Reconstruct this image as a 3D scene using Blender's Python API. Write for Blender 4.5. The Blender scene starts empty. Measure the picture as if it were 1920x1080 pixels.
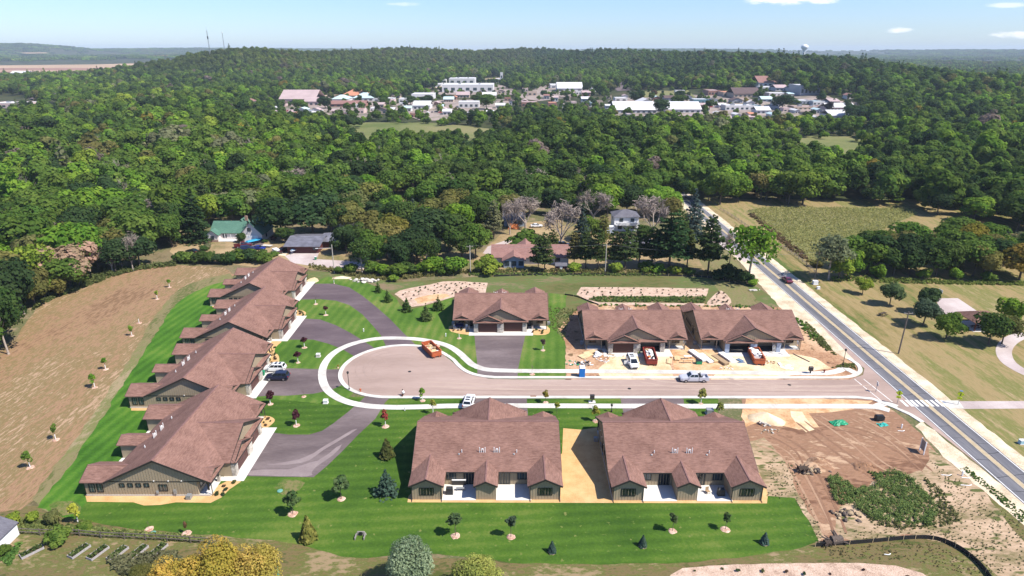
import bpy, math, random
import numpy as np
from mathutils import Vector, Matrix

# ------------------------------------------------------------------ camera, light, exposure
H, FPX, PITCH = 64.0, 1210.0, math.atan(445.0/1210.0)      # eye height, focal length in photo pixels, downward tilt
sc = bpy.context.scene
COL = sc.collection
cam_d = bpy.data.cameras.new('camera'); cam = bpy.data.objects.new('camera', cam_d); COL.objects.link(cam)
cam.location = (0, 0, H); cam.rotation_euler = (math.pi/2-PITCH, 0, 0)
cam_d.sensor_width = 36.0; cam_d.lens = FPX/1920*36.0; cam_d.clip_start = 1.0; cam_d.clip_end = 60000.0
sc.camera = cam
SUN_EL = math.radians(52.0); SUN_TO = Vector((0.91, -0.41, 0)).normalized()      # ground direction towards the sun
sun_d = bpy.data.lights.new('sun', 'SUN'); sun_d.energy = 5.0; sun_d.angle = math.radians(0.53); sun_d.color = (1.0, 0.95, 0.87)
sun = bpy.data.objects.new('sun', sun_d); COL.objects.link(sun)
sv = Vector((SUN_TO.x*math.cos(SUN_EL), SUN_TO.y*math.cos(SUN_EL), math.sin(SUN_EL)))
sun.rotation_euler = sv.to_track_quat('Z', 'Y').to_euler(); sun.location = (40, -40, 160)
W = bpy.data.worlds.new('World'); sc.world = W; W.use_nodes = True
wn, wl = W.node_tree.nodes, W.node_tree.links
wn.clear()
sky = wn.new('ShaderNodeTexSky'); sky.sky_type = 'NISHITA'; sky.sun_disc = False
sky.sun_elevation = SUN_EL; sky.sun_rotation = math.atan2(SUN_TO.x, SUN_TO.y)
sky.altitude = 0; sky.air_density = 1.0; sky.dust_density = 0.3; sky.ozone_density = 2.0
bg = wn.new('ShaderNodeBackground'); wo = wn.new('ShaderNodeOutputWorld')
bg.inputs['Strength'].default_value = 0.13
# a few small fair-weather clouds, placed by direction (east / height over forward), edges broken by noise
wt = wn.new('ShaderNodeTexCoord'); ws = wn.new('ShaderNodeSeparateXYZ'); wl.new(wt.outputs['Generated'], ws.inputs[0])
def wmath(op, a, b=None, c=None):
    q = wn.new('ShaderNodeMath'); q.operation = op
    for k, v in enumerate((a, b, c)):
        if v is None: continue
        if isinstance(v, (int, float)): q.inputs[k].default_value = v
        else: wl.new(v, q.inputs[k])
    return q.outputs[0]
ay = wmath('MAXIMUM', wmath('ABSOLUTE', ws.outputs['Y']), 0.05); cu, cv = wmath('DIVIDE', ws.outputs['X'], ay), wmath('DIVIDE', ws.outputs['Z'], ay)
wc = wn.new('ShaderNodeCombineXYZ'); wl.new(wmath('MULTIPLY', cu, 30.0), wc.inputs[0]); wl.new(wmath('MULTIPLY', cv, 90.0), wc.inputs[1])
wz = wn.new('ShaderNodeTexNoise'); wz.inputs['Scale'].default_value = 1.0; wz.inputs['Detail'].default_value = 8; wz.inputs['Roughness'].default_value = 0.6; wl.new(wc.outputs[0], wz.inputs['Vector'])
mask = None
for u0, v0, du, dv, amt in ((.394, .068, .075, .0085, 1.0), (.557, .0275, .022, .0042, .75), (.722, .021, .035, .0062, .9), (.705, .0606, .04, .004, .5), (-.62, .115, .12, .012, .9), (.1, .15, .2, .016, .9), (-.15, .062, .03, .003, .35), (1.3, .12, .3, .02, .9), (-1.4, .16, .3, .02, .9)):
    a = wmath('DIVIDE', wmath('SUBTRACT', cu, u0), du); b = wmath('DIVIDE', wmath('SUBTRACT', cv, v0), dv)
    d = wmath('SUBTRACT', 1.0, wmath('ADD', wmath('MULTIPLY', a, a), wmath('MULTIPLY', b, b)))
    d = wmath('ADD', d, wmath('MULTIPLY', wmath('SUBTRACT', wz.outputs['Fac'], 0.55), 3.2)); q = wn.new('ShaderNodeMapRange'); q.inputs[1].default_value = -.25; q.inputs[2].default_value = 1.0; q.inputs[4].default_value = amt; q.interpolation_type = 'SMOOTHSTEP'; wl.new(d, q.inputs[0])
    mask = q.outputs[0] if mask is None else wmath('MAXIMUM', mask, q.outputs[0])
wx = wn.new('ShaderNodeMix'); wx.data_type = 'RGBA'
tint = wn.new('ShaderNodeMix'); tint.data_type = 'RGBA'; tint.blend_type = 'MULTIPLY'; tint.inputs[0].default_value = 1.0
tint.inputs[7].default_value = (0.53, 0.645, 0.90, 1)
wl.new(mask, wx.inputs[0])
wl.new(sky.outputs['Color'], tint.inputs[6]); wl.new(tint.outputs[2], wx.inputs[6]); wx.inputs[7].default_value = (6.6, 6.5, 6.5, 1)
wl.new(wx.outputs[2], bg.inputs['Color']); wl.new(bg.outputs['Background'], wo.inputs['Surface'])
vs = sc.view_settings
vs.view_transform = 'Standard'; vs.look = 'None'; vs.exposure = 0.66; vs.gamma = 1.0; vs.use_curve_mapping = False
cy = sc.cycles
cy.max_bounces = 5; cy.diffuse_bounces = 2; cy.glossy_bounces = 2; cy.transmission_bounces = 3; cy.transparent_max_bounces = 6; cy.volume_bounces = 0
cy.use_denoising = True; cy.caustics_reflective = False; cy.caustics_refractive = False

# ------------------------------------------------------------------ helpers
PI = math.pi
R = math.radians
SP, CP = math.sin(PITCH), math.cos(PITCH)
def K(px, py, z=0.0):
    """the point at height z that photo pixel (px, py) shows"""
    X, Y = (px-960.0)/FPX, (py-540.0)/FPX
    t = (H-z)/(SP+Y*CP)
    return (X*t, (CP-Y*SP)*t)
def to_px(x, y, z=0.0):
    d = y*CP+(H-z)*SP
    return 960+FPX*x/d, 540+FPX*((H-z)*CP-y*SP)/d
def lin(c):
    return tuple(((v/255.0)/12.92 if v/255.0 <= 0.04045 else ((v/255.0+0.055)/1.055)**2.4) for v in c)
rng = random.Random(7)

class MB:
    """collects faces for one mesh"""
    def __init__(s): s.v = []; s.f = []; s.m = []
    def face(s, pts, m=0):
        i = len(s.v); s.v.extend([tuple(p) for p in pts]); s.f.append(tuple(range(i, i+len(pts)))); s.m.append(m); return s
    def hull(s, lo, hi, m=0, cap=True):
        """loft between two rings of equal length, lower first"""
        n = len(lo); i = len(s.v); s.v.extend([tuple(p) for p in lo]); s.v.extend([tuple(p) for p in hi])
        for k in range(n):
            a, b = k, (k+1) % n
            s.f.append((i+a, i+b, i+n+b, i+n+a)); s.m.append(m)
        if cap:
            s.f.append(tuple(i+n+k for k in range(n))); s.m.append(m)
            s.f.append(tuple(i+n-1-k for k in range(n))); s.m.append(m)
        return s
    def box(s, x, y, z, sx, sy, sz, rz=0.0, m=0, tilt=None):
        """box centred on x, y with its bottom at z"""
        c, q = math.cos(rz), math.sin(rz)
        def P(a, b, h):
            return (x+a*c-b*q, y+a*q+b*c, z+h)
        hx, hy = sx/2, sy/2
        lo = [P(-hx, -hy, 0), P(hx, -hy, 0), P(hx, hy, 0), P(-hx, hy, 0)]
        hi = [P(-hx, -hy, sz), P(hx, -hy, sz), P(hx, hy, sz), P(-hx, hy, sz)]
        return s.hull(lo, hi, m)
    def prism(s, poly, z0, z1, m=0):
        return s.hull([(p[0], p[1], z0) for p in poly], [(p[0], p[1], z1) for p in poly], m)
    def bar(s, p, q, r, n=6, r2=None, m=0):
        p, q = Vector(p), Vector(q); d = q-p
        if d.length < 1e-6: return s
        d.normalize(); u = d.orthogonal().normalized(); w = d.cross(u)
        r2 = r if r2 is None else r2
        lo = [p+(u*math.cos(2*PI*k/n)+w*math.sin(2*PI*k/n))*r for k in range(n)]
        hi = [q+(u*math.cos(2*PI*k/n)+w*math.sin(2*PI*k/n))*r2 for k in range(n)]
        return s.hull(lo, hi, m)
    def beam(s, p, q, w, h, m=0):
        """rectangular bar from p to q, width w sideways, height h (top edge on the line)"""
        p, q = Vector(p), Vector(q); d = (q-p).normalized(); side = d.cross(Vector((0, 0, 1)))
        side = side.normalized()*(w/2) if side.length > 1e-6 else Vector((w/2, 0, 0)); up = side.cross(d).normalized()*h
        lo = [p-side-up, p+side-up, p+side, p-side]; hi = [q-side-up, q+side-up, q+side, q-side]
        return s.hull(lo, hi, m)
    def lathe(s, prof, x=0, y=0, z=0, n=12, m=0):
        """prof: list of (radius, height)"""
        i = len(s.v)
        for r, h in prof:
            for k in range(n): s.v.append((x+r*math.cos(2*PI*k/n), y+r*math.sin(2*PI*k/n), z+h))
        for j in range(len(prof)-1):
            for k in range(n):
                a, b = i+j*n+k, i+j*n+(k+1) % n
                s.f.append((a, b, b+n, a+n)); s.m.append(m)
        s.f.append(tuple(i+(len(prof)-1)*n+k for k in range(n))); s.m.append(m)
        s.f.append(tuple(i+n-1-k for k in range(n))); s.m.append(m)
        return s
    def slab(s, quad, th, m=0):
        """a sloping sheet (corners counter-clockwise seen from above) given thickness th downwards"""
        hi = [tuple(p) for p in quad]; lo = [(p[0], p[1], p[2]-th) for p in hi]
        return s.hull(lo, hi, m)
    def mesh(s, name, mats):
        me = bpy.data.meshes.new(name); me.from_pydata(s.v, [], s.f)
        for m in mats: me.materials.append(m)
        if len(mats) > 1: me.polygons.foreach_set('material_index', s.m)
        me.update(); return me
    def build(s, name, mats, parent=None, smooth=False):
        if not isinstance(mats, (list, tuple)): mats = [mats]
        me = s.mesh(name, mats)
        if smooth: me.polygons.foreach_set('use_smooth', [True]*len(me.polygons))
        return put(name, me, parent)

def put(name, data, parent=None, loc=None, rz=0.0):
    o = bpy.data.objects.new(name, data); COL.objects.link(o)
    if parent is not None: o.parent = parent
    if loc is not None: o.location = loc if len(loc) == 3 else (loc[0], loc[1], 0.0)
    if rz: o.rotation_euler = (0, 0, rz)
    return o
def tag(o, label=None, cat=None, group=None, kind=None):
    if label: o['label'] = label
    if cat: o['category'] = cat
    if group: o['group'] = group
    if kind: o['kind'] = kind
    return o
def thing(name, label, cat, loc=(0, 0, 0), rz=0.0, group=None):
    o = put(name, None, None, loc, rz); o.empty_display_size = 0.3
    return tag(o, label, cat, group)
def struct(o): o['kind'] = 'structure'; return o
def stuff(o): o['kind'] = 'stuff'; return o
KIDS = {}
def copy_tree(o, parent=None, loc=None, rz=None, label=None):
    if not KIDS: pass
    c = o.copy(); COL.objects.link(c)
    if parent is not None: c.parent = parent
    if loc is not None: c.location = loc if len(loc) == 3 else (loc[0], loc[1], 0.0)
    if rz is not None: c.rotation_euler = (0, 0, rz)
    if label: c['label'] = label
    for ch in list(o.children): copy_tree(ch, c)
    return c

# ------------------------------------------------------------------ materials
def base_mat(name):
    m = bpy.data.materials.new(name); m.use_nodes = True
    return m, m.node_tree.nodes, m.node_tree.links, m.node_tree.nodes['Principled BSDF']
def plain(name, col, rough=0.7, metal=0.0, spec=0.4, var=0.12, scale=6.0, coat=0.0):
    """one colour with slight uneven wear"""
    m, n, l, b = base_mat(name)
    b.inputs['Roughness'].default_value = rough; b.inputs['Metallic'].default_value = metal
    b.inputs['Specular IOR Level'].default_value = spec; b.inputs['Coat Weight'].default_value = coat
    tc = n.new('ShaderNodeTexCoord'); nz = n.new('ShaderNodeTexNoise'); nz.inputs['Scale'].default_value = scale; nz.inputs['Detail'].default_value = 5
    rp = n.new('ShaderNodeValToRGB'); e = rp.color_ramp.elements
    e[0].position = 0.3; e[1].position = 0.7
    e[0].color = tuple(v*(1-var) for v in col)+(1,); e[1].color = tuple(min(1, v*(1+var)) for v in col)+(1,)
    l.new(tc.outputs['Object'], nz.inputs['Vector']); l.new(nz.outputs['Fac'], rp.inputs['Fac']); l.new(rp.outputs['Color'], b.inputs['Base Color'])
    return m
def ground_mat(name, cols, scale=0.08, fine=2.0, fine_amt=0.35, rough=0.95, stretch=(1, 1, 1), rot=0.0, bump=0.3, stripes=None, detail=9, contrast=(0.36, 0.64), speck=None):
    """blotchy ground: ramp over a broad noise plus a fine one, in world coordinates; stripes = (direction angle, width m, strength)"""
    m, n, l, b = base_mat(name)
    b.inputs['Roughness'].default_value = rough; b.inputs['Specular IOR Level'].default_value = 0.15
    g = n.new('ShaderNodeNewGeometry'); mp = n.new('ShaderNodeMapping')
    mp.inputs['Scale'].default_value = stretch; mp.inputs['Rotation'].default_value = (0, 0, rot)
    l.new(g.outputs['Position'], mp.inputs['Vector'])
    n1 = n.new('ShaderNodeTexNoise'); n1.inputs['Scale'].default_value = scale; n1.inputs['Detail'].default_value = detail; n1.inputs['Roughness'].default_value = 0.62
    n2 = n.new('ShaderNodeTexNoise'); n2.inputs['Scale'].default_value = fine; n2.inputs['Detail'].default_value = 4; n2.inputs['Roughness'].default_value = 0.7
    l.new(mp.outputs['Vector'], n1.inputs['Vector']); l.new(mp.outputs['Vector'], n2.inputs['Vector'])
    a = n.new('ShaderNodeMath'); a.operation = 'MULTIPLY_ADD'; a.inputs[1].default_value = fine_amt; 
    s0 = n.new('ShaderNodeMath'); s0.operation = 'SUBTRACT'; s0.inputs[1].default_value = 0.5
    l.new(n2.outputs['Fac'], s0.inputs[0]); l.new(s0.outputs[0], a.inputs[0]); l.new(n1.outputs['Fac'], a.inputs[2])
    val = a.outputs[0]
    if stripes:
        ang, wd, st = stripes
        sx = n.new('ShaderNodeSeparateXYZ'); m2 = n.new('ShaderNodeMapping'); m2.inputs['Rotation'].default_value = (0, 0, -ang)
        l.new(g.outputs['Position'], m2.inputs['Vector']); l.new(m2.outputs['Vector'], sx.inputs['Vector'])
        wob = n.new('ShaderNodeMath'); wob.operation = 'MULTIPLY_ADD'; wob.inputs[1].default_value = wd*0.9; l.new(n1.outputs['Fac'], wob.inputs[0]); l.new(sx.outputs['Y'], wob.inputs[2])
        f = n.new('ShaderNodeMath'); f.operation = 'MULTIPLY'; f.inputs[1].default_value = PI/wd; l.new(wob.outputs[0], f.inputs[0])
        sn = n.new('ShaderNodeMath'); sn.operation = 'SINE'; l.new(f.outputs[0], sn.inputs[0])
        ad = n.new('ShaderNodeMath'); ad.operation = 'MULTIPLY_ADD'; ad.inputs[1].default_value = st; l.new(sn.outputs[0], ad.inputs[0]); l.new(val, ad.inputs[2]); val = ad.outputs[0]
    rp = n.new('ShaderNodeValToRGB'); e = rp.color_ramp.elements
    lo, hi = contrast
    for k in range(len(cols)-2): e.new(0.5)
    for k, c in enumerate(cols):
        e[k].position = lo+(hi-lo)*k/(len(cols)-1); e[k].color = tuple(c)+(1,)
    l.new(val, rp.inputs['Fac']); col = rp.outputs['Color']
    if speck:
        c2, sscale, thr = speck
        vz = n.new('ShaderNodeTexNoise'); vz.inputs['Scale'].default_value = sscale; vz.inputs['Detail'].default_value = 3; l.new(mp.outputs['Vector'], vz.inputs['Vector'])
        r2 = n.new('ShaderNodeValToRGB'); r2.color_ramp.elements[0].position = thr; r2.color_ramp.elements[1].position = thr+0.07
        l.new(vz.outputs['Fac'], r2.inputs['Fac'])
        mx = n.new('ShaderNodeMix'); mx.data_type = 'RGBA'; l.new(r2.outputs['Color'], mx.inputs[0]); l.new(col, mx.inputs[6]); mx.inputs[7].default_value = tuple(c2)+(1,)
        col = mx.outputs[2]
    l.new(col, b.inputs['Base Color'])
    if bump:
        bp = n.new('ShaderNodeBump'); bp.inputs['Strength'].default_value = bump; bp.inputs['Distance'].default_value = 0.15
        l.new(n2.outputs['Fac'], bp.inputs['Height']); l.new(bp.outputs['Normal'], b.inputs['Normal'])
    return m
def roof_mat(name, c1, c2, axis='x'):
    """laminated shingles: courses with staggered tabs, blotched"""
    m, n, l, b = base_mat(name)
    b.inputs['Roughness'].default_value = 0.9; b.inputs['Specular IOR Level'].default_value = 0.2
    tc = n.new('ShaderNodeTexCoord'); mp = n.new('ShaderNodeMapping'); mp.inputs['Scale'].default_value = (0.8, 3.4, 1.0) if axis == 'x' else (3.4, 0.8, 1.0)
    l.new(tc.outputs['Object'], mp.inputs['Vector'])
    n1 = n.new('ShaderNodeTexNoise'); n1.inputs['Scale'].default_value = 1.5; n1.inputs['Detail'].default_value = 6; n1.inputs['Roughness'].default_value = 0.8
    l.new(mp.outputs['Vector'], n1.inputs['Vector'])
    n2 = n.new('ShaderNodeTexNoise'); n2.inputs['Scale'].default_value = 0.35; n2.inputs['Detail'].default_value = 3; l.new(tc.outputs['Object'], n2.inputs['Vector'])
    ad = n.new('ShaderNodeMath'); ad.operation = 'MULTIPLY_ADD'; ad.inputs[1].default_value = 0.35; l.new(n2.outputs['Fac'], ad.inputs[0]); l.new(n1.outputs['Fac'], ad.inputs[2])
    rp = n.new('ShaderNodeValToRGB'); e = rp.color_ramp.elements; e[0].position = 0.50; e[1].position = 0.84
    e[0].color = tuple(c1)+(1,); e[1].color = tuple(c2)+(1,)
    l.new(ad.outputs[0], rp.inputs['Fac']); l.new(rp.outputs['Color'], b.inputs['Base Color'])
    bp = n.new('ShaderNodeBump'); bp.inputs['Strength'].default_value = 0.35; bp.inputs['Distance'].default_value = 0.05
    l.new(n1.outputs['Fac'], bp.inputs['Height']); l.new(bp.outputs['Normal'], b.inputs['Normal'])
    return m
def leaf_mat(name='foliage', trans=0.25):
    """leaves: colour comes from the tree's own tint, each leaf clump a little different"""
    m = bpy.data.materials.new(name); m.use_nodes = True; n, l = m.node_tree.nodes, m.node_tree.links; n.clear()
    out = n.new('ShaderNodeOutputMaterial'); d = n.new('ShaderNodeBsdfDiffuse'); t = n.new('ShaderNodeBsdfTranslucent'); mx = n.new('ShaderNodeMixShader'); mx.inputs[0].default_value = trans
    at = n.new('ShaderNodeAttribute'); at.attribute_type = 'INSTANCER'; at.attribute_name = 'tint'
    lv = n.new('ShaderNodeAttribute'); lv.attribute_name = 'leafvar'
    hs = n.new('ShaderNodeHueSaturation'); mr = n.new('ShaderNodeMapRange'); mr.inputs[3].default_value = 0.68; mr.inputs[4].default_value = 1.34
    mh = n.new('ShaderNodeMapRange'); mh.inputs[3].default_value = 0.525; mh.inputs[4].default_value = 0.475
    l.new(lv.outputs['Fac'], mr.inputs[0]); l.new(lv.outputs['Fac'], mh.inputs[0]); l.new(mr.outputs[0], hs.inputs['Value']); l.new(mh.outputs[0], hs.inputs['Hue'])
    l.new(at.outputs['Color'], hs.inputs['Color'])
    for s in (d, t): l.new(hs.outputs['Color'], s.inputs['Color'])
    l.new(d.outputs[0], mx.inputs[1]); l.new(t.outputs[0], mx.inputs[2]); l.new(mx.outputs[0], out.inputs['Surface'])
    return m
def glass_mat(name, col=(0.02, 0.03, 0.035)):
    m, n, l, b = base_mat(name); b.inputs['Base Color'].default_value = tuple(col)+(1,); b.inputs['Roughness'].default_value = 0.08; b.inputs['Specular IOR Level'].default_value = 0.7
    return m
# ------------------------------------------------------------------ ground materials
G = {}
G['ground'] = ground_mat('dry_ground', [(0.10, 0.085, 0.04), (0.20, 0.15, 0.085), (0.085, 0.10, 0.035), (0.24, 0.18, 0.11)], 0.05, 1.5, 0.4)
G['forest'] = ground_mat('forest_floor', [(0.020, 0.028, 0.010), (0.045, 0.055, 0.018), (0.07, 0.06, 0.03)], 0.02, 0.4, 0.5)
G['rough'] = ground_mat('rough_grass', [(0.075, 0.095, 0.025), (0.13, 0.115, 0.045), (0.09, 0.13, 0.035), (0.19, 0.14, 0.08)], 0.07, 1.2, 0.45, stretch=(0.45, 1, 1))
G['lawn_south'] = ground_mat('mown_lawn', [(0.030, 0.072, 0.008), (0.060, 0.120, 0.013), (0.130, 0.165, 0.032)], 0.05, 2.2, 0.42, stripes=(R(4), 1.05, 0.05), contrast=(0.33, 0.74), speck=((0.16, 0.17, 0.05), 1.1, 0.66))
G['lawn_west'] = ground_mat('watered_lawn', [(0.030, 0.090, 0.008), (0.060, 0.150, 0.014), (0.125, 0.19, 0.03)], 0.06, 2.2, 0.42, stripes=(R(84), 1.1, 0.07), contrast=(0.34, 0.74))
G['lawn_north'] = ground_mat('young_lawn', [(0.045, 0.102, 0.012), (0.080, 0.150, 0.020), (0.17, 0.185, 0.05)], 0.07, 2.2, 0.42, stripes=(R(86), 1.1, 0.05), contrast=(0.34, 0.72))
G['plough'] = ground_mat('tilled_soil', [(0.165, 0.098, 0.052), (0.295, 0.180, 0.104), (0.165, 0.125, 0.050), (0.36, 0.24, 0.15)], 0.05, 1.6, 0.6, stretch=(1.0, 0.22, 1), rot=R(6), bump=0.7, stripes=(R(84), 0.6, 0.016))
G['verge'] = ground_mat('worn_grass', [(0.09, 0.105, 0.03), (0.20, 0.16, 0.08), (0.14, 0.15, 0.05), (0.27, 0.21, 0.12)], 0.09, 1.5, 0.5, stretch=(1, 0.4, 1), rot=R(-20))
G['dirt'] = ground_mat('bare_dirt', [(0.26, 0.135, 0.075), (0.40, 0.235, 0.135), (0.52, 0.35, 0.22)], 0.09, 1.8, 0.5, bump=0.7, speck=((0.16, 0.10, 0.05), 0.5, 0.60))
G['lot'] = ground_mat('graded_soil', [(0.155, 0.080, 0.047), (0.29, 0.165, 0.100), (0.225, 0.125, 0.074), (0.43, 0.285, 0.18)], 0.09, 1.1, 0.6, stretch=(0.5, 1.4, 1), rot=R(38), bump=0.8, stripes=(R(-42), 1.3, 0.045), contrast=(0.34, 0.68))
G['tan'] = ground_mat('dry_tan_soil', [(0.18, 0.145, 0.07), (0.36, 0.255, 0.16), (0.46, 0.33, 0.22)], 0.16, 1.2, 0.6, bump=0.6, speck=((0.09, 0.10, 0.03), 0.55, 0.575), stretch=(0.6, 1.4, 1), rot=R(30))
G['sand'] = ground_mat('sand', [(0.50, 0.36, 0.20), (0.64, 0.49, 0.30), (0.72, 0.58, 0.40)], 0.2, 2.5, 0.4)
G['orange'] = ground_mat('orange_soil', [(0.40, 0.215, 0.10), (0.55, 0.34, 0.18), (0.62, 0.42, 0.25)], 0.3, 2.0, 0.5)
G['mulch'] = ground_mat('golden_mulch', [(0.43, 0.255, 0.105), (0.54, 0.34, 0.15), (0.60, 0.41, 0.20)], 0.5, 6.0, 0.7, contrast=(0.25, 0.75))
G['mulch_shade'] = G['mulch']
G['gravel'] = ground_mat('gravel', [(0.42, 0.33, 0.22), (0.58, 0.47, 0.33), (0.66, 0.56, 0.42)], 0.25, 4.0, 0.5)
G['rock'] = ground_mat('river_rock', [(0.28, 0.185, 0.135), (0.48, 0.34, 0.25), (0.60, 0.45, 0.35)], 0.6, 5.0, 0.9, contrast=(0.25, 0.7), bump=0.8)
G['asphalt'] = ground_mat('drive_asphalt', [(0.098, 0.074, 0.074), (0.135, 0.104, 0.102), (0.19, 0.15, 0.145)], 0.12, 3.0, 0.25, stretch=(0.35, 1.2, 1), rot=R(-25), bump=0.15)
G['asphalt_new'] = ground_mat('sealed_asphalt', [(0.090, 0.066, 0.073), (0.115, 0.086, 0.092), (0.15, 0.115, 0.12)], 0.12, 3.0, 0.25, stretch=(0.5, 1.2, 1), rot=R(25), bump=0.15)
G['street'] = ground_mat('street_asphalt', [(0.285, 0.205, 0.168), (0.345, 0.252, 0.21), (0.40, 0.30, 0.25)], 0.07, 2.0, 0.25, stretch=(0.3, 1.3, 1), bump=0.12)
G['road'] = ground_mat('road_asphalt', [(0.095, 0.094, 0.105), (0.135, 0.132, 0.142), (0.185, 0.18, 0.19)], 0.16, 2.0, 0.35, stretch=(1.8, 0.14, 1), bump=0.15)
G['concrete'] = ground_mat('pale_concrete', [(0.44, 0.41, 0.36), (0.56, 0.53, 0.47), (0.63, 0.60, 0.54)], 0.25, 3.0, 0.25, bump=0.1)
G['old_conc'] = ground_mat('old_concrete', [(0.36, 0.29, 0.27), (0.43, 0.355, 0.33), (0.50, 0.43, 0.40)], 0.12, 2.0, 0.3, bump=0.1)
G['park'] = ground_mat('summer_grass', [(0.080, 0.115, 0.024), (0.20, 0.158, 0.060), (0.28, 0.205, 0.098), (0.14, 0.148, 0.040), (0.33, 0.24, 0.13)], 0.045, 1.1, 0.35, stretch=(1.5, 0.30, 1), rot=R(8), stripes=(R(90), 1.7, 0.025), contrast=(0.33, 0.70))
G['yard'] = ground_mat('parched_yard', [(0.13, 0.125, 0.045), (0.28, 0.20, 0.105), (0.36, 0.265, 0.145)], 0.06, 0.9, 0.35)
G['wild'] = ground_mat('thatch', [(0.065, 0.078, 0.020), (0.155, 0.112, 0.052), (0.095, 0.108, 0.026), (0.25, 0.18, 0.10)], 0.12, 1.5, 0.6, stretch=(0.5, 1, 1))
G['meadow'] = ground_mat('meadow_grass', [(0.10, 0.125, 0.035), (0.16, 0.165, 0.06), (0.20, 0.18, 0.08)], 0.012, 0.3, 0.3)
G['crop'] = ground_mat('stubble', [(0.24, 0.125, 0.085), (0.30, 0.17, 0.12), (0.42, 0.30, 0.19)], 0.004, 0.1, 0.2, stretch=(0.12, 1.5, 1))
G['silt'] = ground_mat('washed_silt', [(0.21, 0.165, 0.16), (0.26, 0.21, 0.20)], 0.3, 3.0, 0.4)
G['white'] = ground_mat('road_paint', [(0.62, 0.60, 0.55), (0.76, 0.74, 0.70)], 0.8, 5.0, 0.6, bump=0)
G['yellow'] = ground_mat('yellow_paint', [(0.42, 0.30, 0.15), (0.55, 0.40, 0.18)], 0.8, 5.0, 0.6, bump=0)
G['faded'] = ground_mat('worn_lane_centre', [(0.30, 0.26, 0.20), (0.40, 0.34, 0.26)], 0.5, 4.0, 0.6, bump=0)
G['tar'] = ground_mat('tar', [(0.018, 0.018, 0.02), (0.035, 0.034, 0.036)], 0.8, 5.0, 0.6, bump=0)

# ------------------------------------------------------------------ terrain
def ridge(x, y, line, width, hts):
    """height of a ridge that follows a polyline with a height at each corner"""
    best = np.zeros_like(x)
    for (ax, ay), (bx, by), ha, hb, wa in zip(line[:-1], line[1:], hts[:-1], hts[1:], width):
        dx, dy = bx-ax, by-ay; L2 = dx*dx+dy*dy
        t = np.clip(((x-ax)*dx+(y-ay)*dy)/L2, 0, 1)
        d = np.hypot(x-ax-t*dx, y-ay-t*dy)
        best = np.maximum(best, (ha+(hb-ha)*t)*np.exp(-(d/wa)**2))
    return best
def az(px, dist):
    """point that lies dist metres away towards photo column px"""
    X = (px-960)/FPX; s = dist/math.hypot(X, 1.06); return (X*s, 1.06*s)
def terrain(x, y):
    x = np.asarray(x, float); y = np.asarray(y, float)
    h = ridge(x, y, [az(290, 1500), az(380, 1600), az(480, 1700), az(600, 1850), az(760, 2150), az(880, 2300), az(1000, 2500)], [110, 170, 250, 330, 330, 330], [1, 28, 54, 46, 60, 50, 60])
    h = np.maximum(h, ridge(x, y, [az(1000, 2300), az(1130, 2050), az(1300, 1700), az(1500, 1350), az(1700, 1080), az(1850, 900)], [260, 260, 230, 200, 160], [24, 55, 46, 40, 22, 2]))
    h = np.maximum(h, ridge(x, y, [az(330, 700), az(240, 1150), az(290, 1500)], [100, 100], [0, 0, 0]))
    far = np.clip((np.hypot(x, y)-3200)/3000, 0, 1)
    roll = 26+16*np.sin(x/900+1.3)+12*np.sin(y/1300+x/2100)+9*np.sin(x/430+y/700)
    h = np.maximum(h, far*np.clip(roll, 0, None))
    h = np.maximum(h, ridge(x, y, [az(-500, 8200), az(20, 7600), az(150, 7600)], [900, 700], [125, 112, 55]))
    h = np.maximum(h, ridge(x, y, [az(150, 8200), az(380, 8200), az(800, 9000)], [900, 900], [66, 78, 66]))
    h = np.maximum(h, ridge(x, y, [az(1000, 9000), az(1250, 8000), az(1500, 9500), az(1800, 9000), az(2300, 9000)], [1000, 900, 900, 900], [66, 70, 60, 62, 55]))
    return h
nA, rr = 300, np.concatenate([np.array([0.0, 30, 60, 90, 120, 160, 200, 260, 330, 400, 480]), np.geomspace(560, 14500, 120)])
ang = np.linspace(-PI, PI, nA, endpoint=False)
px_ = np.outer(rr[1:], np.sin(ang)).ravel(); py_ = np.outer(rr[1:], np.cos(ang)).ravel()
hz_ = terrain(px_, py_); hz_ = np.where(py_ < 300, hz_*np.clip((py_+600)/900, 0, 1), hz_)
verts = [(0, 0, 0)]+list(zip(px_.tolist(), py_.tolist(), hz_.tolist()))
faces = [(0, 1+(k+1) % nA, 1+k) for k in range(nA)]
for j in range(len(rr)-2):
    for k in range(nA):
        a, b = 1+j*nA+k, 1+j*nA+(k+1) % nA
        faces.append((a, b, b+nA, a+nA))
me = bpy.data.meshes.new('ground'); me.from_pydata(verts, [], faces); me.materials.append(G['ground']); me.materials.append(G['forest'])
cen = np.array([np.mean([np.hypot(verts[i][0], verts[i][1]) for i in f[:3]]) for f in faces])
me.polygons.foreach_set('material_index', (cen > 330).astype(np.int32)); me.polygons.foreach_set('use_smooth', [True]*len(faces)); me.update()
struct(put('ground', me))

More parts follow.
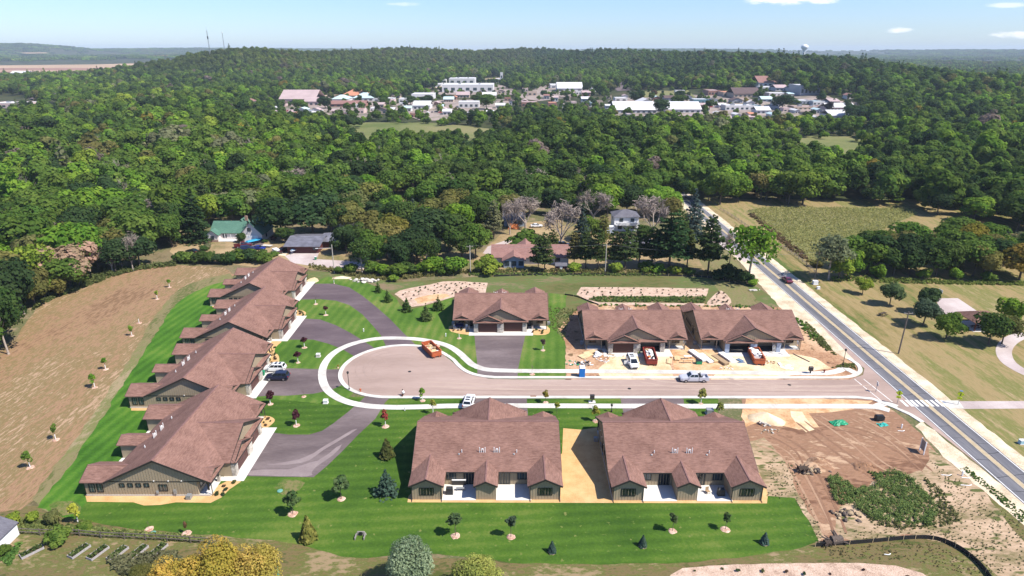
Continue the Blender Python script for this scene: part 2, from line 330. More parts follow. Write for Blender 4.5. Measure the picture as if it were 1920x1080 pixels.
def smooth(pts, n=5, closed=False):
    out = []; m = len(pts)
    for i in range(m if closed else m-1):
        p0, p1, p2, p3 = (pts[(i-1) % m], pts[i], pts[(i+1) % m], pts[(i+2) % m]) if closed else (pts[max(i-1, 0)], pts[i], pts[i+1], pts[min(i+2, m-1)])
        for k in range(n):
            t = k/n
            out.append(tuple(0.5*(2*p1[c]+(p2[c]-p0[c])*t+(2*p0[c]-5*p1[c]+4*p2[c]-p3[c])*t*t+(3*p1[c]-p0[c]-3*p2[c]+p3[c])*t**3) for c in (0, 1)))
    if not closed: out.append(tuple(pts[-1]))
    return out
def sheet(name, poly, z, mat, px=True, sm=0, parent=None, rough=0.0):
    p = [K(*q) for q in poly] if px else list(poly)
    if sm: p = smooth(p, sm, True)
    if rough:
        q = []
        for i in range(len(p)):
            a, b = p[i], p[(i+1) % len(p)]; n = max(1, int(math.dist(a, b)/1.6))
            for k in range(n):
                t = k/n; q.append((a[0]+(b[0]-a[0])*t+rng.uniform(-rough, rough), a[1]+(b[1]-a[1])*t+rng.uniform(-rough, rough)))
        p = q
    area = sum(p[i][0]*p[(i+1) % len(p)][1]-p[(i+1) % len(p)][0]*p[i][1] for i in range(len(p)))
    if area < 0: p.reverse()
    mb = MB(); mb.face([(a, b, z) for a, b in p])
    o = mb.build(name, G[mat] if isinstance(mat, str) else mat, parent)
    return struct(o) if parent is None else o
def offset_path(p, d):
    out = []
    for i in range(len(p)):
        a, b = p[max(i-1, 0)], p[min(i+1, len(p)-1)]; tx, ty = b[0]-a[0], b[1]-a[1]; L = math.hypot(tx, ty) or 1
        out.append((p[i][0]-ty/L*d, p[i][1]+tx/L*d))
    return out
def strip(name, path, width, z0, z1, mat, px=True, sm=5, parent=None, closed=False):
    """ribbon of constant width along a path, from z0 up to z1"""
    p = [K(*q) for q in path] if px else list(path)
    if sm: p = smooth(p, sm)
    a, b = offset_path(p, width/2), offset_path(p, -width/2)
    mb = MB(); n = len(p); i = 0
    for q in (a, b):
        for z in (z0, z1): mb.v.extend([(x, y, z) for x, y in q])
    A0, A1, B0, B1 = 0, n, 2*n, 3*n
    for k in range(n-1):
        mb.f.append((B1+k, B1+k+1, A1+k+1, A1+k)); mb.m.append(0)
        mb.f.append((A0+k, A1+k, A1+k+1, A0+k+1)); mb.m.append(0)
        mb.f.append((B0+k, B0+k+1, B1+k+1, B1+k)); mb.m.append(0)
    mb.f.append((A0, B0, B1, A1)); mb.m.append(0); mb.f.append((A0+n-1, A1+n-1, B1+n-1, B0+n-1)); mb.m.append(0)
    o = mb.build(name, G[mat], parent)
    if name == 'sidewalk':                               # control joints across the slabs
        j = MB(); L = 0; nx = .8
        for k in range(n-1):
            d = math.dist(p[k], p[k+1])
            while nx <= L+d and d > 0:
                f = (nx-L)/d; q0 = [a[k][c]+(a[k+1][c]-a[k][c])*f for c in (0, 1)]; q1 = [b[k][c]+(b[k+1][c]-b[k][c])*f for c in (0, 1)]; u = ((p[k+1][0]-p[k][0])/d*.022, (p[k+1][1]-p[k][1])/d*.022)
                j.face([(q0[0]-u[0], q0[1]-u[1], z1+.003), (q1[0]-u[0], q1[1]-u[1], z1+.003), (q1[0]+u[0], q1[1]+u[1], z1+.003), (q0[0]+u[0], q0[1]+u[1], z1+.003)]); nx += 1.55
            L += d
        stuff(j.build('control_joint', G['old_conc'], o))
    return struct(o) if parent is None else o

# broad surfaces, each sheet a few millimetres above the one below
sheet('grass_verge', [(560, 506), (640, 512), (760, 528), (960, 514), (1200, 516), (1345, 521), (1420, 538), (1458, 565), (1510, 600), (1560, 645), (1560, 690), (1060, 690), (1040, 625), (850, 620), (600, 560)], 0.004, 'rough')
sheet('park_lawn', [(85.0, 20), (85.0, 292), (460, 292), (460, 20)], 0.004, 'park', px=False)
sheet('verge_strip', [(64.0, 132), (68.0, 175), (74.5, 205), (74.5, 300), (70, 300), (62, 215), (60, 190), (57, 150)], 0.008, 'verge', px=False)
sheet('yard', [(318, 472), (330, 450), (395, 440), (560, 430), (640, 470), (760, 478), (960, 470), (1010, 500), (1000, 512), (800, 512), (640, 508), (470, 500), (330, 480)], 0.004, 'yard')
sheet('yard', [(905, 470), (960, 420), (1060, 410), (1150, 440), (1250, 440), (1330, 450), (1400, 520), (1340, 518), (1000, 512)], 0.006, 'yard')
sheet('yard', [(655, 398), (720, 372), (800, 380), (775, 405), (700, 420)], 0.004, 'yard')
sheet('ploughed_field', [(-260, 1000), (-260, 700), (0, 655), (25, 640), (75, 572), (150, 532), (210, 511), (262, 499), (330, 497), (420, 502), (440, 515), (425, 528), (395, 533), (360, 548), (330, 566), (300, 600), (275, 640), (245, 690), (210, 745), (170, 805), (130, 860), (80, 930), (40, 955)], 0.008, 'plough', rough=0.25)
sheet('grass_border', [(432, 512), (395, 520), (350, 534), (320, 556), (288, 598), (262, 640), (232, 690), (196, 745), (155, 805), (112, 862), (60, 935), (90, 960), (140, 900), (180, 845), (225, 775), (262, 712), (292, 652), (325, 600), (360, 562), (405, 540), (440, 528)], 0.012, 'verge', rough=0.3)
sheet('thatch_slope', [(-200, 960), (70, 948), (300, 990), (560, 1012), (680, 1045), (950, 1048), (1250, 1050), (1535, 1012), (1720, 1003), (1800, 1028), (1850, 1058), (1900, 1110), (1900, 1300), (-200, 1300)], 0.004, 'wild')
sheet('lawn', [(428, 527), (398, 533), (365, 547), (335, 566), (314, 590), (293, 625), (270, 660), (248, 695), (224, 732), (200, 770), (172, 812), (142, 858), (112, 898), (80, 938), (70, 950), (100, 962), (140, 972), (150, 973), (180, 940), (300, 935), (470, 900), (520, 800), (560, 600), (585, 530), (500, 520)], 0.016, 'lawn_west', rough=0.28)
sheet('lawn', [(640, 745), (475, 740), (465, 800), (460, 900), (170, 925), (166, 936), (142, 971), (200, 986), (260, 993), (330, 998), (400, 1004), (468, 1009), (560, 1019), (640, 1043), (690, 1048), (730, 1041), (800, 1037), (900, 1047), (960, 1056), (1100, 1058), (1250, 1057), (1380, 1046), (1480, 1031), (1535, 1016), (1515, 976), (1490, 935), (1430, 930), (1300, 850), (1300, 790), (1345, 778), (1347, 744), (900, 744), (730, 742)], 0.020, 'lawn_south', rough=0.16)
sheet('lawn', [(585, 531), (560, 560), (560, 600), (500, 690), (475, 745), (640, 760), (700, 700), (730, 690), (850, 700), (900, 714), (1060, 714), (1060, 640), (1043, 622), (850, 622), (848, 558), (800, 573), (770, 580), (752, 574), (742, 558), (725, 546), (690, 531), (640, 521), (612, 519)], 0.024, 'lawn_north', rough=0.1)
sheet('lawn', [(1028, 622), (1030, 550), (1062, 553), (1060, 575), (1042, 590), (1045, 622)], 0.020, 'lawn_north', rough=0.2)
sheet('dirt_lot', [(1060, 716), (1060, 640), (1048, 615), (1070, 590), (1100, 570), (1290, 570), (1500, 578), (1520, 630), (1548, 652), (1585, 670), (1612, 690), (1600, 712), (1300, 716)], 0.012, 'dirt', rough=0.3)
sheet('sand_patch', [(1145, 668), (1180, 660), (1255, 664), (1258, 690), (1265, 716), (1130, 716), (1120, 695)], 0.016, 'sand', rough=0.25)
sheet('sand_patch', [(1368, 664), (1490, 664), (1530, 672), (1560, 690), (1500, 699), (1440, 716), (1330, 716), (1352, 690)], 0.016, 'sand', rough=0.25)
sheet('soil_patch', [(1258, 640), (1295, 640), (1370, 668), (1352, 696), (1262, 697)], 0.020, 'orange', rough=0.25)
sheet('graded_lot', [(1392, 745), (1640, 745), (1690, 780), (1725, 812), (1760, 850), (1800, 900), (1760, 1000), (1720, 1003), (1600, 1013), (1535, 1018), (1490, 935), (1436, 936), (1418, 880), (1392, 800)], 0.008, 'lot', rough=0.3)
sheet('tan_ground', [(1640, 905), (1730, 880), (1745, 840), (1775, 862), (1830, 905), (1920, 975), (2050, 1075), (2050, 1200), (1900, 1110), (1850, 1058), (1800, 1028), (1720, 1003), (1600, 1013), (1560, 1000), (1570, 960)], 0.012, 'tan', rough=0.4)
sheet('tan_ground', [(1395, 830), (1435, 820), (1470, 860), (1500, 930), (1545, 1005), (1536, 1016), (1490, 935), (1438, 934), (1420, 890)], 0.012, 'tan', rough=0.3)
sheet('rubble_grass', [(1836, 905), (1870, 900), (1905, 935), (1960, 990), (2040, 1060), (2040, 1120), (1960, 1050), (1890, 985)], 0.016, 'wild', rough=0.3)
sheet('sand_patch', [(1400, 745), (1500, 745), (1640, 752), (1600, 768), (1520, 776), (1535, 800), (1500, 806), (1440, 790), (1395, 800), (1390, 765)], 0.012, 'orange', rough=0.3)
sheet('sand_patch', [(1480, 770), (1505, 772), (1528, 805), (1510, 811), (1490, 792)], 0.016, 'sand', rough=0.2)
# street and roads
CX, CY_, RO = -24.5, 123.6, 12.35
S0, S1, YS, YN = 112.05, 119.0, 111.2, 119.85
disc = [(CX+11.5*math.cos(a), CY_+11.5*math.sin(a)) for a in np.linspace(0, 2*PI, 72, endpoint=False)]
sheet('street', disc, 0.030, 'street', px=False)
nk = [(-14.5, 130.2), (-12.9, 128.0), (-11.6, 125.4), (-9.9, 122.8), (-7.4, 120.9), (-4.2, 120.0), (0, 119.85)]      # the kerb that swings from the circle into the north side of the street
sheet('street', [(CX, S0), (60, S0), (69.0, S0), (73.5, 108.9), (75.6, 103.5), (76.4, 96), (77.1, 86), (77.1, 152), (76.2, 142), (75.4, 128), (75.6, 124), (73.8, 121), (70, S1), (60, S1), (0, S1+.1), (-5, 119.4), (-8.4, 121.6), (-10.6, 123.4), (-12.4, 126), (-14.0, 128.6), (-18, 130)], 0.034, 'street', px=False)
strip('kerb', [(CX+RO*math.cos(a)-.45*math.cos(a), CY_+(RO-.45)*math.sin(a)) for a in np.linspace(R(33), R(270), 70)]+[(-15, YS+.45), (20, YS+.45), (60, YS+.45), (67.5, YS+.45), (70.5, YS-.2), (73, 107.9), (74.6, 105.2), (75.3, 102.6)], 0.86, 0.0, 0.14, 'concrete', px=False, sm=0)
strip('kerb', nk+[(30, 119.85), (60, 119.8), (68, 119.8), (71.5, 120.6), (73.9, 122.5), (74.9, 124.9), (74.9, 127.0), (74.4, 128.6)], 0.86, 0.0, 0.14, 'concrete', px=False, sm=4)
strip('sidewalk', [(900, 690), (885, 683.5), (873, 673), (858, 659.5), (840, 649), (815, 641.5), (780, 636), (745, 634.3), (710, 635), (680, 640), (650, 649), (625, 663), (609, 682), (604, 702), (609, 724), (625, 741), (652, 754), (690, 761.5), (735, 764), (790, 763.2), (850, 761.5), (950, 761), (1100, 761.5), (1300, 762), (1500, 762), (1600, 762), (1640, 763.5), (1668, 770)], 1.65, 0.0, 0.075, 'concrete', sm=6)
strip('sidewalk', [(893, 688), (915, 693.5), (950, 695.3), (1000, 696), (1100, 696.3), (1300, 698), (1450, 699.5), (1540, 700), (1570, 696), (1584, 691), (1608, 702)], 1.65, 0.0, 0.07, 'concrete', sm=6)
strip('sidewalk', [(1640, 764), (1660, 757), (1682, 763)], 1.5, 0.0, 0.08, 'concrete', sm=3)
sheet('gravel_shoulder', [(70.6, 150), (73.4, 131), (74.4, 127.6), (75.8, 128), (77.2, 152), (77.2, 330), (74.8, 330), (73.6, 200)], 0.026, 'gravel', px=False, rough=0.25)
sheet('gravel_shoulder', [(83.0, 20), (85.6, 20), (85.8, 120), (85.2, 330), (83.0, 330)], 0.026, 'gravel', px=False, rough=0.2)
sheet('gravel_shoulder', [(75.4, 103.2), (73.2, 101.5), (72.4, 92), (73.3, 78), (73.4, 20), (77, 20), (77, 84), (76.2, 95)], 0.026, 'gravel', px=False, rough=0.3)
road = sheet('road', [(76.95, 18), (83.05, 18), (83.05, 335), (76.95, 335)], 0.040, 'road', px=False)
def line_on_road(name, x, w, mat, y0=18, y1=335, z=0.0445):
    mb = MB(); mb.face([(x-w/2, y0, z), (x+w/2, y0, z), (x+w/2, y1, z), (x-w/2, y1, z)]); mb.build(name, G[mat], road)
line_on_road('worn_centre', 80.03, 1.0, 'faded', z=0.0425)
line_on_road('yellow_line', 79.86, 0.13, 'yellow'); line_on_road('yellow_line', 80.18, 0.13, 'yellow')
line_on_road('edge_line', 77.22, 0.15, 'white'); line_on_road('edge_line', 82.80, 0.17, 'white')
mb = MB(); y = 20.0
while y < 150:                                       # sealed cracks that cut the lanes into blocks
    for x0, x1 in ((77.3, 79.6), (80.5, 82.7)):
        a = y+rng.uniform(-1.2, 1.2); b = a+rng.uniform(-.5, .5); w = rng.uniform(.05, .11); xm = (x0+x1)/2; c = (a+b)/2+rng.uniform(-.25, .25)
        mb.face([(x0, a, .0455), (xm, c, .0455), (x1, b, .0455), (x1, b+w, .0455), (xm, c+w, .0455), (x0, a+w, .0455)])
    y += rng.uniform(4.2, 6.5)
for x in (79.45, 80.62):
    yy = 20.0
    while yy < 230:
        L = rng.uniform(6, 14); d = rng.uniform(-.12, .12); w = rng.uniform(.05, .1)
        mb.face([(x+d, yy, .0465), (x+d+w, yy, .0465), (x-d+w, yy+L, .0465), (x-d, yy+L, .0465)]); yy += L+rng.uniform(-1, 2)
mb.build('sealed_crack', G['tar'], road)
for k in range(9):                                   # zebra crossing
    x = 75.55+k*0.98
    mb = MB(); mb.face([(x, 108.2, .0485), (x+.52, 108.2, .0485), (x+.52, 110.6, .0485), (x, 110.6, .0485)]); mb.build('crossing_stripe', G['white'], road)
for xa in (71.0, 72.9):
    mb = MB(); q = [(xa, 119.2), (xa+.16, 119.2), (xa+1.0, 109.9), (xa+.84, 109.9)]; mb.face([(a, b, .039) for a, b in q][::-1]); mb.build('crosswalk_line', G['white'], road)
sheet('side_street', [(1330, 450), (1352, 434), (1408, 482), (1396, 492), (1365, 470)], 0.030, 'old_conc')
# private drives
sheet('driveway', [(462, 893), (588, 895), (614, 873), (640, 848), (672, 815), (704, 785), (722, 755), (735, 742), (690, 738), (676, 752), (652, 773), (625, 794), (604, 808), (580, 815), (540, 815), (508, 811)], 0.028, 'asphalt')
sheet('driveway', [(470, 745), (500, 690), (560, 691), (620, 693), (645, 692), (646, 720), (622, 731), (590, 738), (540, 742), (505, 742)], 0.028, 'asphalt')
sheet('driveway', [(535, 637), (560, 600), (566, 597), (600, 599), (630, 610), (655, 623), (678, 637), (704, 654), (664, 668), (642, 655), (617, 645), (587, 637)], 0.028, 'asphalt_new')
sheet('driveway', [(556, 562), (583, 532), (625, 532), (655, 539), (680, 555), (706, 576), (731, 598), (756, 624), (782, 649), (725, 652), (715, 630), (700, 612), (680, 590), (655, 572), (630, 564), (600, 561)], 0.028, 'asphalt_new')
sheet('driveway', [(889, 625), (986, 625), (978, 660), (972, 690), (970, 711), (895, 709), (895, 685), (892, 655)], 0.028, 'asphalt')
sheet('driveway', [(868, 744), (988, 744), (988, 758), (992, 800), (860, 800)], 0.028, 'asphalt')
sheet('driveway', [(1163, 744), (1281, 744), (1288, 800), (1175, 800), (1166, 762)], 0.028, 'asphalt')
# a run of dirt and wash on the big drive
for q in ([(465, 884), (500, 880), (540, 880), (580, 868), (600, 866), (585, 884), (575, 893), (470, 891)], [(500, 872), (560, 862), (600, 842), (650, 812), (668, 806), (606, 845), (565, 868)], [(560, 889), (600, 862), (640, 833), (630, 848), (604, 868), (572, 892)]):
    sheet('silt_stain', q, 0.032 if q[0][0] < 500 else 0.036, 'silt', sm=3, rough=.12)
# parks, yards and roads beyond
sheet('basketball_court', [(1754, 559.5), (1796, 559), (1845, 592), (1767, 592)], 0.012, 'old_conc')
strip('footpath', [(1985, 625), (1930, 628), (1905, 633), (1888, 645), (1882, 660), (1890, 678), (1915, 695), (1960, 715)], 3.0, 0.0, 0.03, 'old_conc')
sheet('footpath', [(1795, 752.5), (1960, 752), (1960, 766), (1806, 767)], 0.030, 'old_conc')
sheet('ramp', [(1768, 751), (1797, 751.5), (1808, 766.5), (1780, 766)], 0.046, 'concrete')
sheet('lane', [(534, 480), (556, 472), (573, 465), (602, 466), (593, 486), (650, 489), (690, 494), (690, 505), (600, 501), (548, 493)], 0.012, 'old_conc')
sheet('lane', [(700, 381), (716, 378), (770, 391), (764, 396)], 0.012, 'old_conc')
sheet('lane', [(905, 475), (915, 462), (950, 450), (960, 452), (940, 466), (925, 478)], 0.012, 'old_conc')
sheet('lane', [(438, 473), (448, 462), (470, 448), (500, 450), (490, 462), (465, 472)], 0.012, 'asphalt')
sheet('gravel_yard', [(515, 478), (530, 466), (545, 466), (535, 480)], 0.012, 'gravel')

# wear: ruts on the bare lot, tyre marks and lids on the street, thin places in the lawns
G['rut'] = ground_mat('soil_rut', [(0.185, 0.100, 0.060), (0.25, 0.142, 0.088)], 0.4, 3.0, 0.5); G['rut_pale'] = ground_mat('pressed_soil', [(0.30, 0.178, 0.11), (0.36, 0.23, 0.145)], 0.4, 3.0, 0.5)
G['tyre_dark'] = ground_mat('tyre_marked_asphalt', [(0.28, 0.202, 0.166), (0.32, 0.235, 0.196)], 0.6, 4.0, 0.5, bump=0); G['dusty'] = ground_mat('dusty_asphalt', [(0.36, 0.265, 0.215), (0.41, 0.31, 0.25)], 0.3, 3.0, 0.6, bump=0)
G['thin'] = ground_mat('thin_lawn', [(0.055, 0.105, 0.016), (0.10, 0.13, 0.030), (0.17, 0.15, 0.06)], 0.25, 2.0, 0.6)
def track(name, px, w, mat, z, gauge=1.7, sm=5):
    p = smooth([K(*q) for q in px], sm)
    for s in (-1, 1):
        c = offset_path(p, s*gauge/2); a, e = [], []
        for k, (u, v) in enumerate(zip(offset_path(c, w/2), offset_path(c, -w/2))):
            f = rng.uniform(.75, 1.2)*(0.25 if k in (0, len(c)-1) else 1); m = ((u[0]+v[0])/2, (u[1]+v[1])/2); a.append((m[0]+(u[0]-m[0])*f, m[1]+(u[1]-m[1])*f)); e.append((m[0]+(v[0]-m[0])*f, m[1]+(v[1]-m[1])*f))
        mb = MB()
        for k in range(len(a)-1): mb.face([e[k], e[k+1], a[k+1], a[k]]); mb.v[-4:] = [(x[0], x[1], z) for x in mb.v[-4:]]
        struct(mb.build(name, G[mat]))
track('tyre_rut', [(1500, 790), (1545, 825), (1600, 865), (1650, 900), (1668, 912)], .42, 'rut', .020); track('tyre_rut', [(1530, 780), (1590, 820), (1650, 870), (1690, 888)], .42, 'rut_pale', .024); track('tyre_rut', [(1450, 815), (1500, 845), (1530, 900), (1560, 960), (1575, 1000)], .42, 'rut', .028)
track('tyre_rut', [(1420, 830), (1470, 850), (1510, 910), (1545, 980), (1560, 1005)], .4, 'rut_pale', .026); track('tyre_rut', [(1560, 800), (1620, 812), (1690, 845), (1740, 885)], .4, 'rut', .030); track('tyre_rut', [(1600, 782), (1660, 815), (1715, 860)], .35, 'rut_pale', .032)
for r0, a0, a1, m in ((6.2, 70, 210, 'tyre_dark'), (8.3, 110, 230, 'tyre_dark')):
    track('tyre_mark', [to_px(CX+r0*math.cos(R(a)), CY_+.6*(r0-6)+r0*math.sin(R(a))) for a in range(a0, a1, 14)], .24, m, .0375 if m == 'dusty' else .0395, 1.6, 3)
track('tyre_mark', [(800, 720), (950, 726), (1150, 727), (1400, 728), (1600, 730)], .5, 'dusty', .0382, 1.7); track('tyre_mark', [(820, 735), (1000, 737), (1200, 737), (1450, 738), (1640, 741)], .4, 'tyre_dark', .0412, 1.7); track('tyre_mark', [(1200, 712), (1270, 722), (1400, 724), (1500, 722)], .45, 'dusty', .0432, 1.8); track('tyre_mark', [(1360, 712), (1420, 724), (1520, 728), (1640, 727)], .5, 'dusty', .0445, 1.8)
for q in ((768, 697), (1180, 729), (1480, 722)):
    x, y = K(*q); sheet('manhole_lid', [(x+.36*math.cos(a), y+.36*math.sin(a)) for a in np.linspace(0, 2*PI, 14, endpoint=False)], .048, 'tar', px=False)
for q in ((1066, 711.5), (1000, 744)):
    x, y = K(*q); sheet('storm_grate', [(x-.6, y-.22), (x+.6, y-.22), (x+.6, y+.22), (x-.6, y+.22)], .146, 'rut', px=False)
for q in ([(520, 905), (560, 898), (570, 910), (530, 930)], [(828, 690), (850, 680), (885, 700), (880, 706), (850, 702)], [(795, 648), (830, 645), (838, 655), (800, 652)], [(90, 945), (140, 940), (150, 958), (110, 965)]):
    sheet('worn_patch', q, .028, 'thin', sm=3, rough=.3)
# ------------------------------------------------------------------ the brown-roofed twin homes
M = {}
M['roof'] = roof_mat('brown_shingles', (0.118, 0.061, 0.046), (0.272, 0.152, 0.117)); M['roof_y'] = roof_mat('brown_shingles_turned', (0.118, 0.061, 0.046), (0.272, 0.152, 0.117), 'y')
M['ridge'] = plain('ridge_shingle', (0.20, 0.105, 0.09), 0.9, var=0.25, scale=3)
M['siding'] = plain('taupe_siding', (0.345, 0.272, 0.180), 0.75, var=0.07, scale=1.2)
M['batten'] = plain('taupe_batten', (0.295, 0.232, 0.152), 0.75, var=0.07)
M['fascia'] = plain('dark_bronze_trim', (0.030, 0.026, 0.023), 0.5, var=0.1)
M['soffit'] = plain('brown_soffit', (0.10, 0.075, 0.055), 0.7)
M['found'] = plain('foundation_concrete', (0.52, 0.48, 0.42), 0.9, var=0.1)
M['conc'] = plain('slab_concrete', (0.60, 0.57, 0.52), 0.9, var=0.05, scale=2)
M['frame'] = plain('black_window_frame', (0.014, 0.014, 0.015), 0.4)
M['glass'] = glass_mat('window_glass', (0.045, 0.065, 0.075))
M['glass_dark'] = glass_mat('dark_glass', (0.012, 0.016, 0.018))
M['gdoor'] = plain('brown_garage_door', (0.075, 0.026, 0.021), 0.5, var=0.08)
M['stone'] = ground_mat('ledge_stone', [(0.30, 0.27, 0.23), (0.46, 0.41, 0.35), (0.60, 0.55, 0.48)], 1.1, 8.0, 0.6, bump=0.3)
M['white'] = plain('white_paint', (0.78, 0.77, 0.75), 0.5, var=0.03)
M['pvc'] = plain('white_vent_pipe', (0.80, 0.80, 0.78), 0.4, var=0.03)
M['post'] = plain('porch_post', (0.33, 0.28, 0.21), 0.6)
M['wrap'] = plain('grey_blue_housewrap', (0.33, 0.38, 0.47), 0.6, var=0.1)
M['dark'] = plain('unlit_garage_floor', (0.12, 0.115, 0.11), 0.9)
M['grey'] = plain('grey_metal', (0.32, 0.33, 0.34), 0.45, 0.4)
M['black'] = plain('black_plastic', (0.015, 0.015, 0.016), 0.5)
RZ, EZ, EY, HX, SL = 6.7, 2.75, 8.2, 11.25, (6.7-2.75)/8.2
RX = HX+0.38
def rz_at(y): return RZ-SL*abs(y)

def window(parent, c, w, h, axis, out, panes=1, sill=0.0, dark=False):
    """a framed window: c = centre of its bottom edge; axis 'x' runs along x, 'y' along y; out = sign of the outward side"""
    f, g = MB(), MB(); d = 0.07; b = 0.085; x, y, z = c
    def bx(mb, a0, a1, z0, z1, d0, d1):
        am, aw = (a0+a1)/2, a1-a0; dm, dw = out*(d0+d1)/2, abs(d1-d0)
        if axis == 'x': mb.box(x+am, y+dm, z+z0, aw, dw, z1-z0)
        else: mb.box(x+dm, y+am, z+z0, dw, aw, z1-z0)
    bx(f, -w/2, w/2, 0, b, -.02, d); bx(f, -w/2, w/2, h-b, h, -.02, d)
    pw = w/panes
    for k in range(panes+1): 
        a = -w/2+k*pw; a0, a1 = max(-w/2, a-b/2), min(w/2, a+b/2)
        if k == 0: a1 = a0+b
        if k == panes: a0 = a1-b
        bx(f, a0, a1, b, h-b, -.02, d)
    fr = f.build('window', M['frame'], parent)
    for k in range(panes):
        g = MB(); bx(g, -w/2+k*pw+b*.52, -w/2+(k+1)*pw-b*.52, b, h-b, -.015, .025); g.build('pane', M['glass_dark' if dark else 'glass'], fr)
    return fr
def pier(parent, x, y, w, mat, rough=True):
    """a pier of coursed ledge stone"""
    if mat != 'stone':
        mb = MB(); mb.box(x, y, 0, w, 0.62, 2.58); return mb.build('pier', M[mat], parent)
    mb = MB(); mb.box(x, y, 0, w-.1, .5, 2.58); core = mb.build('pier', M['found'], parent)
    st = MB(); z = 0.0; r = random.Random(int(x*37)+5)
    while z < 2.45:
        h = r.choice((.16, .22, .28)); h = min(h, 2.57-z); a = -w/2
        while a < w/2-.05:
            q = min(r.uniform(.28, .6), w/2-a); 
            if w/2-a-q < .15: q = w/2-a
            dd = r.uniform(.0, .06); st.box(x+a+q/2, y-.29-dd/2, z+.008, q-.018, .1+dd, h-.016); a += q
        for s in (-1, 1):
            b_ = -.24
            while b_ < .3:
                q = min(r.uniform(.2, .4), .3-b_)
                if q < .05: break
                dd = r.uniform(0, .05); st.box(x+s*(w/2+dd/2-.01), y+b_+q/2, z+.008, .08+dd, q-.018, h-.016); b_ += q
        z += h
    stuff(st.build('ledge_stone', M['stone'], core))
    return core
def battens_x(mb, x0, x1, y, z0, ztop, out):
    n = max(1, int((x1-x0)/.42))
    for k in range(n+1):
        x = x0+(x1-x0)*k/n; z1 = ztop(x) if callable(ztop) else ztop
        if z1-z0 > .1: mb.box(min(max(x, x0+.03), x1-.03), y+out*.012, z0, .055, .03, z1-z0)
def battens_y(mb, y0, y1, x, z0, ztop, out):
    n = max(1, int((y1-y0)/.42))
    for k in range(n+1):
        y = y0+(y1-y0)*k/n; z1 = ztop(y) if callable(ztop) else ztop
        if z1-z0 > .1: mb.box(x+out*.012, min(max(y, y0+.03), y1-.03), z0, .03, .055, z1-z0)

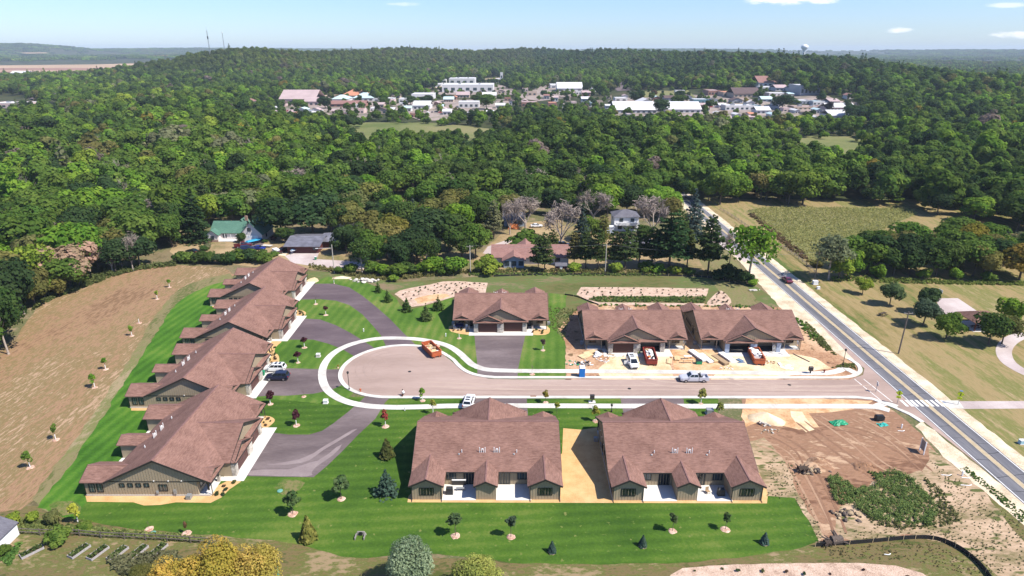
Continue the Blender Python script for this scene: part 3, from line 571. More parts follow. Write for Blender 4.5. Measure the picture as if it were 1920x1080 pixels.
def twin_home(label, loc, rz, site=None, patio=True):
    """ridge along local x, garages towards local -y, bedroom wings towards +y; site: None = finished, else under construction"""
    t = thing('twin_home', label, 'house', loc, rz, 'brown roofed twin homes on the cul-de-sac')
    T = 0.16
    # walls
    w = MB()
    w.box(0, 0.95, 0.02, 2*HX, 13.5, 2.58)                                        # main block y -5.8 .. 7.7
    for s in (-1, 1):                                                             # gable triangles
        x = s*(HX-.06); a = [(x-.06, -7.75, 2.606), (x-.06, 7.75, 2.606), (x-.06, 0, rz_at(0)-.22)]; b = [(x+.06, p[1], p[2]) for p in a]
        w.hull(a, b)
        w.box(s*(HX-2.3), 9.52, 0.02, 4.594, 3.6, 2.58)                           # bedroom wings
        xa = s*(HX-2.3); f = 11.32
        w.hull([(xa-2.28, f-.1, 2.606), (xa+2.28, f-.1, 2.606), (xa, f-.1, 3.58)], [(xa-2.28, f-.003, 2.606), (xa+2.28, f-.003, 2.606), (xa, f-.003, 3.58)])
    w.box(0, 9.52, 0.02, 3.0, 3.6, 2.58)
    w.hull([(-1.48, 11.22, 2.606), (1.48, 11.22, 2.606), (0, 11.22, 3.3)], [(-1.48, 11.317, 2.606), (1.48, 11.317, 2.606), (0, 11.317, 3.3)])
    if site is None:
        w.box(-3.0, -7.55, 0.02, 6.9, 3.45, 2.56); w.box(3.25, -7.30, 0.02, 5.55, 2.95, 2.555)
    else:                                                                         # open shells: side and party walls only
        for x, y0 in ((-6.4, -9.2), (0.2, -9.2), (6.0, -8.75)): w.box(x, (y0-5.8)/2, .02, .16, -5.81-y0, 2.56)
    w.hull([(-5.6, -8.55, 3.0), (5.6, -8.55, 3.0), (0, -8.55, 5.72)], [(-5.6, -8.67, 3.0), (5.6, -8.67, 3.0), (0, -8.67, 5.72)])      # big front gable
    w.hull([(-5.65, -9.22, 2.98), (-.35, -9.22, 2.98), (-3.0, -9.22, 4.22)], [(-5.65, -9.32, 2.98), (-.35, -9.32, 2.98), (-3.0, -9.32, 4.22)])
    w.build('wall', M['siding'], t)
    if site is not None:
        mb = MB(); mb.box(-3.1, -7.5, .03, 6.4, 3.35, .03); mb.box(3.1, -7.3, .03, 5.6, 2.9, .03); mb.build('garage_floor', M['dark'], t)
    bt = MB()
    for s in (-1, 1):
        battens_y(bt, -5.8, 11.3, s*HX, .3, 2.6, s); battens_y(bt, -7.5, 7.5, s*HX, 2.72, lambda y: rz_at(y)-.3, s)
        battens_x(bt, s*(HX-2.3)-2.29, s*(HX-2.3)+2.29, 11.32, .12, 2.6, 1); battens_x(bt, s*(HX-2.3)-2.0, s*(HX-2.3)+2.0, 11.32, 2.66, lambda x, c=s*(HX-2.3): 3.6-abs(x-c)*.43, 1)
    battens_x(bt, -1.5, 1.5, 11.32, .12, 2.6, 1); battens_x(bt, -5.4, 5.4, -8.67, 3.05, lambda x: 5.6-abs(x)*.482, -1); battens_x(bt, -5.5, -.5, -9.32, 3.03, lambda x: 4.12-abs(x+3)*.46, -1)
    battens_x(bt, -6.85, -1.52, 7.70, .1, 2.55, 1); battens_x(bt, 1.52, 6.85, 7.70, .1, 2.55, 1)
    stuff(bt.build('batten', M['batten'], t))
    for s in (-1, 1): f = MB(); f.box(s*(HX+.01), 1.9, 0, .06, 19.0, .30); f.build('foundation', M['found'], t)
    for s in (-1, 1): bd = MB(); bd.box(s*(HX+.02), 0.2, 2.60, .05, 15.2, .11); bd.build('band_board', M['fascia'], t)
    # roofs
    r = MB()
    r.slab([(-RX, -EY, EZ), (RX, -EY, EZ), (RX, 0, RZ), (-RX, 0, RZ)], T); r.slab([(RX, EY, EZ), (-RX, EY, EZ), (-RX, 0, RZ), (RX, 0, RZ)], T)
    roof = r.build('roof', M['roof'], t)
    cap = MB()
    n = 46
    for k in range(n):
        x = -RX+(k+.5)*2*RX/n; cap.box(x, 0, RZ-.035+.008*(k % 2), 2*RX/n+.02, .26, .05)
    stuff(cap.build('ridge_cap', M['ridge'], roof))
    def gable_roof(name, cx, hw, yf, back, ez=EZ, sl=SL, side=1):
        zr = ez+hw*sl; yb = side*((RZ-zr)/SL-.15) if back is None else back; ye = side*(EY-.05) if back is None else back
        g = MB(); T2 = .14
        a = [(cx-hw, yf, ez), (cx, yf, zr), (cx, yb, zr), (cx-hw, ye, ez)]; b = [(cx+hw, yf, ez), (cx+hw, ye, ez), (cx, yb, zr), (cx, yf, zr)]
        for q in (a, b):
            if side > 0: pass
            g.slab(q, T2)
        o = g.build(name, M['roof_y'], t)
        c = MB(); m = max(2, int(abs(yf-yb)/.5))
        for k in range(m): c.box(cx, yf+(yb-yf)*(k+.5)/m, zr-.03+.008*(k % 2), .22, abs(yf-yb)/m+.02, .045)
        stuff(c.build('ridge_cap', M['ridge'], o))
        fs = MB()                                                                # barge boards of the gable end
        d = .05*side
        fs.beam((cx-hw, yf+d, ez-.01), (cx, yf+d, zr-.01), .05, .26); fs.beam((cx, yf+d, zr-.013), (cx+hw, yf+d, ez-.013), .05, .26)
        fs.build('barge_board', M['fascia'], t)
        return o
    for s in (-1, 1): gable_roof('wing_roof', s*(HX-2.3), 2.68, 11.75, None)
    gable_roof('wing_roof', 0, 1.85, 11.75, None)
    gable_roof('garage_roof', 0, 6.72, -9.05, None, side=-1)
    gable_roof('porch_gable_roof', -3.0, 3.62, -9.72, -9.0, ez=2.74, sl=.46, side=-1)
    for s in (-1, 1):                                                             # eyebrow gables over the porches
        cx = s*9.45; zf = 3.02; hw = 1.85; zr = zf+hw*.44; g = MB(); ye, yb = -(RZ-zf)/SL, -(RZ-zr)/SL
        g.slab([(cx-hw, -8.0, zf-.02), (cx, -8.0, zr), (cx, yb+.1, zr), (cx-hw, ye+.1, zf-.02)], .08); g.slab([(cx+hw, -8.0, zf-.02), (cx+hw, ye+.1, zf-.02), (cx, yb+.1, zr), (cx, -8.0, zr)], .08)
        g.build('eyebrow_roof', M['roof_y'], t)
        g = MB(); g.hull([(cx-hw+.1, -7.74, zf-.1), (cx+hw-.1, -7.74, zf-.1), (cx, -7.74, zr-.1)], [(cx-hw+.1, -7.80, zf-.1), (cx+hw-.1, -7.80, zf-.1), (cx, -7.80, zr-.1)]); g.build('eyebrow_wall', M['soffit'], t)
    p = MB()
    p.slab([(0.62, -9.42, 2.70), (6.72, -9.42, 2.70), (6.5, -8.66, 3.06), (0.2, -8.66, 3.06)], .1); p.build('skirt_roof', M['roof'], t); p = MB()
    p.slab([(-6.62, -9.98, 2.70), (.62, -9.98, 2.70), (.35, -9.3, 3.03), (-6.35, -9.3, 3.03)], .1); p.build('skirt_roof', M['roof'], t)
    for a, b in (((-6.85+.3, EY+.04, EZ-.02), (-1.85, EY+.04, EZ-.02)), ((1.85, EY+.04, EZ-.02), (6.25, EY+.04, EZ-.02)), ((-RX, -EY-.04, EZ-.02), (-6.72, -EY-.04, EZ-.02)), ((6.72, -EY-.04, EZ-.02), (RX, -EY-.04, EZ-.02)), ((-6.64, -10.03, 2.71), (.64, -10.03, 2.71)), ((.66, -9.46, 2.71), (6.74, -9.46, 2.71))):
        fa = MB(); fa.beam(a, b, .09, .15); fa.build('gutter', M['fascia'], t)
    for s in (-1, 1):
        for e in (-1, 1): fa = MB(); fa.beam((s*(RX+.03), e*EY, EZ-.015), (s*(RX+.03), 0, RZ-.015), .05, .27); fa.build('rake_board', M['fascia'], t)
    for x in (-HX+.05, -6.7, 6.7, HX-.05): ds = MB(); ds.box(x, 11.38, .15, .09, .09, 2.5); ds.bar((x, 11.38, .2), (x, 11.9, .06), .05, 5); ds.build('downspout', M['fascia'], t)
    for s in (-1, 1): ds = MB(); ds.box(s*(HX-.1), -7.9, .1, .09, .09, 2.5); ds.build('downspout', M['fascia'], t)
    # end walls: wing windows, high windows, a double window, meters
    for s in (-1, 1):
        for y in (10.25, 9.05): window(t, (s*HX, y, .75), .95, 1.55, 'y', s, 1)
        for y in (5.6, 4.35, 3.1, 1.85): window(t, (s*HX, y, 1.65), .82, .72, 'y', s, 1)
        window(t, (s*HX, -.6, .95), 1.35, 1.2, 'y', s, 2)
        mt = MB(); mt.box(s*(HX+.1), .4, .5, .16, .35, .5); mt.bar((s*(HX+.1), .4, .75), (s*(HX+.24), .4, .75), .14, 8); mt.build('meter_box', M['grey'], t); mt = MB(); mt.box(s*(HX+.1), -2.3, .45, .18, .4, .75); mt.box(s*(HX+.1), -2.3, .05, .06, .06, .4); mt.build('meter_box', M['grey'], t)
        ac = MB(); ac.box(s*(HX+.62), -4.6, .0, .7, .7, .72); ac.box(s*(HX+.62), -4.6, .722, .6, .6, .04); ac.build('condenser', M['grey'], t)
        for y in (.6, -1.6, -3.6): lt = MB(); lt.box(s*(HX+.08), y, 2.74, .1, .16, .12); lt.build('wall_vent', M['white'], t)
        window(t, (s*(HX-2.3), 11.32, .85), 2.2, 1.35, 'x', 1, 3, dark=(site is None and rng.random() < .4))
        window(t, (s*5.55, 7.7, 1.0), 1.55, 1.3, 'x', 1, 2); window(t, (s*2.75, 7.7, .12), 1.75, 2.15, 'x', 1, 2, dark=True)
        c = MB(); c.box(s*4.2, 9.62, 0, 5.36, 3.8, .10); c.build('patio', M['conc'], t)
        # porch
        c = MB(); c.box(s*8.95, -6.72, 0, 4.6, 1.8, .16); c.build('porch_slab', M['conc'], t)
        for x in (HX-.15, 7.75):
            if site is None and x < 8:
                q = MB(); q.box(s*x, -7.42, .16, .42, .42, .85); q.build('column_base', M['stone'], t)
            q = MB(); q.box(s*x, -7.42, .16 if site else 1.0, .2, .2, 2.45-(0.16 if site else 1.0)); q.build('porch_column', M['post' if site else 'fascia'], t)
        q = MB(); q.box(s*9.15, -7.42, 2.45, 4.6, .22, .22); q.build('porch_beam', M['post' if site else 'fascia'], t)
        window(t, (s*9.6, -5.8, .9), 1.7, 1.25, 'x', -1, 2, dark=True)
        d = MB(); d.box(s*7.15, -5.83, .17, 1.0, .08, 2.05); dd = d.build('entry_door', M['frame'], t)
        h = MB(); h.bar((s*7.15+.38, -5.88, 1.1), (s*7.15+.38, -5.97, 1.1), .035, 6); h.build('handle', M['grey'], dd)
    # garages
    for cx, y, fin in ((-3.1, -9.28, True), (3.1, -8.78, True)):
        if site is None or (site == 'left_door' and cx < 0):
            back = MB(); back.box(cx, y-.01, .04, 4.5, .06, 2.25); gd = back.build('garage_door', M['fascia'], t)
            for k in range(4):
                q = MB(); q.box(cx, y-.055, .05+k*.56, 4.44, .05, .535); 
                for j in range(4): q.box(cx-1.66+j*1.107, y-.085, .12+k*.56, .86, .02, .38)
                q.build('panel', M['gdoor'], gd)
            hd = MB(); hd.box(cx, y-.02, 2.29, 4.9, .1, .25); hd.build('door_header', M['fascia'], t)
        else:
            hd = MB(); hd.box(cx, y+.1, 2.3, 4.9, .16, .26); hd.build('door_header', M['siding'], t)
    pm = 'wrap' if site == 'open' else 'stone'
    for x, y, wd in ((-5.95, -9.27, .95), (-.05, -9.27, 1.45), (5.8, -8.75, .95)): pier(t, x, y, wd, pm)
    ap = MB(); ap.hull([(-7.6, -11.2, 0), (7.8, -11.2, 0), (7.8, -7.63, 0), (-7.6, -7.63, 0)], [(-7.6, -11.2, .055), (7.8, -11.2, .055), (7.8, -7.63, .055), (-7.6, -7.63, .055)]); ap.build('apron', M['conc'], t)
    # vent pipes on the rear slope
    y = 5.15; z = rz_at(y)
    for x0, flip in ((.75, -1), (-1.55, 1)):
        v = MB()
        for j, (dx, h, hook) in enumerate(((-.42, .95, 0), (-.14, .62, 1), (.16, .62, -1), (.44, .95, 0))):
            x = x0+dx*flip; v.bar((x, y, z-.1), (x, y, z+h), .055, 7)
            if hook: v.bar((x, y, z+h), (x+.13*hook*flip, y, z+h+.08), .055, 7); v.bar((x+.13*hook*flip, y, z+h+.08), (x+.2*hook*flip, y, z+h-.12), .055, 7)
        v.build('vent_pipe', M['pvc'], roof)
    for x in (4.0, -4.7):
        v = MB(); v.bar((x, y, z-.1), (x, y, z+.5), .06, 7); v.build('vent_pipe', M['pvc'], roof)
        v = MB(); v.lathe([(.16, 0), (.16, .12), (.02, .2)], x+.45, y+.3, rz_at(y+.3)-.03, 8); v.build('roof_vent', M['grey'], roof)
    return t
proto = twin_home('brown roofed twin home standing alone left of the two unfinished ones', (-2.75, 152.2, 0), 0)
copy_tree(proto, None, (-3.95, 92.2, 0), PI, 'brown roofed twin home on the south lawn with hot tub and red chairs')
copy_tree(proto, None, (26.5, 92.0, 0), PI, 'brown roofed twin home on the south side next to the bare dirt lot')
for (x, y), lb in zip(((-53.7, 93.0), (-61.4, 118.9), (-63.9, 145.4), (-69.1, 171.3)),
    ('brown roofed twin home nearest end of the west row, gable wall facing the lawn', 'brown roofed twin home in the west row with two cars on its drive', 'brown roofed twin home third from the near end of the west row', 'brown roofed twin home at the far end of the west row beside the neighbours')):
    copy_tree(proto, None, (x, y, 0), PI/2, lb)
twin_home('unfinished twin home with stone piers and one garage bay open behind a white car', (28.1, 140.9, 0), 0, 'left_door')
twin_home('unfinished twin home with blue grey wrapped piers, open garage bays and a ladder', (54.3, 140.9, 0), 0, 'open')
# golden mulch beds round the finished homes
sheet('mulch_bed', [(766, 930), (764, 942), (1080, 943), (1438, 944), (1440, 925), (1430, 900), (1395, 830), (1290, 850), (1145, 850), (1130, 800), (1090, 806), (1056, 803), (1054, 850), (1000, 900), (800, 900)], 0.025, 'mulch')
sheet('mulch_bed', [(160, 929), (163, 941), (250, 942), (270, 948), (300, 947), (330, 942), (395, 943), (415, 933), (430, 918), (452, 903), (440, 895), (380, 925), (180, 925)], 0.025, 'mulch')
sheet('mulch_bed', [(488, 806), (500, 803), (515, 790), (511, 783), (500, 780), (492, 783), (478, 812), (486, 812)], 0.028, 'mulch', sm=3)
sheet('mulch_bed', [(246, 762), (246, 770), (270, 770), (290, 768), (300, 745), (262, 752)], 0.025, 'mulch')
sheet('mulch_bed', [(500, 684), (521, 684), (523, 668), (515, 660), (518, 650), (528, 640), (508, 640), (498, 660)], 0.029, 'mulch', sm=3)
sheet('mulch_bed', [(552, 592), (566, 596), (574, 587), (566, 582), (556, 582)], 0.029, 'mulch', sm=3)
sheet('mulch_bed', [(398, 574), (398, 576), (408, 576), (410, 565)], 0.025, 'mulch')
sheet('mulch_bed', [(842, 612), (846, 622), (878, 628), (885, 622), (860, 610)], 0.029, 'mulch', sm=2)
sheet('mulch_bed', [(996, 616), (996, 627), (1022, 628), (1031, 622), (1026, 612)], 0.029, 'mulch', sm=2)
sheet('sand_patch', [(575, 526), (590, 520), (598, 527), (584, 531)], 0.029, 'sand', sm=2)
# ------------------------------------------------------------------ trees
LEAF = leaf_mat('foliage', 0.44)
M['bark'] = plain('bark', (0.115, 0.088, 0.066), 0.95, var=0.3, scale=3)
M['bark_pale'] = plain('pale_bark', (0.36, 0.30, 0.25), 0.95, var=0.25, scale=3)
M['guard'] = plain('white_trunk_guard', (0.72, 0.70, 0.67), 0.6, var=0.05)
M['ring'] = ground_mat('pink_bark_ring', [(0.34, 0.19, 0.13), (0.52, 0.34, 0.25), (0.62, 0.44, 0.34)], 1.0, 6.0, 0.7)

def quads_mesh(name, P, N, S, var, seed, aspect=1.0, mat=None):
    """one square leaf clump per point P with normal N and half size S"""
    r = np.random.default_rng(seed); n = len(P)
    N = N/np.linalg.norm(N, axis=1, keepdims=True)
    a = r.normal(size=(n, 3)); u = np.cross(N, a); u /= np.linalg.norm(u, axis=1, keepdims=True)+1e-9; w = np.cross(N, u)
    S = S[:, None]
    j = lambda: (0.75+0.5*r.random((n, 1)))
    V = np.stack([P-u*S*j()-w*S*aspect*j(), P+u*S*j()-w*S*aspect*j(), P+u*S*j()+w*S*aspect*j(), P-u*S*j()+w*S*aspect*j()], 1).reshape(-1, 3)
    me = bpy.data.meshes.new(name); me.vertices.add(n*4); me.vertices.foreach_set('co', V.ravel().astype(np.float32))
    me.loops.add(n*4); me.loops.foreach_set('vertex_index', np.arange(n*4, dtype=np.int32))
    me.polygons.add(n); me.polygons.foreach_set('loop_start', np.arange(0, n*4, 4, dtype=np.int32))
    at = me.attributes.new('leafvar', 'FLOAT', 'FACE'); at.data.foreach_set('value', var.astype(np.float32))
    me.materials.append(mat or LEAF); me.update(calc_edges=True); return me
def unit(r, n):
    d = r.normal(size=(n, 3)); return d/np.linalg.norm(d, axis=1, keepdims=True)
def crown_broad(name, seed, n, leaf, w=5.0, z0=2.2, z1=12.0, lobes=16, airy=0.0):
    """a rounded crown of many lobes: total height z1, radius w"""
    r = np.random.default_rng(seed); C = []; RD = []
    hz = (z1-z0)/2
    for k in range(lobes):
        d = unit(r, 1)[0]; d[2] = abs(d[2])*1.15-0.45 if k % 3 else d[2]
        f = 0.38+0.42*r.random()
        c = np.array([d[0]*w*f*1.05, d[1]*w*f*1.05, z0+hz+d[2]*hz*f*1.05]); C.append(c); RD.append(w*(0.30+0.24*r.random()))
    C.append(np.array([0, 0, z0+hz])); RD.append(w*0.62)
    C = np.array(C); RD = np.array(RD); p = RD**2/np.sum(RD**2); li = r.choice(len(C), n, p=p)
    d = unit(r, n); d[:, 2] = np.where(r.random(n) < .3, np.abs(d[:, 2]), d[:, 2])
    rad = RD[li]*(0.80+0.28*r.random(n))
    P = C[li]+d*rad[:, None]*np.array([1, 1, .85])
    P[:, 2] = np.maximum(P[:, 2], z0*0.6)
    N = d*0.9+unit(r, n)*(0.42+airy)+np.array([0, 0, .25])
    lobe_t = r.random(len(C)); var = np.clip(0.55*lobe_t[li]+0.45*r.random(n), 0, 1)
    return quads_mesh(name, P, N, leaf*(0.55+0.8*r.random(n)), var, seed+1)
def crown_pine(name, seed, n, leaf, w=4.2, z0=2.5, z1=15.0, tiers=9, drop=0.12, tip=0.12):
    """tiers of flat boughs round the stem, shorter towards the top"""
    r = np.random.default_rng(seed); P = []; N = []; V = []
    boughs = []
    for t in range(tiers):
        f = t/(tiers-1); z = z0+(z1-z0)*f*0.97; L = w*((1-f)**0.75*(1-tip)+tip)*(0.8+0.35*r.random()); k = max(4, int(8-4*f))
        for j in range(k): boughs.append((z+r.uniform(-.35, .35), 2*PI*(j+r.random()*.7)/k, L*(0.7+0.45*r.random()), r.random()))
    tot = sum(b[2]**1.5 for b in boughs)
    for z, a, L, tv in boughs:
        m = max(5, int(n*L**1.5/tot)); s = r.random(m)**0.6; side = r.normal(size=m)*0.17*L*(0.35+s)
        ca, sa = math.cos(a), math.sin(a)
        P.append(np.stack([ca*L*s-sa*side, sa*L*s+ca*side, z-drop*L*s+0.25*L*s*s*0.5+r.normal(size=m)*0.16], 1))
        N.append(unit(r, m)*0.75+np.array([ca*.25, sa*.25, 0.8])); V.append(np.clip(tv*.5+.5*r.random(m), 0, 1))
    P, N, V = np.concatenate(P), np.concatenate(N), np.concatenate(V)
    return quads_mesh(name, P, N, leaf*(0.6+0.7*r.random(len(P))), V, seed+1)
def crown_cone(name, seed, n, leaf, w=1.4, z0=0.2, z1=4.0):
    """dense young conifer"""
    r = np.random.default_rng(seed); f = 1-np.sqrt(r.random(n)); a = 2*PI*r.random(n)
    rad = w*(1-f)**0.9*(0.72+0.3*r.random(n)+0.10*np.sin(a*5+f*14)); P = np.stack([np.cos(a)*rad, np.sin(a)*rad, z0+(z1-z0)*f], 1)
    N = np.stack([np.cos(a), np.sin(a), np.full(n, .5)], 1)+unit(r, n)*.7
    return quads_mesh(name, P, N, leaf*(0.6+0.7*r.random(n)), r.random(n), seed+1)
def limbs(mb, r, p, d, L, rad, depth, spread=0.6, up=0.25, n=5, out=None):
    """recursive bare limbs"""
    q = p+d*L; mb.bar(p, q, rad, n, rad*0.62)
    if out is not None: out.append((p, q))
    if depth == 0: return
    for k in range(3 if depth > 1 else 3):
        e = (d+Vector((r.uniform(-1, 1), r.uniform(-1, 1), r.uniform(-.5, .8)))*spread+Vector((0, 0, up))).normalized()
        limbs(mb, r, p+d*L*r.uniform(.6, 1.0), e, L*r.uniform(.55, .8), rad*.55, depth-1, spread, up, max(3, n-1), out)
def trunk_mesh(name, seed, h, rad, fork=0.45, reach=2.6, mat='bark'):
    r = random.Random(seed); mb = MB(); top = Vector((r.uniform(-.3, .3), r.uniform(-.3, .3), h*fork))
    mb.bar((0, 0, -.3), (0, 0, .25), rad*1.5, 7, rad*1.05); mb.bar((0, 0, .25), top, rad, 7, rad*.72)
    for k in range(5):
        a = 2*PI*k/5+r.random(); e = top+Vector((math.cos(a)*reach*r.uniform(.5, 1), math.sin(a)*reach*r.uniform(.5, 1), h*r.uniform(.15, .38)))
        mb.bar(top-Vector((0, 0, r.uniform(0, h*.12))), e, rad*.5, 5, rad*.16)
    mb.bar(top, (top.x*1.4, top.y*1.4, h*.85), rad*.65, 5, rad*.15)
    return mb.mesh(name, [M[mat]])
def bare_meshes(seed, h=11.0, spread=0.62):
    r = random.Random(seed); mb = MB()
    tw = []
    mb.bar((0, 0, -.3), (0, 0, h*.22), .34, 7, .26)
    for k in range(5): limbs(mb, r, Vector((0, 0, h*r.uniform(.16, .24))), Vector((r.uniform(-.8, .8), r.uniform(-.8, .8), 1)).normalized(), h*.30, .17, 3, spread, .22, 5, tw)
    t = mb.mesh('bare_limbs', [M['bark_pale']])
    q = np.random.default_rng(seed); ends = np.array([[*b] for a, b in tw[len(tw)//4:]]); P = ends[q.integers(0, len(ends), 900)]+q.normal(size=(900, 3))*np.array([.55, .55, .5])
    n = unit(q, 900); 
    c = quads_mesh('twigs', P, n, 0.045+0.03*q.random(900), q.random(900), seed, aspect=11.0, mat=M['twig'])
    return t, c
M['twig'] = plain('dry_twigs', (0.27, 0.215, 0.18), 0.95, var=0.2)

TRUNKS = [trunk_mesh('trunk', 3+k, 12, .26) for k in range(4)]
PALE = [trunk_mesh('trunk', 13+k, 12, .24, mat='bark_pale') for k in range(2)]
ph = MB(); ph.bar((0, 0, -.3), (0, 0, 14.6), .24, 7, .05); PINE_TRUNK = ph.mesh('trunk', [M['bark']])
CR = {'broad': [crown_broad('crown', 20+k, 3000, .27, w=4.9+.3*(k % 3), z0=2.0+.35*(k % 2), z1=11.6+.5*(k % 3), lobes=13+k) for k in range(7)],
      'airy': [crown_broad('crown', 50+k, 1500, .24, w=4.6, z0=3.4, z1=12.4, lobes=22, airy=.5) for k in range(3)],
      'pine': [crown_pine('crown', 70+k, 2400, .24, w=3.9, z0=4.6, z1=15, tiers=9, tip=.34) for k in range(3)],
      'spruce': [crown_pine('crown', 80+k, 2300, .22, w=3.3, z0=.6, z1=14.5, tiers=17, drop=.35, tip=.03) for k in range(2)],
      'fine': [crown_broad('crown', 30+k, 11000, .125, w=5.0, z0=.6, z1=12, lobes=24, airy=.25) for k in range(3)],
      'bush': [crown_broad('crown', 90+k, 1300, .19, w=2.6, z0=.1, z1=4.2, lobes=14) for k in range(4)]}
BARE = [bare_meshes(100+k, 11+k) for k in range(3)]
TINT = {'dark': (0.036, 0.066, 0.019), 'deep': (0.025, 0.048, 0.020), 'mid': (0.060, 0.105, 0.022), 'bright': (0.085, 0.160, 0.022), 'lime': (0.125, 0.185, 0.030), 'yellow': (0.23, 0.19, 0.035), 'olive': (0.095, 0.100, 0.035), 'grey': (0.105, 0.120, 0.070),
        'pine': (0.052, 0.078, 0.028), 'blue': (0.080, 0.110, 0.085), 'brown': (0.26, 0.16, 0.085), 'willow': (0.155, 0.165, 0.055), 'gold': (0.36, 0.26, 0.045), 'purple': (0.075, 0.026, 0.032), 'red': (0.28, 0.075, 0.05)}
for k_ in ('dark', 'deep', 'mid', 'bright', 'lime', 'olive', 'pine', 'grey'): TINT[k_] = (TINT[k_][0]*1.75, TINT[k_][1]*1.62, TINT[k_][2]*1.4)
TREE_COUNT = [0]
def tree(label, xy, h, kind='broad', tint='mid', group=None, wide=1.0, name=None, pale=False, z=0.0, rz=None):
    """one tree: trunk and crown, both children of an Empty at its foot"""
    r = random.Random(int(xy[0]*131+xy[1]*17)); base = {'broad': 12.0, 'fine': 12.0, 'airy': 12.5, 'pine': 15.0, 'spruce': 14.5, 'bush': 4.2, 'bare': 12.0}[kind]
    nm = name or {'broad': 'broadleaf_tree', 'fine': 'broadleaf_tree', 'airy': 'broadleaf_tree', 'pine': 'pine_tree', 'spruce': 'spruce_tree', 'bush': 'bush', 'bare': 'bare_tree'}[kind]
    t = thing(nm, label, 'bush' if kind == 'bush' else 'tree', (xy[0], xy[1], z), r.uniform(0, 6.28) if rz is None else rz, group)
    s = h/base; t.scale = (s*wide, s*wide, s)
    if kind == 'bare':
        a, b = r.choice(BARE); put('limbs', a, t); put('twigs', b, t); return t
    if kind != 'bush': put('trunk', PINE_TRUNK if kind in ('pine', 'spruce') else r.choice(PALE if pale else TRUNKS), t)
    c = put('crown', r.choice(CR[kind]), t); k = TINT[tint] if isinstance(tint, str) else tint
    j = r.uniform(.86, 1.16); c['tint'] = (k[0]*j*r.uniform(.93, 1.07), k[1]*j, k[2]*j*r.uniform(.9, 1.1))
    return t

# ---- the woods: where trees may stand (photo outlines of their feet, put on the ground)
def poly_world(px, z=0): return np.array([K(*p, z) for p in px])
def hit(px, py):
    """where the line of sight of a photo pixel meets the terrain"""
    X, Yv = (px-960)/FPX, (py-540)/FPX; t = np.geomspace(120, 9000, 900); x, y, z = X*t, (CP-Yv*SP)*t, H-(SP+Yv*CP)*t
    b = np.nonzero(z < terrain(x, y))[0]; k = b[0] if len(b) else len(t)-1
    return (float(x[k]), float(y[k]))
def inside(poly, x, y):
    c = np.zeros(len(x), bool); n = len(poly); j = n-1
    for i in range(n):
        xi, yi, xj, yj = poly[i][0], poly[i][1], poly[j][0], poly[j][1]
        c ^= ((yi > y) != (yj > y)) & (x < (xj-xi)*(y-yi)/(yj-yi+1e-12)+xi); j = i
    return c
CLEAR = [np.array([hit(*q_) if (q_[1] < 240 and 400 < q_[0] < 1700) else K(*q_) for q_ in p]) for p in (
    [(610, 255), (680, 234), (800, 233), (880, 239), (950, 248), (950, 262), (850, 264), (640, 268)],
    [(1445, 298), (1490, 262), (1600, 259), (1660, 272), (1650, 300), (1560, 315)],
    [(510, 206), (530, 187), (600, 180), (640, 176), (700, 178), (724, 210), (690, 230), (560, 231), (500, 222)],
    [(738, 205), (735, 190), (800, 166), (832, 152), (960, 144), (968, 180), (956, 214), (900, 229), (780, 231), (730, 216)],
    [(700, 222), (720, 186), (790, 178), (800, 226)], [(940, 212), (952, 172), (1010, 165), (1120, 178), (1150, 190), (1150, 214), (1050, 212)],
    [(972, 206), (975, 188), (1020, 160), (1100, 160), (1122, 176), (1050, 192), (1050, 206)],
    [(1130, 152), (1165, 150), (1200, 168), (1290, 168), (1400, 172), (1425, 160), (1490, 160), (1535, 172), (1614, 205), (1608, 240), (1480, 236), (1400, 240), (1320, 234), (1146, 234)],
    [(-80, 178), (100, 180), (104, 198), (60, 218), (-80, 220)],
    [(-500, 147), (-500, 121), (0, 121), (180, 120), (296, 116), (300, 124), (290, 134), (200, 143), (100, 147)],
    [(695, 385), (712, 370), (800, 385), (775, 410), (720, 405)],
    [(1290, 398), (1300, 380), (1330, 384), (1420, 384), (1720, 388), (1790, 420), (1920, 450), (2100, 470), (2100, 600), (1300, 560)])]
near_edge = poly_world([(-700, 900), (-60, 735), (4, 668), (58, 590), (100, 560), (150, 540), (210, 516), (262, 502), (330, 494), (325, 468), (345, 446), (395, 428), (470, 420), (530, 418), (560, 430), (640, 424), (680, 408), (800, 408), (900, 402), (1000, 396), (1150, 388), (1290, 392), (1700, 388), (1795, 424), (1930, 452), (2700, 520)])
edge_o = np.argsort(np.arctan2(near_edge[:, 0], near_edge[:, 1])); e_az = np.arctan2(near_edge[edge_o, 0], near_edge[edge_o, 1]); e_r = np.hypot(near_edge[edge_o, 0], near_edge[edge_o, 1])
def wood_points(r0, r1, step, seed, half=R(52)):
    """jittered grid of tree feet inside the woods between two distances"""
    r = np.random.default_rng(seed); xm = r1*math.sin(half)
    gx, gy = np.meshgrid(np.arange(-xm, xm, step), np.arange(0, r1, step)); x = (gx+r.uniform(-.42, .42, gx.shape)*step).ravel(); y = (gy+r.uniform(-.42, .42, gx.shape)*step).ravel()
    d, a = np.hypot(x, y), np.arctan2(x, y)
    ok = (d > np.interp(a, e_az, e_r)) & (np.abs(a) < half) & (d >= r0) & (d < r1)
    x, y = x[ok], y[ok]
    for c in CLEAR:                                    # ragged edges
        a = np.clip(np.hypot(x, y)*.016, 1.5, 16); k = ~inside(c, x+a*(np.sin(y/19.0)+np.sin(y/7.3+x/11)), y+a*1.3*(np.sin(x/15.0)+np.sin(x/6.1))); x, y = x[k], y[k]
    return x, y
COLOURS = [('dark', 'dark green', .26), ('deep', 'very dark green', .08), ('mid', 'mid green', .38), ('bright', 'bright green', .14), ('olive', 'dull olive green', .05), ('lime', 'pale lime green', .06), ('grey', 'grey green', .03)]
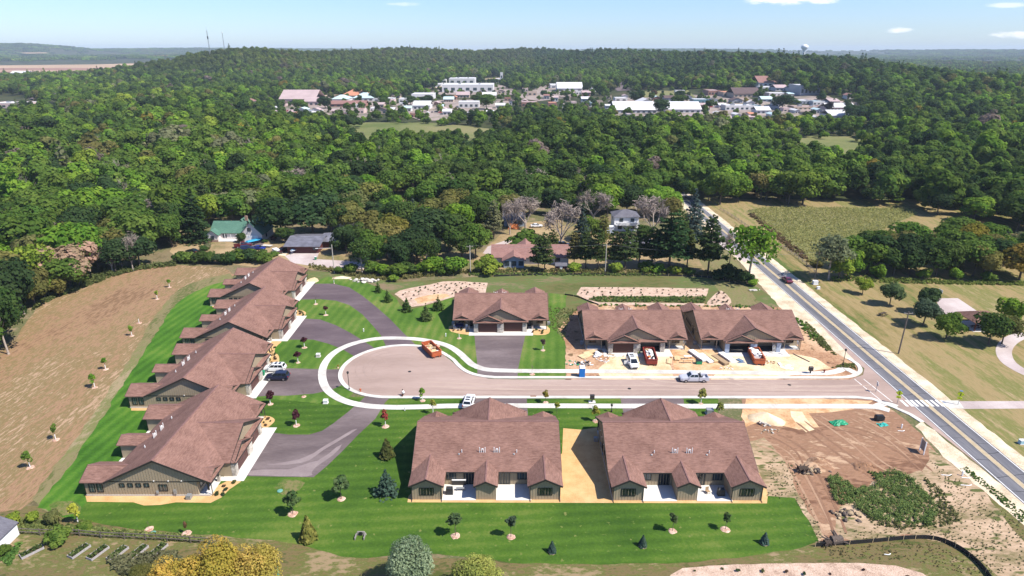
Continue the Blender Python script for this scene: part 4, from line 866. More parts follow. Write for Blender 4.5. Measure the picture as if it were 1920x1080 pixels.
cum = np.cumsum([c[2] for c in COLOURS]); cum = cum/cum[-1]
def patch(x, y):
    """slow variation of kinds across the woods"""
    return 0.5+0.25*np.sin(x/47+y/61)+0.25*np.sin(x/31-y/83+2)
wx_, wy_ = wood_points(60, 420, 9.0, 5)
dd = np.hypot(wx_, wy_); pxs = 960+FPX*wx_/(wy_*CP+H*SP); vis = (np.abs(pxs-960) < 985)
order = np.argsort(dd+np.where(vis, 0, 1e4)); N_IND = 215
ind = order[:N_IND]; rest = order[N_IND:]
def where(px, d):
    for a, b, t in ((-100, 260, 'in wood left of ploughed field'), (260, 530, 'in wood behind green roofed house'), (530, 760, 'in wood behind low dark roofed house'), (760, 1000, 'in wood behind grey cottage'), (1000, 1300, 'in wood behind white two storey house'), (1300, 1560, 'in wood beyond cornfield'), (1560, 2100, 'in wood right of the cornfield')):
        if a <= px < b: return t
    return 'in the wood'
recs = []
for i in ind:
    x, y = float(wx_[i]), float(wy_[i]); u = (random.Random(int(x*77+y*13)).random()*.6+.4*float(patch(x, y))); r = random.Random(int(x*19+y*41))
    ci = int(np.searchsorted(cum, min(.999, max(0, (u-.08)/.84)))); kind = 'broad'; q = r.random()
    if q < .10: kind = 'airy'
    elif q < .135: kind = 'pine'
    elif q < .165: kind = 'bare'
    hgt = r.choice((r.uniform(8, 11), r.uniform(11, 14.5), r.uniform(13, 18))) if kind != 'pine' else r.uniform(13, 17)
    recs.append([x, y, hgt, kind, COLOURS[ci], float(pxs[i]), float(dd[i])])
ORD = ['first', 'second', 'third', 'fourth', 'fifth', 'sixth', 'seventh', 'eighth', 'ninth', 'tenth', 'eleventh', 'twelfth', 'thirteenth', 'fourteenth', 'fifteenth', 'sixteenth', 'seventeenth', 'eighteenth', 'nineteenth']
ORD += ['twentieth']+['twenty-'+o for o in ORD[:9]]+['thirtieth']+['thirty-'+o for o in ORD[:9]]+['fortieth']+['forty-'+o for o in ORD[:9]]+['fiftieth']+['fifty-'+o for o in ORD[:9]]+['sixtieth']+['sixty-'+o for o in ORD[:9]]
by = {}
for rec in recs:
    k = {'broad': rec[4][1]+' round tree', 'airy': rec[4][1]+' thin tree', 'pine': 'tall dark pine', 'bare': 'leafless grey tree'}[rec[3]]
    by.setdefault((k, where(rec[5], rec[6])), []).append(rec)
for (k, wtxt), lst in by.items():
    lst.sort(key=lambda q: q[5])
    for j, rec in enumerate(lst):
        lab = ('only ' if len(lst) == 1 else ORD[j]+' ')+k+' '+wtxt+('' if len(lst) == 1 else ', from left')
        if len(lst) == 1: lab = k+' '+wtxt
        tree(lab, (rec[0], rec[1]), rec[2], rec[3], 'pine' if rec[3] == 'pine' else rec[4][0], 'trees of the wood behind the houses', wide=random.Random(int(rec[0]*9)).uniform(1.0, 1.28))

# ---- the rest of the woods: one mass of instances
def lump(name, seed, n, leaf, w, z0, z1, lobes): return crown_broad(name, seed, n, leaf, w, z0, z1, lobes)
tcol = bpy.data.collections.new('wood_templates')
def template(me, nm):
    o = bpy.data.objects.new(nm, me); tcol.objects.link(o); return o
for k in range(6): template(lump('far_crown', 200+k, 1300, .37, 5.0, .8, 12+.4*k, 11), 'a%02d' % k)
template(crown_pine('far_pine', 220, 700, .45, w=3.8, z1=16, tiers=9), 'a06')
template(BARE[1][0], 'a07')
for k in range(4):                                    # groves, for the far distance
    r = np.random.default_rng(300+k); P, N, S, V = [], [], [], []
    for j in range(16):
        cx, cy0 = r.uniform(-24, 24, 2); hh = r.uniform(8, 14); m = 46; d = unit(r, m); d[:, 2] = np.abs(d[:, 2]); rad = r.uniform(4.5, 7)
        P.append(np.array([cx, cy0, hh*.55])+d*np.array([rad, rad, hh*.5])); N.append(d+unit(r, m)*.5); S.append(r.uniform(1.0, 2.0, m)); V.append(np.full(m, r.random())*.6+.4*r.random(m))
    template(quads_mesh('grove', np.concatenate(P), np.concatenate(N), np.concatenate(S), np.concatenate(V), 310+k), 'b%02d' % k)
def forest_gn(name, x, y, scale, idx, tints, prefix_count, label, first=0):
    z = terrain(x, y); n = len(x)
    me = bpy.data.meshes.new(name); me.vertices.add(n); me.vertices.foreach_set('co', np.stack([x, y, z-.2], 1).ravel().astype(np.float32))
    r = np.random.default_rng(n)
    for nm, tp, val in (('sc', 'FLOAT', scale), ('idx', 'INT', idx), ('rz', 'FLOAT', r.uniform(0, 6.28, n))):
        a = me.attributes.new(nm, tp, 'POINT'); a.data.foreach_set('value', val.astype(np.int32 if tp == 'INT' else np.float32))
    a = me.attributes.new('tint', 'FLOAT_COLOR', 'POINT'); a.data.foreach_set('color', np.concatenate([tints, np.ones((n, 1))], 1).ravel().astype(np.float32))
    o = put(name, me); stuff(o)
    if label: o['label'] = label
    ng = bpy.data.node_groups.new(name, 'GeometryNodeTree'); ng.interface.new_socket('Geometry', in_out='INPUT', socket_type='NodeSocketGeometry'); ng.interface.new_socket('Geometry', in_out='OUTPUT', socket_type='NodeSocketGeometry')
    nn, ll = ng.nodes, ng.links
    gi, go = nn.new('NodeGroupInput'), nn.new('NodeGroupOutput'); ip = nn.new('GeometryNodeInstanceOnPoints'); ci = nn.new('GeometryNodeCollectionInfo')
    ci.inputs['Collection'].default_value = prefix_count; ci.inputs['Separate Children'].default_value = True; ci.inputs['Reset Children'].default_value = True
    mp = nn.new('GeometryNodeMeshToPoints')
    def attr(nm, tp):
        q = nn.new('GeometryNodeInputNamedAttribute'); q.data_type = tp; q.inputs['Name'].default_value = nm; return q
    qs, qi, qr = attr('sc', 'FLOAT'), attr('idx', 'INT'), attr('rz', 'FLOAT'); cb = nn.new('ShaderNodeCombineXYZ')
    ll.new(gi.outputs[0], mp.inputs['Mesh']); ll.new(mp.outputs[0], ip.inputs['Points']); ll.new(ci.outputs[0], ip.inputs['Instance']); ip.inputs['Pick Instance'].default_value = True
    ll.new(qi.outputs['Attribute'], ip.inputs['Instance Index']); ll.new(qr.outputs['Attribute'], cb.inputs['Z']); ll.new(cb.outputs[0], ip.inputs['Rotation']); ll.new(qs.outputs['Attribute'], ip.inputs['Scale'])
    ll.new(ip.outputs[0], go.inputs[0])
    md = o.modifiers.new('scatter', 'NODES'); md.node_group = ng
    return o
def tints_for(x, y, seed):
    r = np.random.default_rng(seed); u = np.clip(r.random(len(x))*.6+.4*patch(x*.6, y*.6), 0, .999); u = np.clip((u-.08)/.84, 0, .999)
    ci = np.searchsorted(cum, u); base = np.array([TINT[c[0]] for c in COLOURS])[ci]
    sp = r.random(len(x)); base = np.where((sp < .012)[:, None], np.array(TINT['willow']), base); base = np.where((sp > .995)[:, None], np.array(TINT['yellow']), base); base = np.where(((sp > .03) & (sp < .036))[:, None], np.array((.19, .15, .12)), base)
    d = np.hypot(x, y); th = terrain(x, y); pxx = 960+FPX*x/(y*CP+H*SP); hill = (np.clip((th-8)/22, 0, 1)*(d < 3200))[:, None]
    left = (pxx < 1000)[:, None]; side = np.where(left, np.array((.105, .125, .036)), np.array((.050, .092, .034)))  # right hill: slope shading put into a darker leaf tint; left hill: olive foliage
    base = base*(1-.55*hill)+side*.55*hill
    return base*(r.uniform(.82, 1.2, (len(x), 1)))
acol, bcol = bpy.data.collections.new('tree_templates'), bpy.data.collections.new('grove_templates')
for o in list(tcol.objects): (acol if o.name.startswith('a') else bcol).objects.link(o)
m1x, m1y = wx_[rest], wy_[rest]
m2x, m2y = wood_points(420, 900, 10.2, 6); m3x, m3y = wood_points(900, 1700, 11.5, 8); m4x, m4y = wood_points(1700, 3300, 19.0, 9, R(46))
X = np.concatenate([m1x, m2x, m3x, m4x]); Y = np.concatenate([m1y, m2y, m3y, m4y]); r_ = np.random.default_rng(4)
SCL = np.concatenate([r_.uniform(.7, 1.5, len(m1x)), r_.uniform(.75, 1.8, len(m2x)), r_.uniform(.8, 1.75, len(m3x)), r_.uniform(1.0, 1.5, len(m4x))])
D_ = Y*CP+H*SP; PX_, PY_ = 960+FPX*X/D_, 540+FPX*(H*CP-Y*SP)/D_
SCL = np.where((PX_ < 130) & (PY_ > 196) & (PY_ < 250), SCL*.62, SCL); SCL = np.where((PX_ > 470) & (PX_ < 1640) & (PY_ > 196) & (PY_ < 275), SCL*np.interp(PY_, [196, 240, 262, 275], [.52, .62, .75, 1.0]), SCL); SCL = np.where((PY_ > 262) & (PY_ < 330) & (((PX_ > 590) & (PX_ < 970)) | ((PX_ > 1420) & (PX_ < 1680))), SCL*np.interp(PY_, [262, 330], [.62, .9]), SCL)
IDX = r_.integers(0, 6, len(X)); q = r_.random(len(X)); IDX = np.where(q < .04, 6, IDX); IDX = np.where((q > .988) & (np.hypot(X, Y) < 900), 7, IDX)
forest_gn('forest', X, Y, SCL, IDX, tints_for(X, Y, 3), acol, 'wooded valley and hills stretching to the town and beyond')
gx_, gy_ = wood_points(3300, 9000, 62.0, 12, R(46))
k = (np.sin(gx_/410+gy_/900)+np.sin(gx_/700-gy_/520+1.7)+np.random.default_rng(2).normal(size=len(gx_))*.5) > -0.75
gx_, gy_ = gx_[k], gy_[k]
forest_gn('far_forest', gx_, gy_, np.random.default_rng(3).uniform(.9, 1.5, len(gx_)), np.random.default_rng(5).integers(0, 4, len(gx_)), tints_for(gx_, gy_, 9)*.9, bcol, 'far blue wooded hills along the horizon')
print('TREES', len(ind), len(X), len(gx_))
# ------------------------------------------------------------------ neighbours' houses
M['green_roof'] = roof_mat('green_shingles', (0.055, 0.125, 0.090), (0.10, 0.20, 0.145))
M['grey_roof'] = roof_mat('slate_grey_shingles', (0.09, 0.085, 0.10), (0.16, 0.155, 0.175))
M['metal_roof'] = plain('dull_metal_roof', (0.20, 0.195, 0.225), 0.45, 0.3, var=0.3, scale=.5)
M['red_roof'] = roof_mat('faded_red_shingles', (0.18, 0.09, 0.075), (0.30, 0.17, 0.145))
M['cream'] = plain('cream_siding', (0.62, 0.56, 0.52), 0.7, var=0.04, scale=1)
M['brick'] = plain('brick_skirt', (0.30, 0.19, 0.14), 0.85, var=0.25, scale=5)
M['bluegrey'] = plain('blue_grey_siding', (0.27, 0.32, 0.37), 0.7, var=0.06, scale=1)
M['redwall'] = plain('dark_red_boards', (0.095, 0.028, 0.026), 0.7, var=0.15)
M['orange_tarp'] = plain('orange_tarpaulin', (0.55, 0.17, 0.05), 0.6, var=0.2, scale=2)
M['wood'] = plain('grey_timber', (0.30, 0.25, 0.20), 0.85, var=0.25, scale=4)
M['creosote'] = plain('weathered_pole', (0.15, 0.12, 0.10), 0.9, var=0.2)
M['palepole'] = plain('pale_pole', (0.42, 0.38, 0.33), 0.9, var=0.15)
def gable_block(t, x0, x1, y0, y1, ez, rise, axis, wall, roof, ov=.45, name='roof'):
    """box with a pitched roof; axis = direction of the ridge"""
    w = MB(); cx, cyy = (x0+x1)/2, (y0+y1)/2; w.box(cx, cyy, 0, x1-x0, y1-y0, ez)
    th = .16; r = MB()
    if axis == 'x':
        for x in (x0+.06, x1-.06): w.hull([(x-.05, y0+.03, ez+.003), (x-.05, y1-.03, ez+.003), (x-.05, cyy, ez+rise-.12)], [(x+.05, y0+.03, ez+.003), (x+.05, y1-.03, ez+.003), (x+.05, cyy, ez+rise-.12)])
        k = rise/((y1-y0)/2); e = ez-ov*k+.1
        r.slab([(x0-ov, y0-ov, e), (x1+ov, y0-ov, e), (x1+ov, cyy, ez+rise+.1), (x0-ov, cyy, ez+rise+.1)], th); r.slab([(x1+ov, y1+ov, e), (x0-ov, y1+ov, e), (x0-ov, cyy, ez+rise+.1), (x1+ov, cyy, ez+rise+.1)], th)
    else:
        for y in (y0+.06, y1-.06): w.hull([(x0+.03, y-.05, ez+.003), (x1-.03, y-.05, ez+.003), (cx, y-.05, ez+rise-.12)], [(x0+.03, y+.05, ez+.003), (x1-.03, y+.05, ez+.003), (cx, y+.05, ez+rise-.12)])
        k = rise/((x1-x0)/2); e = ez-ov*k+.1
        r.slab([(x0-ov, y1+ov, e), (x0-ov, y0-ov, e), (cx, y0-ov, ez+rise+.1), (cx, y1+ov, ez+rise+.1)], th); r.slab([(x1+ov, y0-ov, e), (x1+ov, y1+ov, e), (cx, y1+ov, ez+rise+.1), (cx, y0-ov, ez+rise+.1)], th)
    w.build('wall', M[wall], t); return r.build(name, M[roof], t)
def hip_block(t, x0, x1, y0, y1, ez, rise, wall, roof, ov=.5):
    w = MB(); w.box((x0+x1)/2, (y0+y1)/2, 0, x1-x0, y1-y0, ez); w.build('wall', M[wall], t)
    a, b, c, d = x0-ov, x1+ov, y0-ov, y1+ov; h = min(b-a, d-c)/2; r = MB()
    if b-a > d-c: p, q = (a+h, (c+d)/2, ez+rise), (b-h, (c+d)/2, ez+rise)
    else: p, q = ((a+b)/2, c+h, ez+rise), ((a+b)/2, d-h, ez+rise)
    z = ez-.02
    if b-a > d-c: fs = [[(a, c, z), (b, c, z), q, p], [(b, d, z), (a, d, z), p, q], [(b, c, z), (b, d, z), q], [(a, d, z), (a, c, z), p]]
    else: fs = [[(a, d, z), (a, c, z), p, q], [(b, c, z), (b, d, z), q, p], [(a, c, z), (b, c, z), p], [(b, d, z), (a, d, z), q]]
    for f in fs: r.face(f)
    r.face([(a, c, z), (a, d, z), (b, d, z), (b, c, z)]); return r.build('roof', M[roof], t)
def big_door(t, c, w, h, out=-1, mat='white'):
    mb = MB(); mb.box(c[0], c[1]+out*.03, c[2], w, .08, h); d = mb.build('garage_door', M[mat], t)
    for k in range(4):
        q = MB(); q.box(c[0], c[1]+out*.09, c[2]+.03+k*h/4, w-.1, .05, h/4-.05); q.build('panel', M[mat], d)
t = thing('green_roofed_house', 'cream house with green roof, white garage door and front porch beside dark spruce', 'house', (-97, 226, 0))
gable_block(t, -11, .5, -2, 7, 2.9, 3.0, 'x', 'cream', 'green_roof'); gable_block(t, -11.4, -7.6, -4.5, -1.9, 2.8, 1.5, 'y', 'cream', 'green_roof', name='wing_roof'); r_ = gable_block(t, .6, 8.2, -4.5, 6.5, 3.1, 4.0, 'y', 'cream', 'green_roof', name='garage_roof')
gable_block(t, -3.2, 0.55, 2.5, 6.8, 3.2, 3.4, 'y', 'cream', 'green_roof', name='rear_roof')
ch = MB(); ch.box(.2, 3.4, 5, .9, .7, 2.6); ch.build('chimney', M['brick'], t)
big_door(t, (4.2, -4.5, .05), 4.9, 2.3); window(t, (3.9, -4.5, 3.9), 1.2, 1.3, 'x', -1, 2); window(t, (-9.5, -4.5, .9), 1.2, 1.3, 'x', -1, 2); window(t, (-6.2, -2, .9), 1.4, 1.3, 'x', -1, 2); window(t, (8.2, -.5, .9), 1.1, 1.3, 'y', 1, 2)
mb = MB(); mb.box(-5, -3, 0, 6.2, 2, .3); mb.build('porch_deck', M['white'], t)
mb = MB()
for x in (-7.4, -5.3, -3.2, -1.2): mb.box(x, -3.85, .3, .14, .14, 2.4)
mb.build('porch_posts', M['white'], t)
mb = MB(); mb.box(-9.5, -4.53, 0, 3.9, .06, .7); mb.box(.95, -4.53, 0, .7, .06, .9); mb.box(7.4, -4.53, 0, 1.5, .06, .9); mb.build('brick_skirt', M['brick'], t)
t = thing('dark_roofed_house', 'low house with grey metal roof and dark red garage behind boat on drive', 'house', (-70, 208, 0))
gable_block(t, -5.5, 4.8, 0, 14, 2.7, 1.3, 'x', 'redwall', 'metal_roof', ov=1.0); gable_block(t, 4.9, 15.5, 6, 16, 2.7, 1.2, 'x', 'redwall', 'metal_roof', ov=.9, name='wing_roof')
big_door(t, (-.2, 0, .05), 5.4, 2.2, mat='redwall'); window(t, (8, 6, 1), 1.8, 1.2, 'x', -1, 2); window(t, (12, 6, 1), 1.8, 1.2, 'x', -1, 2); window(t, (3.6, 0, 1), 1.1, 1.1, 'x', -1, 1)
t = thing('brown_ranch_house', 'long brown roofed ranch house with blue grey sunroom behind the pines', 'house', (5, 196, 0))
gable_block(t, -11, 13, 0, 10, 2.7, 2.4, 'x', 'cream', 'red_roof', ov=.7); gable_block(t, -7.6, -1.2, -3.6, 2, 2.6, 1.4, 'y', 'bluegrey', 'red_roof', ov=.6, name='sunroom_roof'); gable_block(t, -5, 4, 6, 15, 2.7, 2.2, 'y', 'cream', 'red_roof', name='rear_roof')
for x in (-6.6, -4.4, -2.2): window(t, (x, -3.6, .7), 1.5, 1.5, 'x', -1, 2)
for x in (1.5, 5, 9.5): window(t, (x, 0, .9), 1.7, 1.3, 'x', -1, 2)
t = thing('white_two_storey_house', 'white two storey house with grey hip roof and long balcony above trees', 'house', (43, 236, 0))
hip_block(t, -4.6, 4.6, 0, 8, 5.6, 2.0, 'white', 'grey_roof')
for x in (-2, 2.2): window(t, (x, 0, 3.7), 1.4, 1.3, 'x', -1, 2)
for x in (-2.4, 2.4): window(t, (x, 0, .8), 1.6, 1.3, 'x', -1, 2)
window(t, (-4.6, 4, 3.6), 1.2, 1.3, 'y', -1, 1)
mb = MB(); mb.box(.2, -1.0, 2.7, 8.8, 1.9, .15); mb.box(.2, -1.9, 2.85, 8.8, .08, .95); mb.build('balcony', M['white'], t)
mb = MB(); mb.box(-6.3, -1.6, 0, 2.6, 2.6, 2.3); mb.box(-6.3, -1.6, 2.303, 2.9, 2.9, .12); mb.build('lean_to', M['white'], t)
t = thing('grey_cottage', 'small grey cottage half hidden by leafless trees, orange tarp below it', 'house', (.8, 243, 0))
gable_block(t, -4, 4, 0, 7, 2.9, 2.1, 'x', 'bluegrey', 'grey_roof')
for x in (-2, .2, 2.3): window(t, (x, 0, .9), 1.4, 1.3, 'x', -1, 2)
t = thing('white_gabled_house', 'white gabled house glimpsed between trees right of the dark roofed house', 'house', (-60, 236, 0)); gable_block(t, -5, 5, 0, 8, 3, 2.8, 'y', 'white', 'grey_roof'); window(t, (0, 0, 1), 1.4, 1.3, 'x', -1, 2)
t = thing('white_outbuilding', 'low white outbuilding behind the row of pines near the road', 'shed', (43.5, 211, 0)); gable_block(t, -4.5, 4.5, 0, 5, 2.2, 1.1, 'x', 'white', 'grey_roof'); big_door(t, (0, 0, .05), 3, 1.9, mat='cream')
mb = MB()
mb.hull([(-2.2, -1.6, 0), (2.2, -1.7, 0), (2.1, 1.6, 0), (-2.2, 1.5, 0)], [(-1.6, -1.1, 1.7), (1.5, -1, 1.9), (1.6, .9, 1.6), (-1.5, 1, 1.8)]); o = mb.build('tarpaulin', M['orange_tarp']); o.location = (*K(963, 428), 0); tag(o, 'orange tarpaulin draped over a heap before the grey cottage', 'tarpaulin')
t = thing('playhouse', 'small dark red shed under the pines behind the silt fence', 'shed', (*K(1052, 508), 0)); gable_block(t, -1.7, 1.7, 0, 2, 1.7, .6, 'x', 'redwall', 'grey_roof', ov=.2)
mb = MB(); mb.box(0, -.02, .05, .8, .06, 1.5); mb.build('door', M['white'], t)

# ------------------------------------------------------------------ hand placed trees
VT = [  # (px of foot, height m, kind, tint, width factor, pale trunk, label)
 ((371, 452), 19, 'spruce', 'deep', 1.55, 0, 'huge dark spruce left of the green roofed house'), ((318, 452), 14, 'pine', 'pine', 1.1, 0, 'pine with bare lower trunk left of the huge dark spruce'), ((332, 446), 13, 'broad', 'dark', 1, 0, 'dark tree squeezed between the pine and the huge spruce'),
 ((262, 500), 12, 'broad', 'deep', 1.1, 0, 'dark green tree over the crooked pale trunks at the field edge'), ((230, 506), 11, 'broad', 'deep', 1.1, 0, 'dark tree just left of the leaning pale trunk, by the field'), ((212, 512), 11, 'bare', 'grey', .8, 1, 'crooked white barked leafless tree at the edge of the ploughed field'), ((250, 508), 12, 'bare', 'grey', .55, 1, 'leaning pale leafless trunk right of the crooked white one'),
 ((92, 528), 15, 'broad', 'willow', 1.15, 0, 'tall yellowish tree above the brown tree at the field edge'), ((132, 538), 14, 'broad', (.36, .245, .15), 1.3, 0, 'pinkish brown withered tree at the edge of the ploughed field'), ((118, 540), 13, 'bare', 'brown', 1.1, 1, 'grey leafless limbs standing in the withered brown tree'), ((84, 560), 7, 'broad', 'lime', 1.3, 0, 'yellow green spreading tree below the withered brown tree'), ((112, 556), 6, 'broad', 'olive', 1.1, 0, 'olive low tree at the foot of the withered brown tree'),
 ((150, 538), 9, 'broad', 'mid', 1.0, 0, 'green tree right of the withered brown tree, by the field'), ((30, 604), 17, 'broad', 'deep', .8, 1, 'tall dark tree with long pale trunk left of the ploughed field'), ((16, 664), 15, 'airy', 'dark', .8, 1, 'leaning tree with bare pale trunk at the left end of the field'), ((46, 588), 12, 'airy', 'deep', .9, 1, 'thin tree with two grey trunks at the field edge'), ((66, 574), 11, 'broad', 'olive', .9, 0, 'olive brown tree over bare ground left of the field'), ((8, 600), 15, 'broad', 'dark', 1.1, 0, 'dark broad tree at the left border above the field'), ((-14, 640), 14, 'broad', 'dark', 1.1, 0, 'dark tree cut by the left border beside the field'),
 ((530, 446), 15, 'broad', 'deep', 1.35, 0, 'broad dark oak right behind the green roofed house'), ((588, 440), 16, 'broad', 'deep', 1.35, 0, 'biggest dark oak, behind the low metal roof'), ((535, 456), 6, 'broad', 'dark', 1.3, 0, 'low round tree between the two neighbours\' houses'), ((622, 440), 13, 'broad', 'dark', 1.1, 0, 'dark tree right of the biggest oak'), ((668, 412), 13, 'broad', 'willow', 1.3, 0, 'pale willow beside the curving lane'), ((692, 404), 14, 'broad', (0.20, 0.195, .05), 1.25, 0, 'yellowish weeping willow right of the pale willow'),
 ((650, 476), 10, 'broad', 'deep', 1.0, 0, 'dark tree in front of the metal roof'), ((668, 470), 10, 'broad', 'dark', 1.1, 0, 'dark tree behind the forked pale trunk'), ((679, 511), 11, 'airy', 'dark', 1.0, 1, 'tree with forked white trunk left of the clump by the lane'), ((704, 498), 12, 'broad', 'mid', 1.0, 0, 'green tree next to the forked white trunk'), ((726, 486), 13, 'broad', 'olive', 1.1, 0, 'olive tree with yellow top in the middle clump'), ((746, 478), 14, 'broad', (.17, .155, .035), .95, 0, 'golden topped tree in the middle clump'), ((752, 504), 11, 'broad', 'deep', 1.0, 0, 'dark tree at the front of the middle clump'), ((782, 492), 13, 'broad', 'deep', 1.2, 0, 'wide dark tree in the middle clump behind the rock garden'), ((808, 472), 15, 'broad', 'deep', 1.35, 0, 'largest dark tree of the middle clump'), ((842, 470), 14, 'broad', 'dark', 1.2, 0, 'dark tree right of the largest in the middle clump'), ((802, 508), 11, 'airy', 'dark', .9, 1, 'thin pale trunked tree before the middle clump'), ((866, 486), 12, 'broad', 'dark', 1.1, 0, 'dark tree left of the pale pole'), ((892, 484), 12, 'broad', 'mid', 1.0, 0, 'green tree right of the pale pole'), ((862, 448), 14, 'broad', 'bright', 1.0, 0, 'bright green tree behind the middle clump'), ((836, 432), 13, 'broad', 'olive', 1.2, 0, 'olive tree behind the middle clump'), ((892, 436), 14, 'broad', 'dark', 1.1, 0, 'dark green tree left of the grey withered pine'), ((926, 448), 14, 'pine', 'grey', 1.0, 1, 'grey withered pine left of the cottage'), ((776, 425), 12, 'spruce', 'blue', 1.2, 0, 'silvery spruce by the curving lane'), ((796, 430), 12, 'spruce', 'deep', 1.5, 0, 'dark spruce right of the silvery spruce'), ((752, 436), 8, 'broad', 'deep', 1.9, 0, 'low wide dark tree before the lane'), ((722, 432), 9, 'broad', 'dark', 1.4, 0, 'low green tree left of the low wide dark one'), ((690, 436), 9, 'broad', 'olive', 1.3, 0, 'low olive tree below the willows'), ((910, 420), 14, 'broad', 'mid', 1.1, 0, 'green tree behind the grey withered pine'),
 ((985, 432), 15, 'bare', 'grey', 1.1, 1, 'leafless grey tree over the grey cottage'), ((956, 440), 13, 'bare', 'grey', .8, 1, 'leafless tree left of the cottage'), ((1052, 462), 15, 'bare', 'grey', 1.15, 1, 'wide leafless tree left of the blue spruce'), ((1112, 418), 14, 'bare', 'grey', 1.1, 1, 'leafless tree behind the blue spruce'), ((1090, 470), 16, 'spruce', (.05, .075, .06), 1.15, 0, 'dark blue spruce in the middle of the village'), ((1224, 446), 15, 'bare', 'grey', 1.05, 1, 'leafless tree right of the white two storey house'), ((1298, 446), 18, 'spruce', 'blue', 1.25, 0, 'tall silvery spruce by the road'),
 ((998, 470), 7, 'bush', 'mid', 1.6, 0, 'wide green bush behind the ranch roof'), ((1036, 474), 8, 'pine', 'pine', 1.2, 0, 'pine crown above the ranch roof'),
 ((1009, 508), 11.5, 'pine', 'pine', .95, 0, 'slim pine left of its twin in front of the ranch'), ((1021, 508), 12, 'pine', 'pine', 1.0, 0, 'slim pine right of its twin in front of the ranch'), ((1098, 503), 12, 'pine', 'pine', 1.05, 0, 'pine left of the pole behind the silt fence'), ((1121, 505), 13, 'pine', 'pine', 1.05, 0, 'pine just left of the pole, behind the silt fence'), ((1076, 500), 11, 'pine', 'olive', 1.0, 0, 'olive pine right of the small red shed'), ((1150, 503), 12, 'pine', 'pine', 1.05, 0, 'pine just right of the pole'), ((1172, 505), 13.5, 'pine', 'pine', 1.2, 1, 'pine with pale leaning trunk'), ((1198, 496), 13, 'pine', 'dark', 1.3, 0, 'round topped pine before the white outbuilding'), ((1222, 500), 13, 'pine', 'dark', 1.2, 0, 'pine between the round topped one and the largest'), ((1254, 506), 18, 'pine', (.040, .080, .028), 1.45, 0, 'largest pine, bright green, at the end of the row'), ((1288, 500), 12, 'pine', 'pine', 1.2, 0, 'low pine between the two big pines'), ((1327, 513), 18, 'pine', (.045, .080, .028), 1.1, 0, 'tall open pine nearest the road'), ((1350, 486), 11, 'bare', 'grey', .7, 0, 'thin leafless tree between road and tall pine'), ((1402, 530), 18, 'airy', 'bright', 1.05, 1, 'tall airy green tree leaning over the road'), ((1270, 470), 14, 'pine', 'dark', 1.1, 0, 'pine behind the largest pine'), ((1207, 452), 6, 'broad', 'dark', 1.1, 0, 'dark tree below the white two storey house'), ((1130, 462), 11, 'pine', 'olive', 1.1, 0, 'olive pine behind the row near the pole'), ((1108, 452), 9, 'broad', 'mid', 1.2, 0, 'green tree left of the white car'),
 ((1553, 524), 14, 'airy', 'grey', 1.15, 1, 'feathery grey green tree at the road end of the wood band'), ((1572, 524), 8, 'broad', 'lime', 1.0, 0, 'lime green low tree right of the feathery one'), ((1588, 520), 9, 'broad', 'bright', 1.0, 0, 'bright green low tree in the wood band'),
 ((1617, 551), 5.4, 'broad', 'lime', 1.0, 0, 'smallest park tree, lime green, nearest the road'), ((1668, 572), 7.2, 'broad', (.085, .13, .05), 1.0, 0, 'round park tree left of the basketball court'), ((1737, 588), 7.5, 'broad', (.05, .085, .035), 1.0, 0, 'park tree at the corner of the basketball court'), ((1730, 611), 8.0, 'broad', (.075, .115, .06), 1.05, 0, 'silvery park tree in front of the court corner'), ((1773, 636), 7.0, 'broad', 'mid', 1.1, 0, 'green park tree left of the pavilion'), ((1853, 646), 8.0, 'broad', 'dark', 1.15, 0, 'dark spreading tree in front of the pavilion'), ((1878, 645), 7.2, 'broad', 'olive', 1.1, 0, 'olive tree by the curved path'), ((1893, 612), 8.0, 'broad', 'bright', 1.0, 0, 'bright green tree behind the curved path'),
 ((402, 1118), 8.0, 'fine', (.46, .37, .075), 1.1, 0, 'golden leaved tree at the bottom left, nearest the garden beds'), ((488, 1100), 6.6, 'fine', (.46, .38, .08), 1.15, 0, 'yellow tree at the bottom, right of the golden one'), ((330, 1125), 6.0, 'fine', (.50, .38, .07), 1.2, 0, 'low golden tree at the bottom edge, left of the others'), ((776, 1108), 8.4, 'fine', (.24, .29, .17), .85, 0, 'silver green tree at the bottom edge'), ((895, 1118), 6.2, 'fine', (.34, .37, .09), 1.1, 0, 'lime yellow tree at the bottom edge'), ((270, 1090), 2.6, 'fine', 'olive', 1.5, 0, 'thin grey green shrub beside the garden beds'),
]
for p, h, kind, tn, wd, pale, lab in VT: tree(lab, K(*p), h, kind, tn, 'trees planted in the park' if 'park tree' in lab else None, wd, pale=bool(pale))
# the wood band between the park and the cornfield
band = [poly_world([(1560, 521), (1580, 500), (1640, 484), (1720, 476), (1800, 470), (1930, 478), (2150, 490), (2150, 532), (1920, 526), (1700, 522)])]
gx, gy = np.meshgrid(np.arange(70, 260, 7.2), np.arange(150, 235, 7.2)); q = np.random.default_rng(31); gx = (gx+q.uniform(-2.8, 2.8, gx.shape)).ravel(); gy = (gy+q.uniform(-2.8, 2.8, gy.shape)).ravel(); k = inside(band[0], gx, gy)
pts = sorted(zip(gx[k].tolist(), gy[k].tolist()))
bl = {}
for x, y in pts:
    r = random.Random(int(x*53+y*7)); c = r.choices(['dark', 'deep', 'mid', 'olive', 'lime', 'grey', 'yellow'], [16, 5, 24, 18, 8, 14, 3])[0]; kind = r.choices(['broad', 'airy', 'spruce'], [12, 3, 1])[0]
    bl.setdefault((dict((a, b) for a, b, _ in COLOURS).get(c, c), kind), []).append((x, y, c, r.uniform(8, 13)))
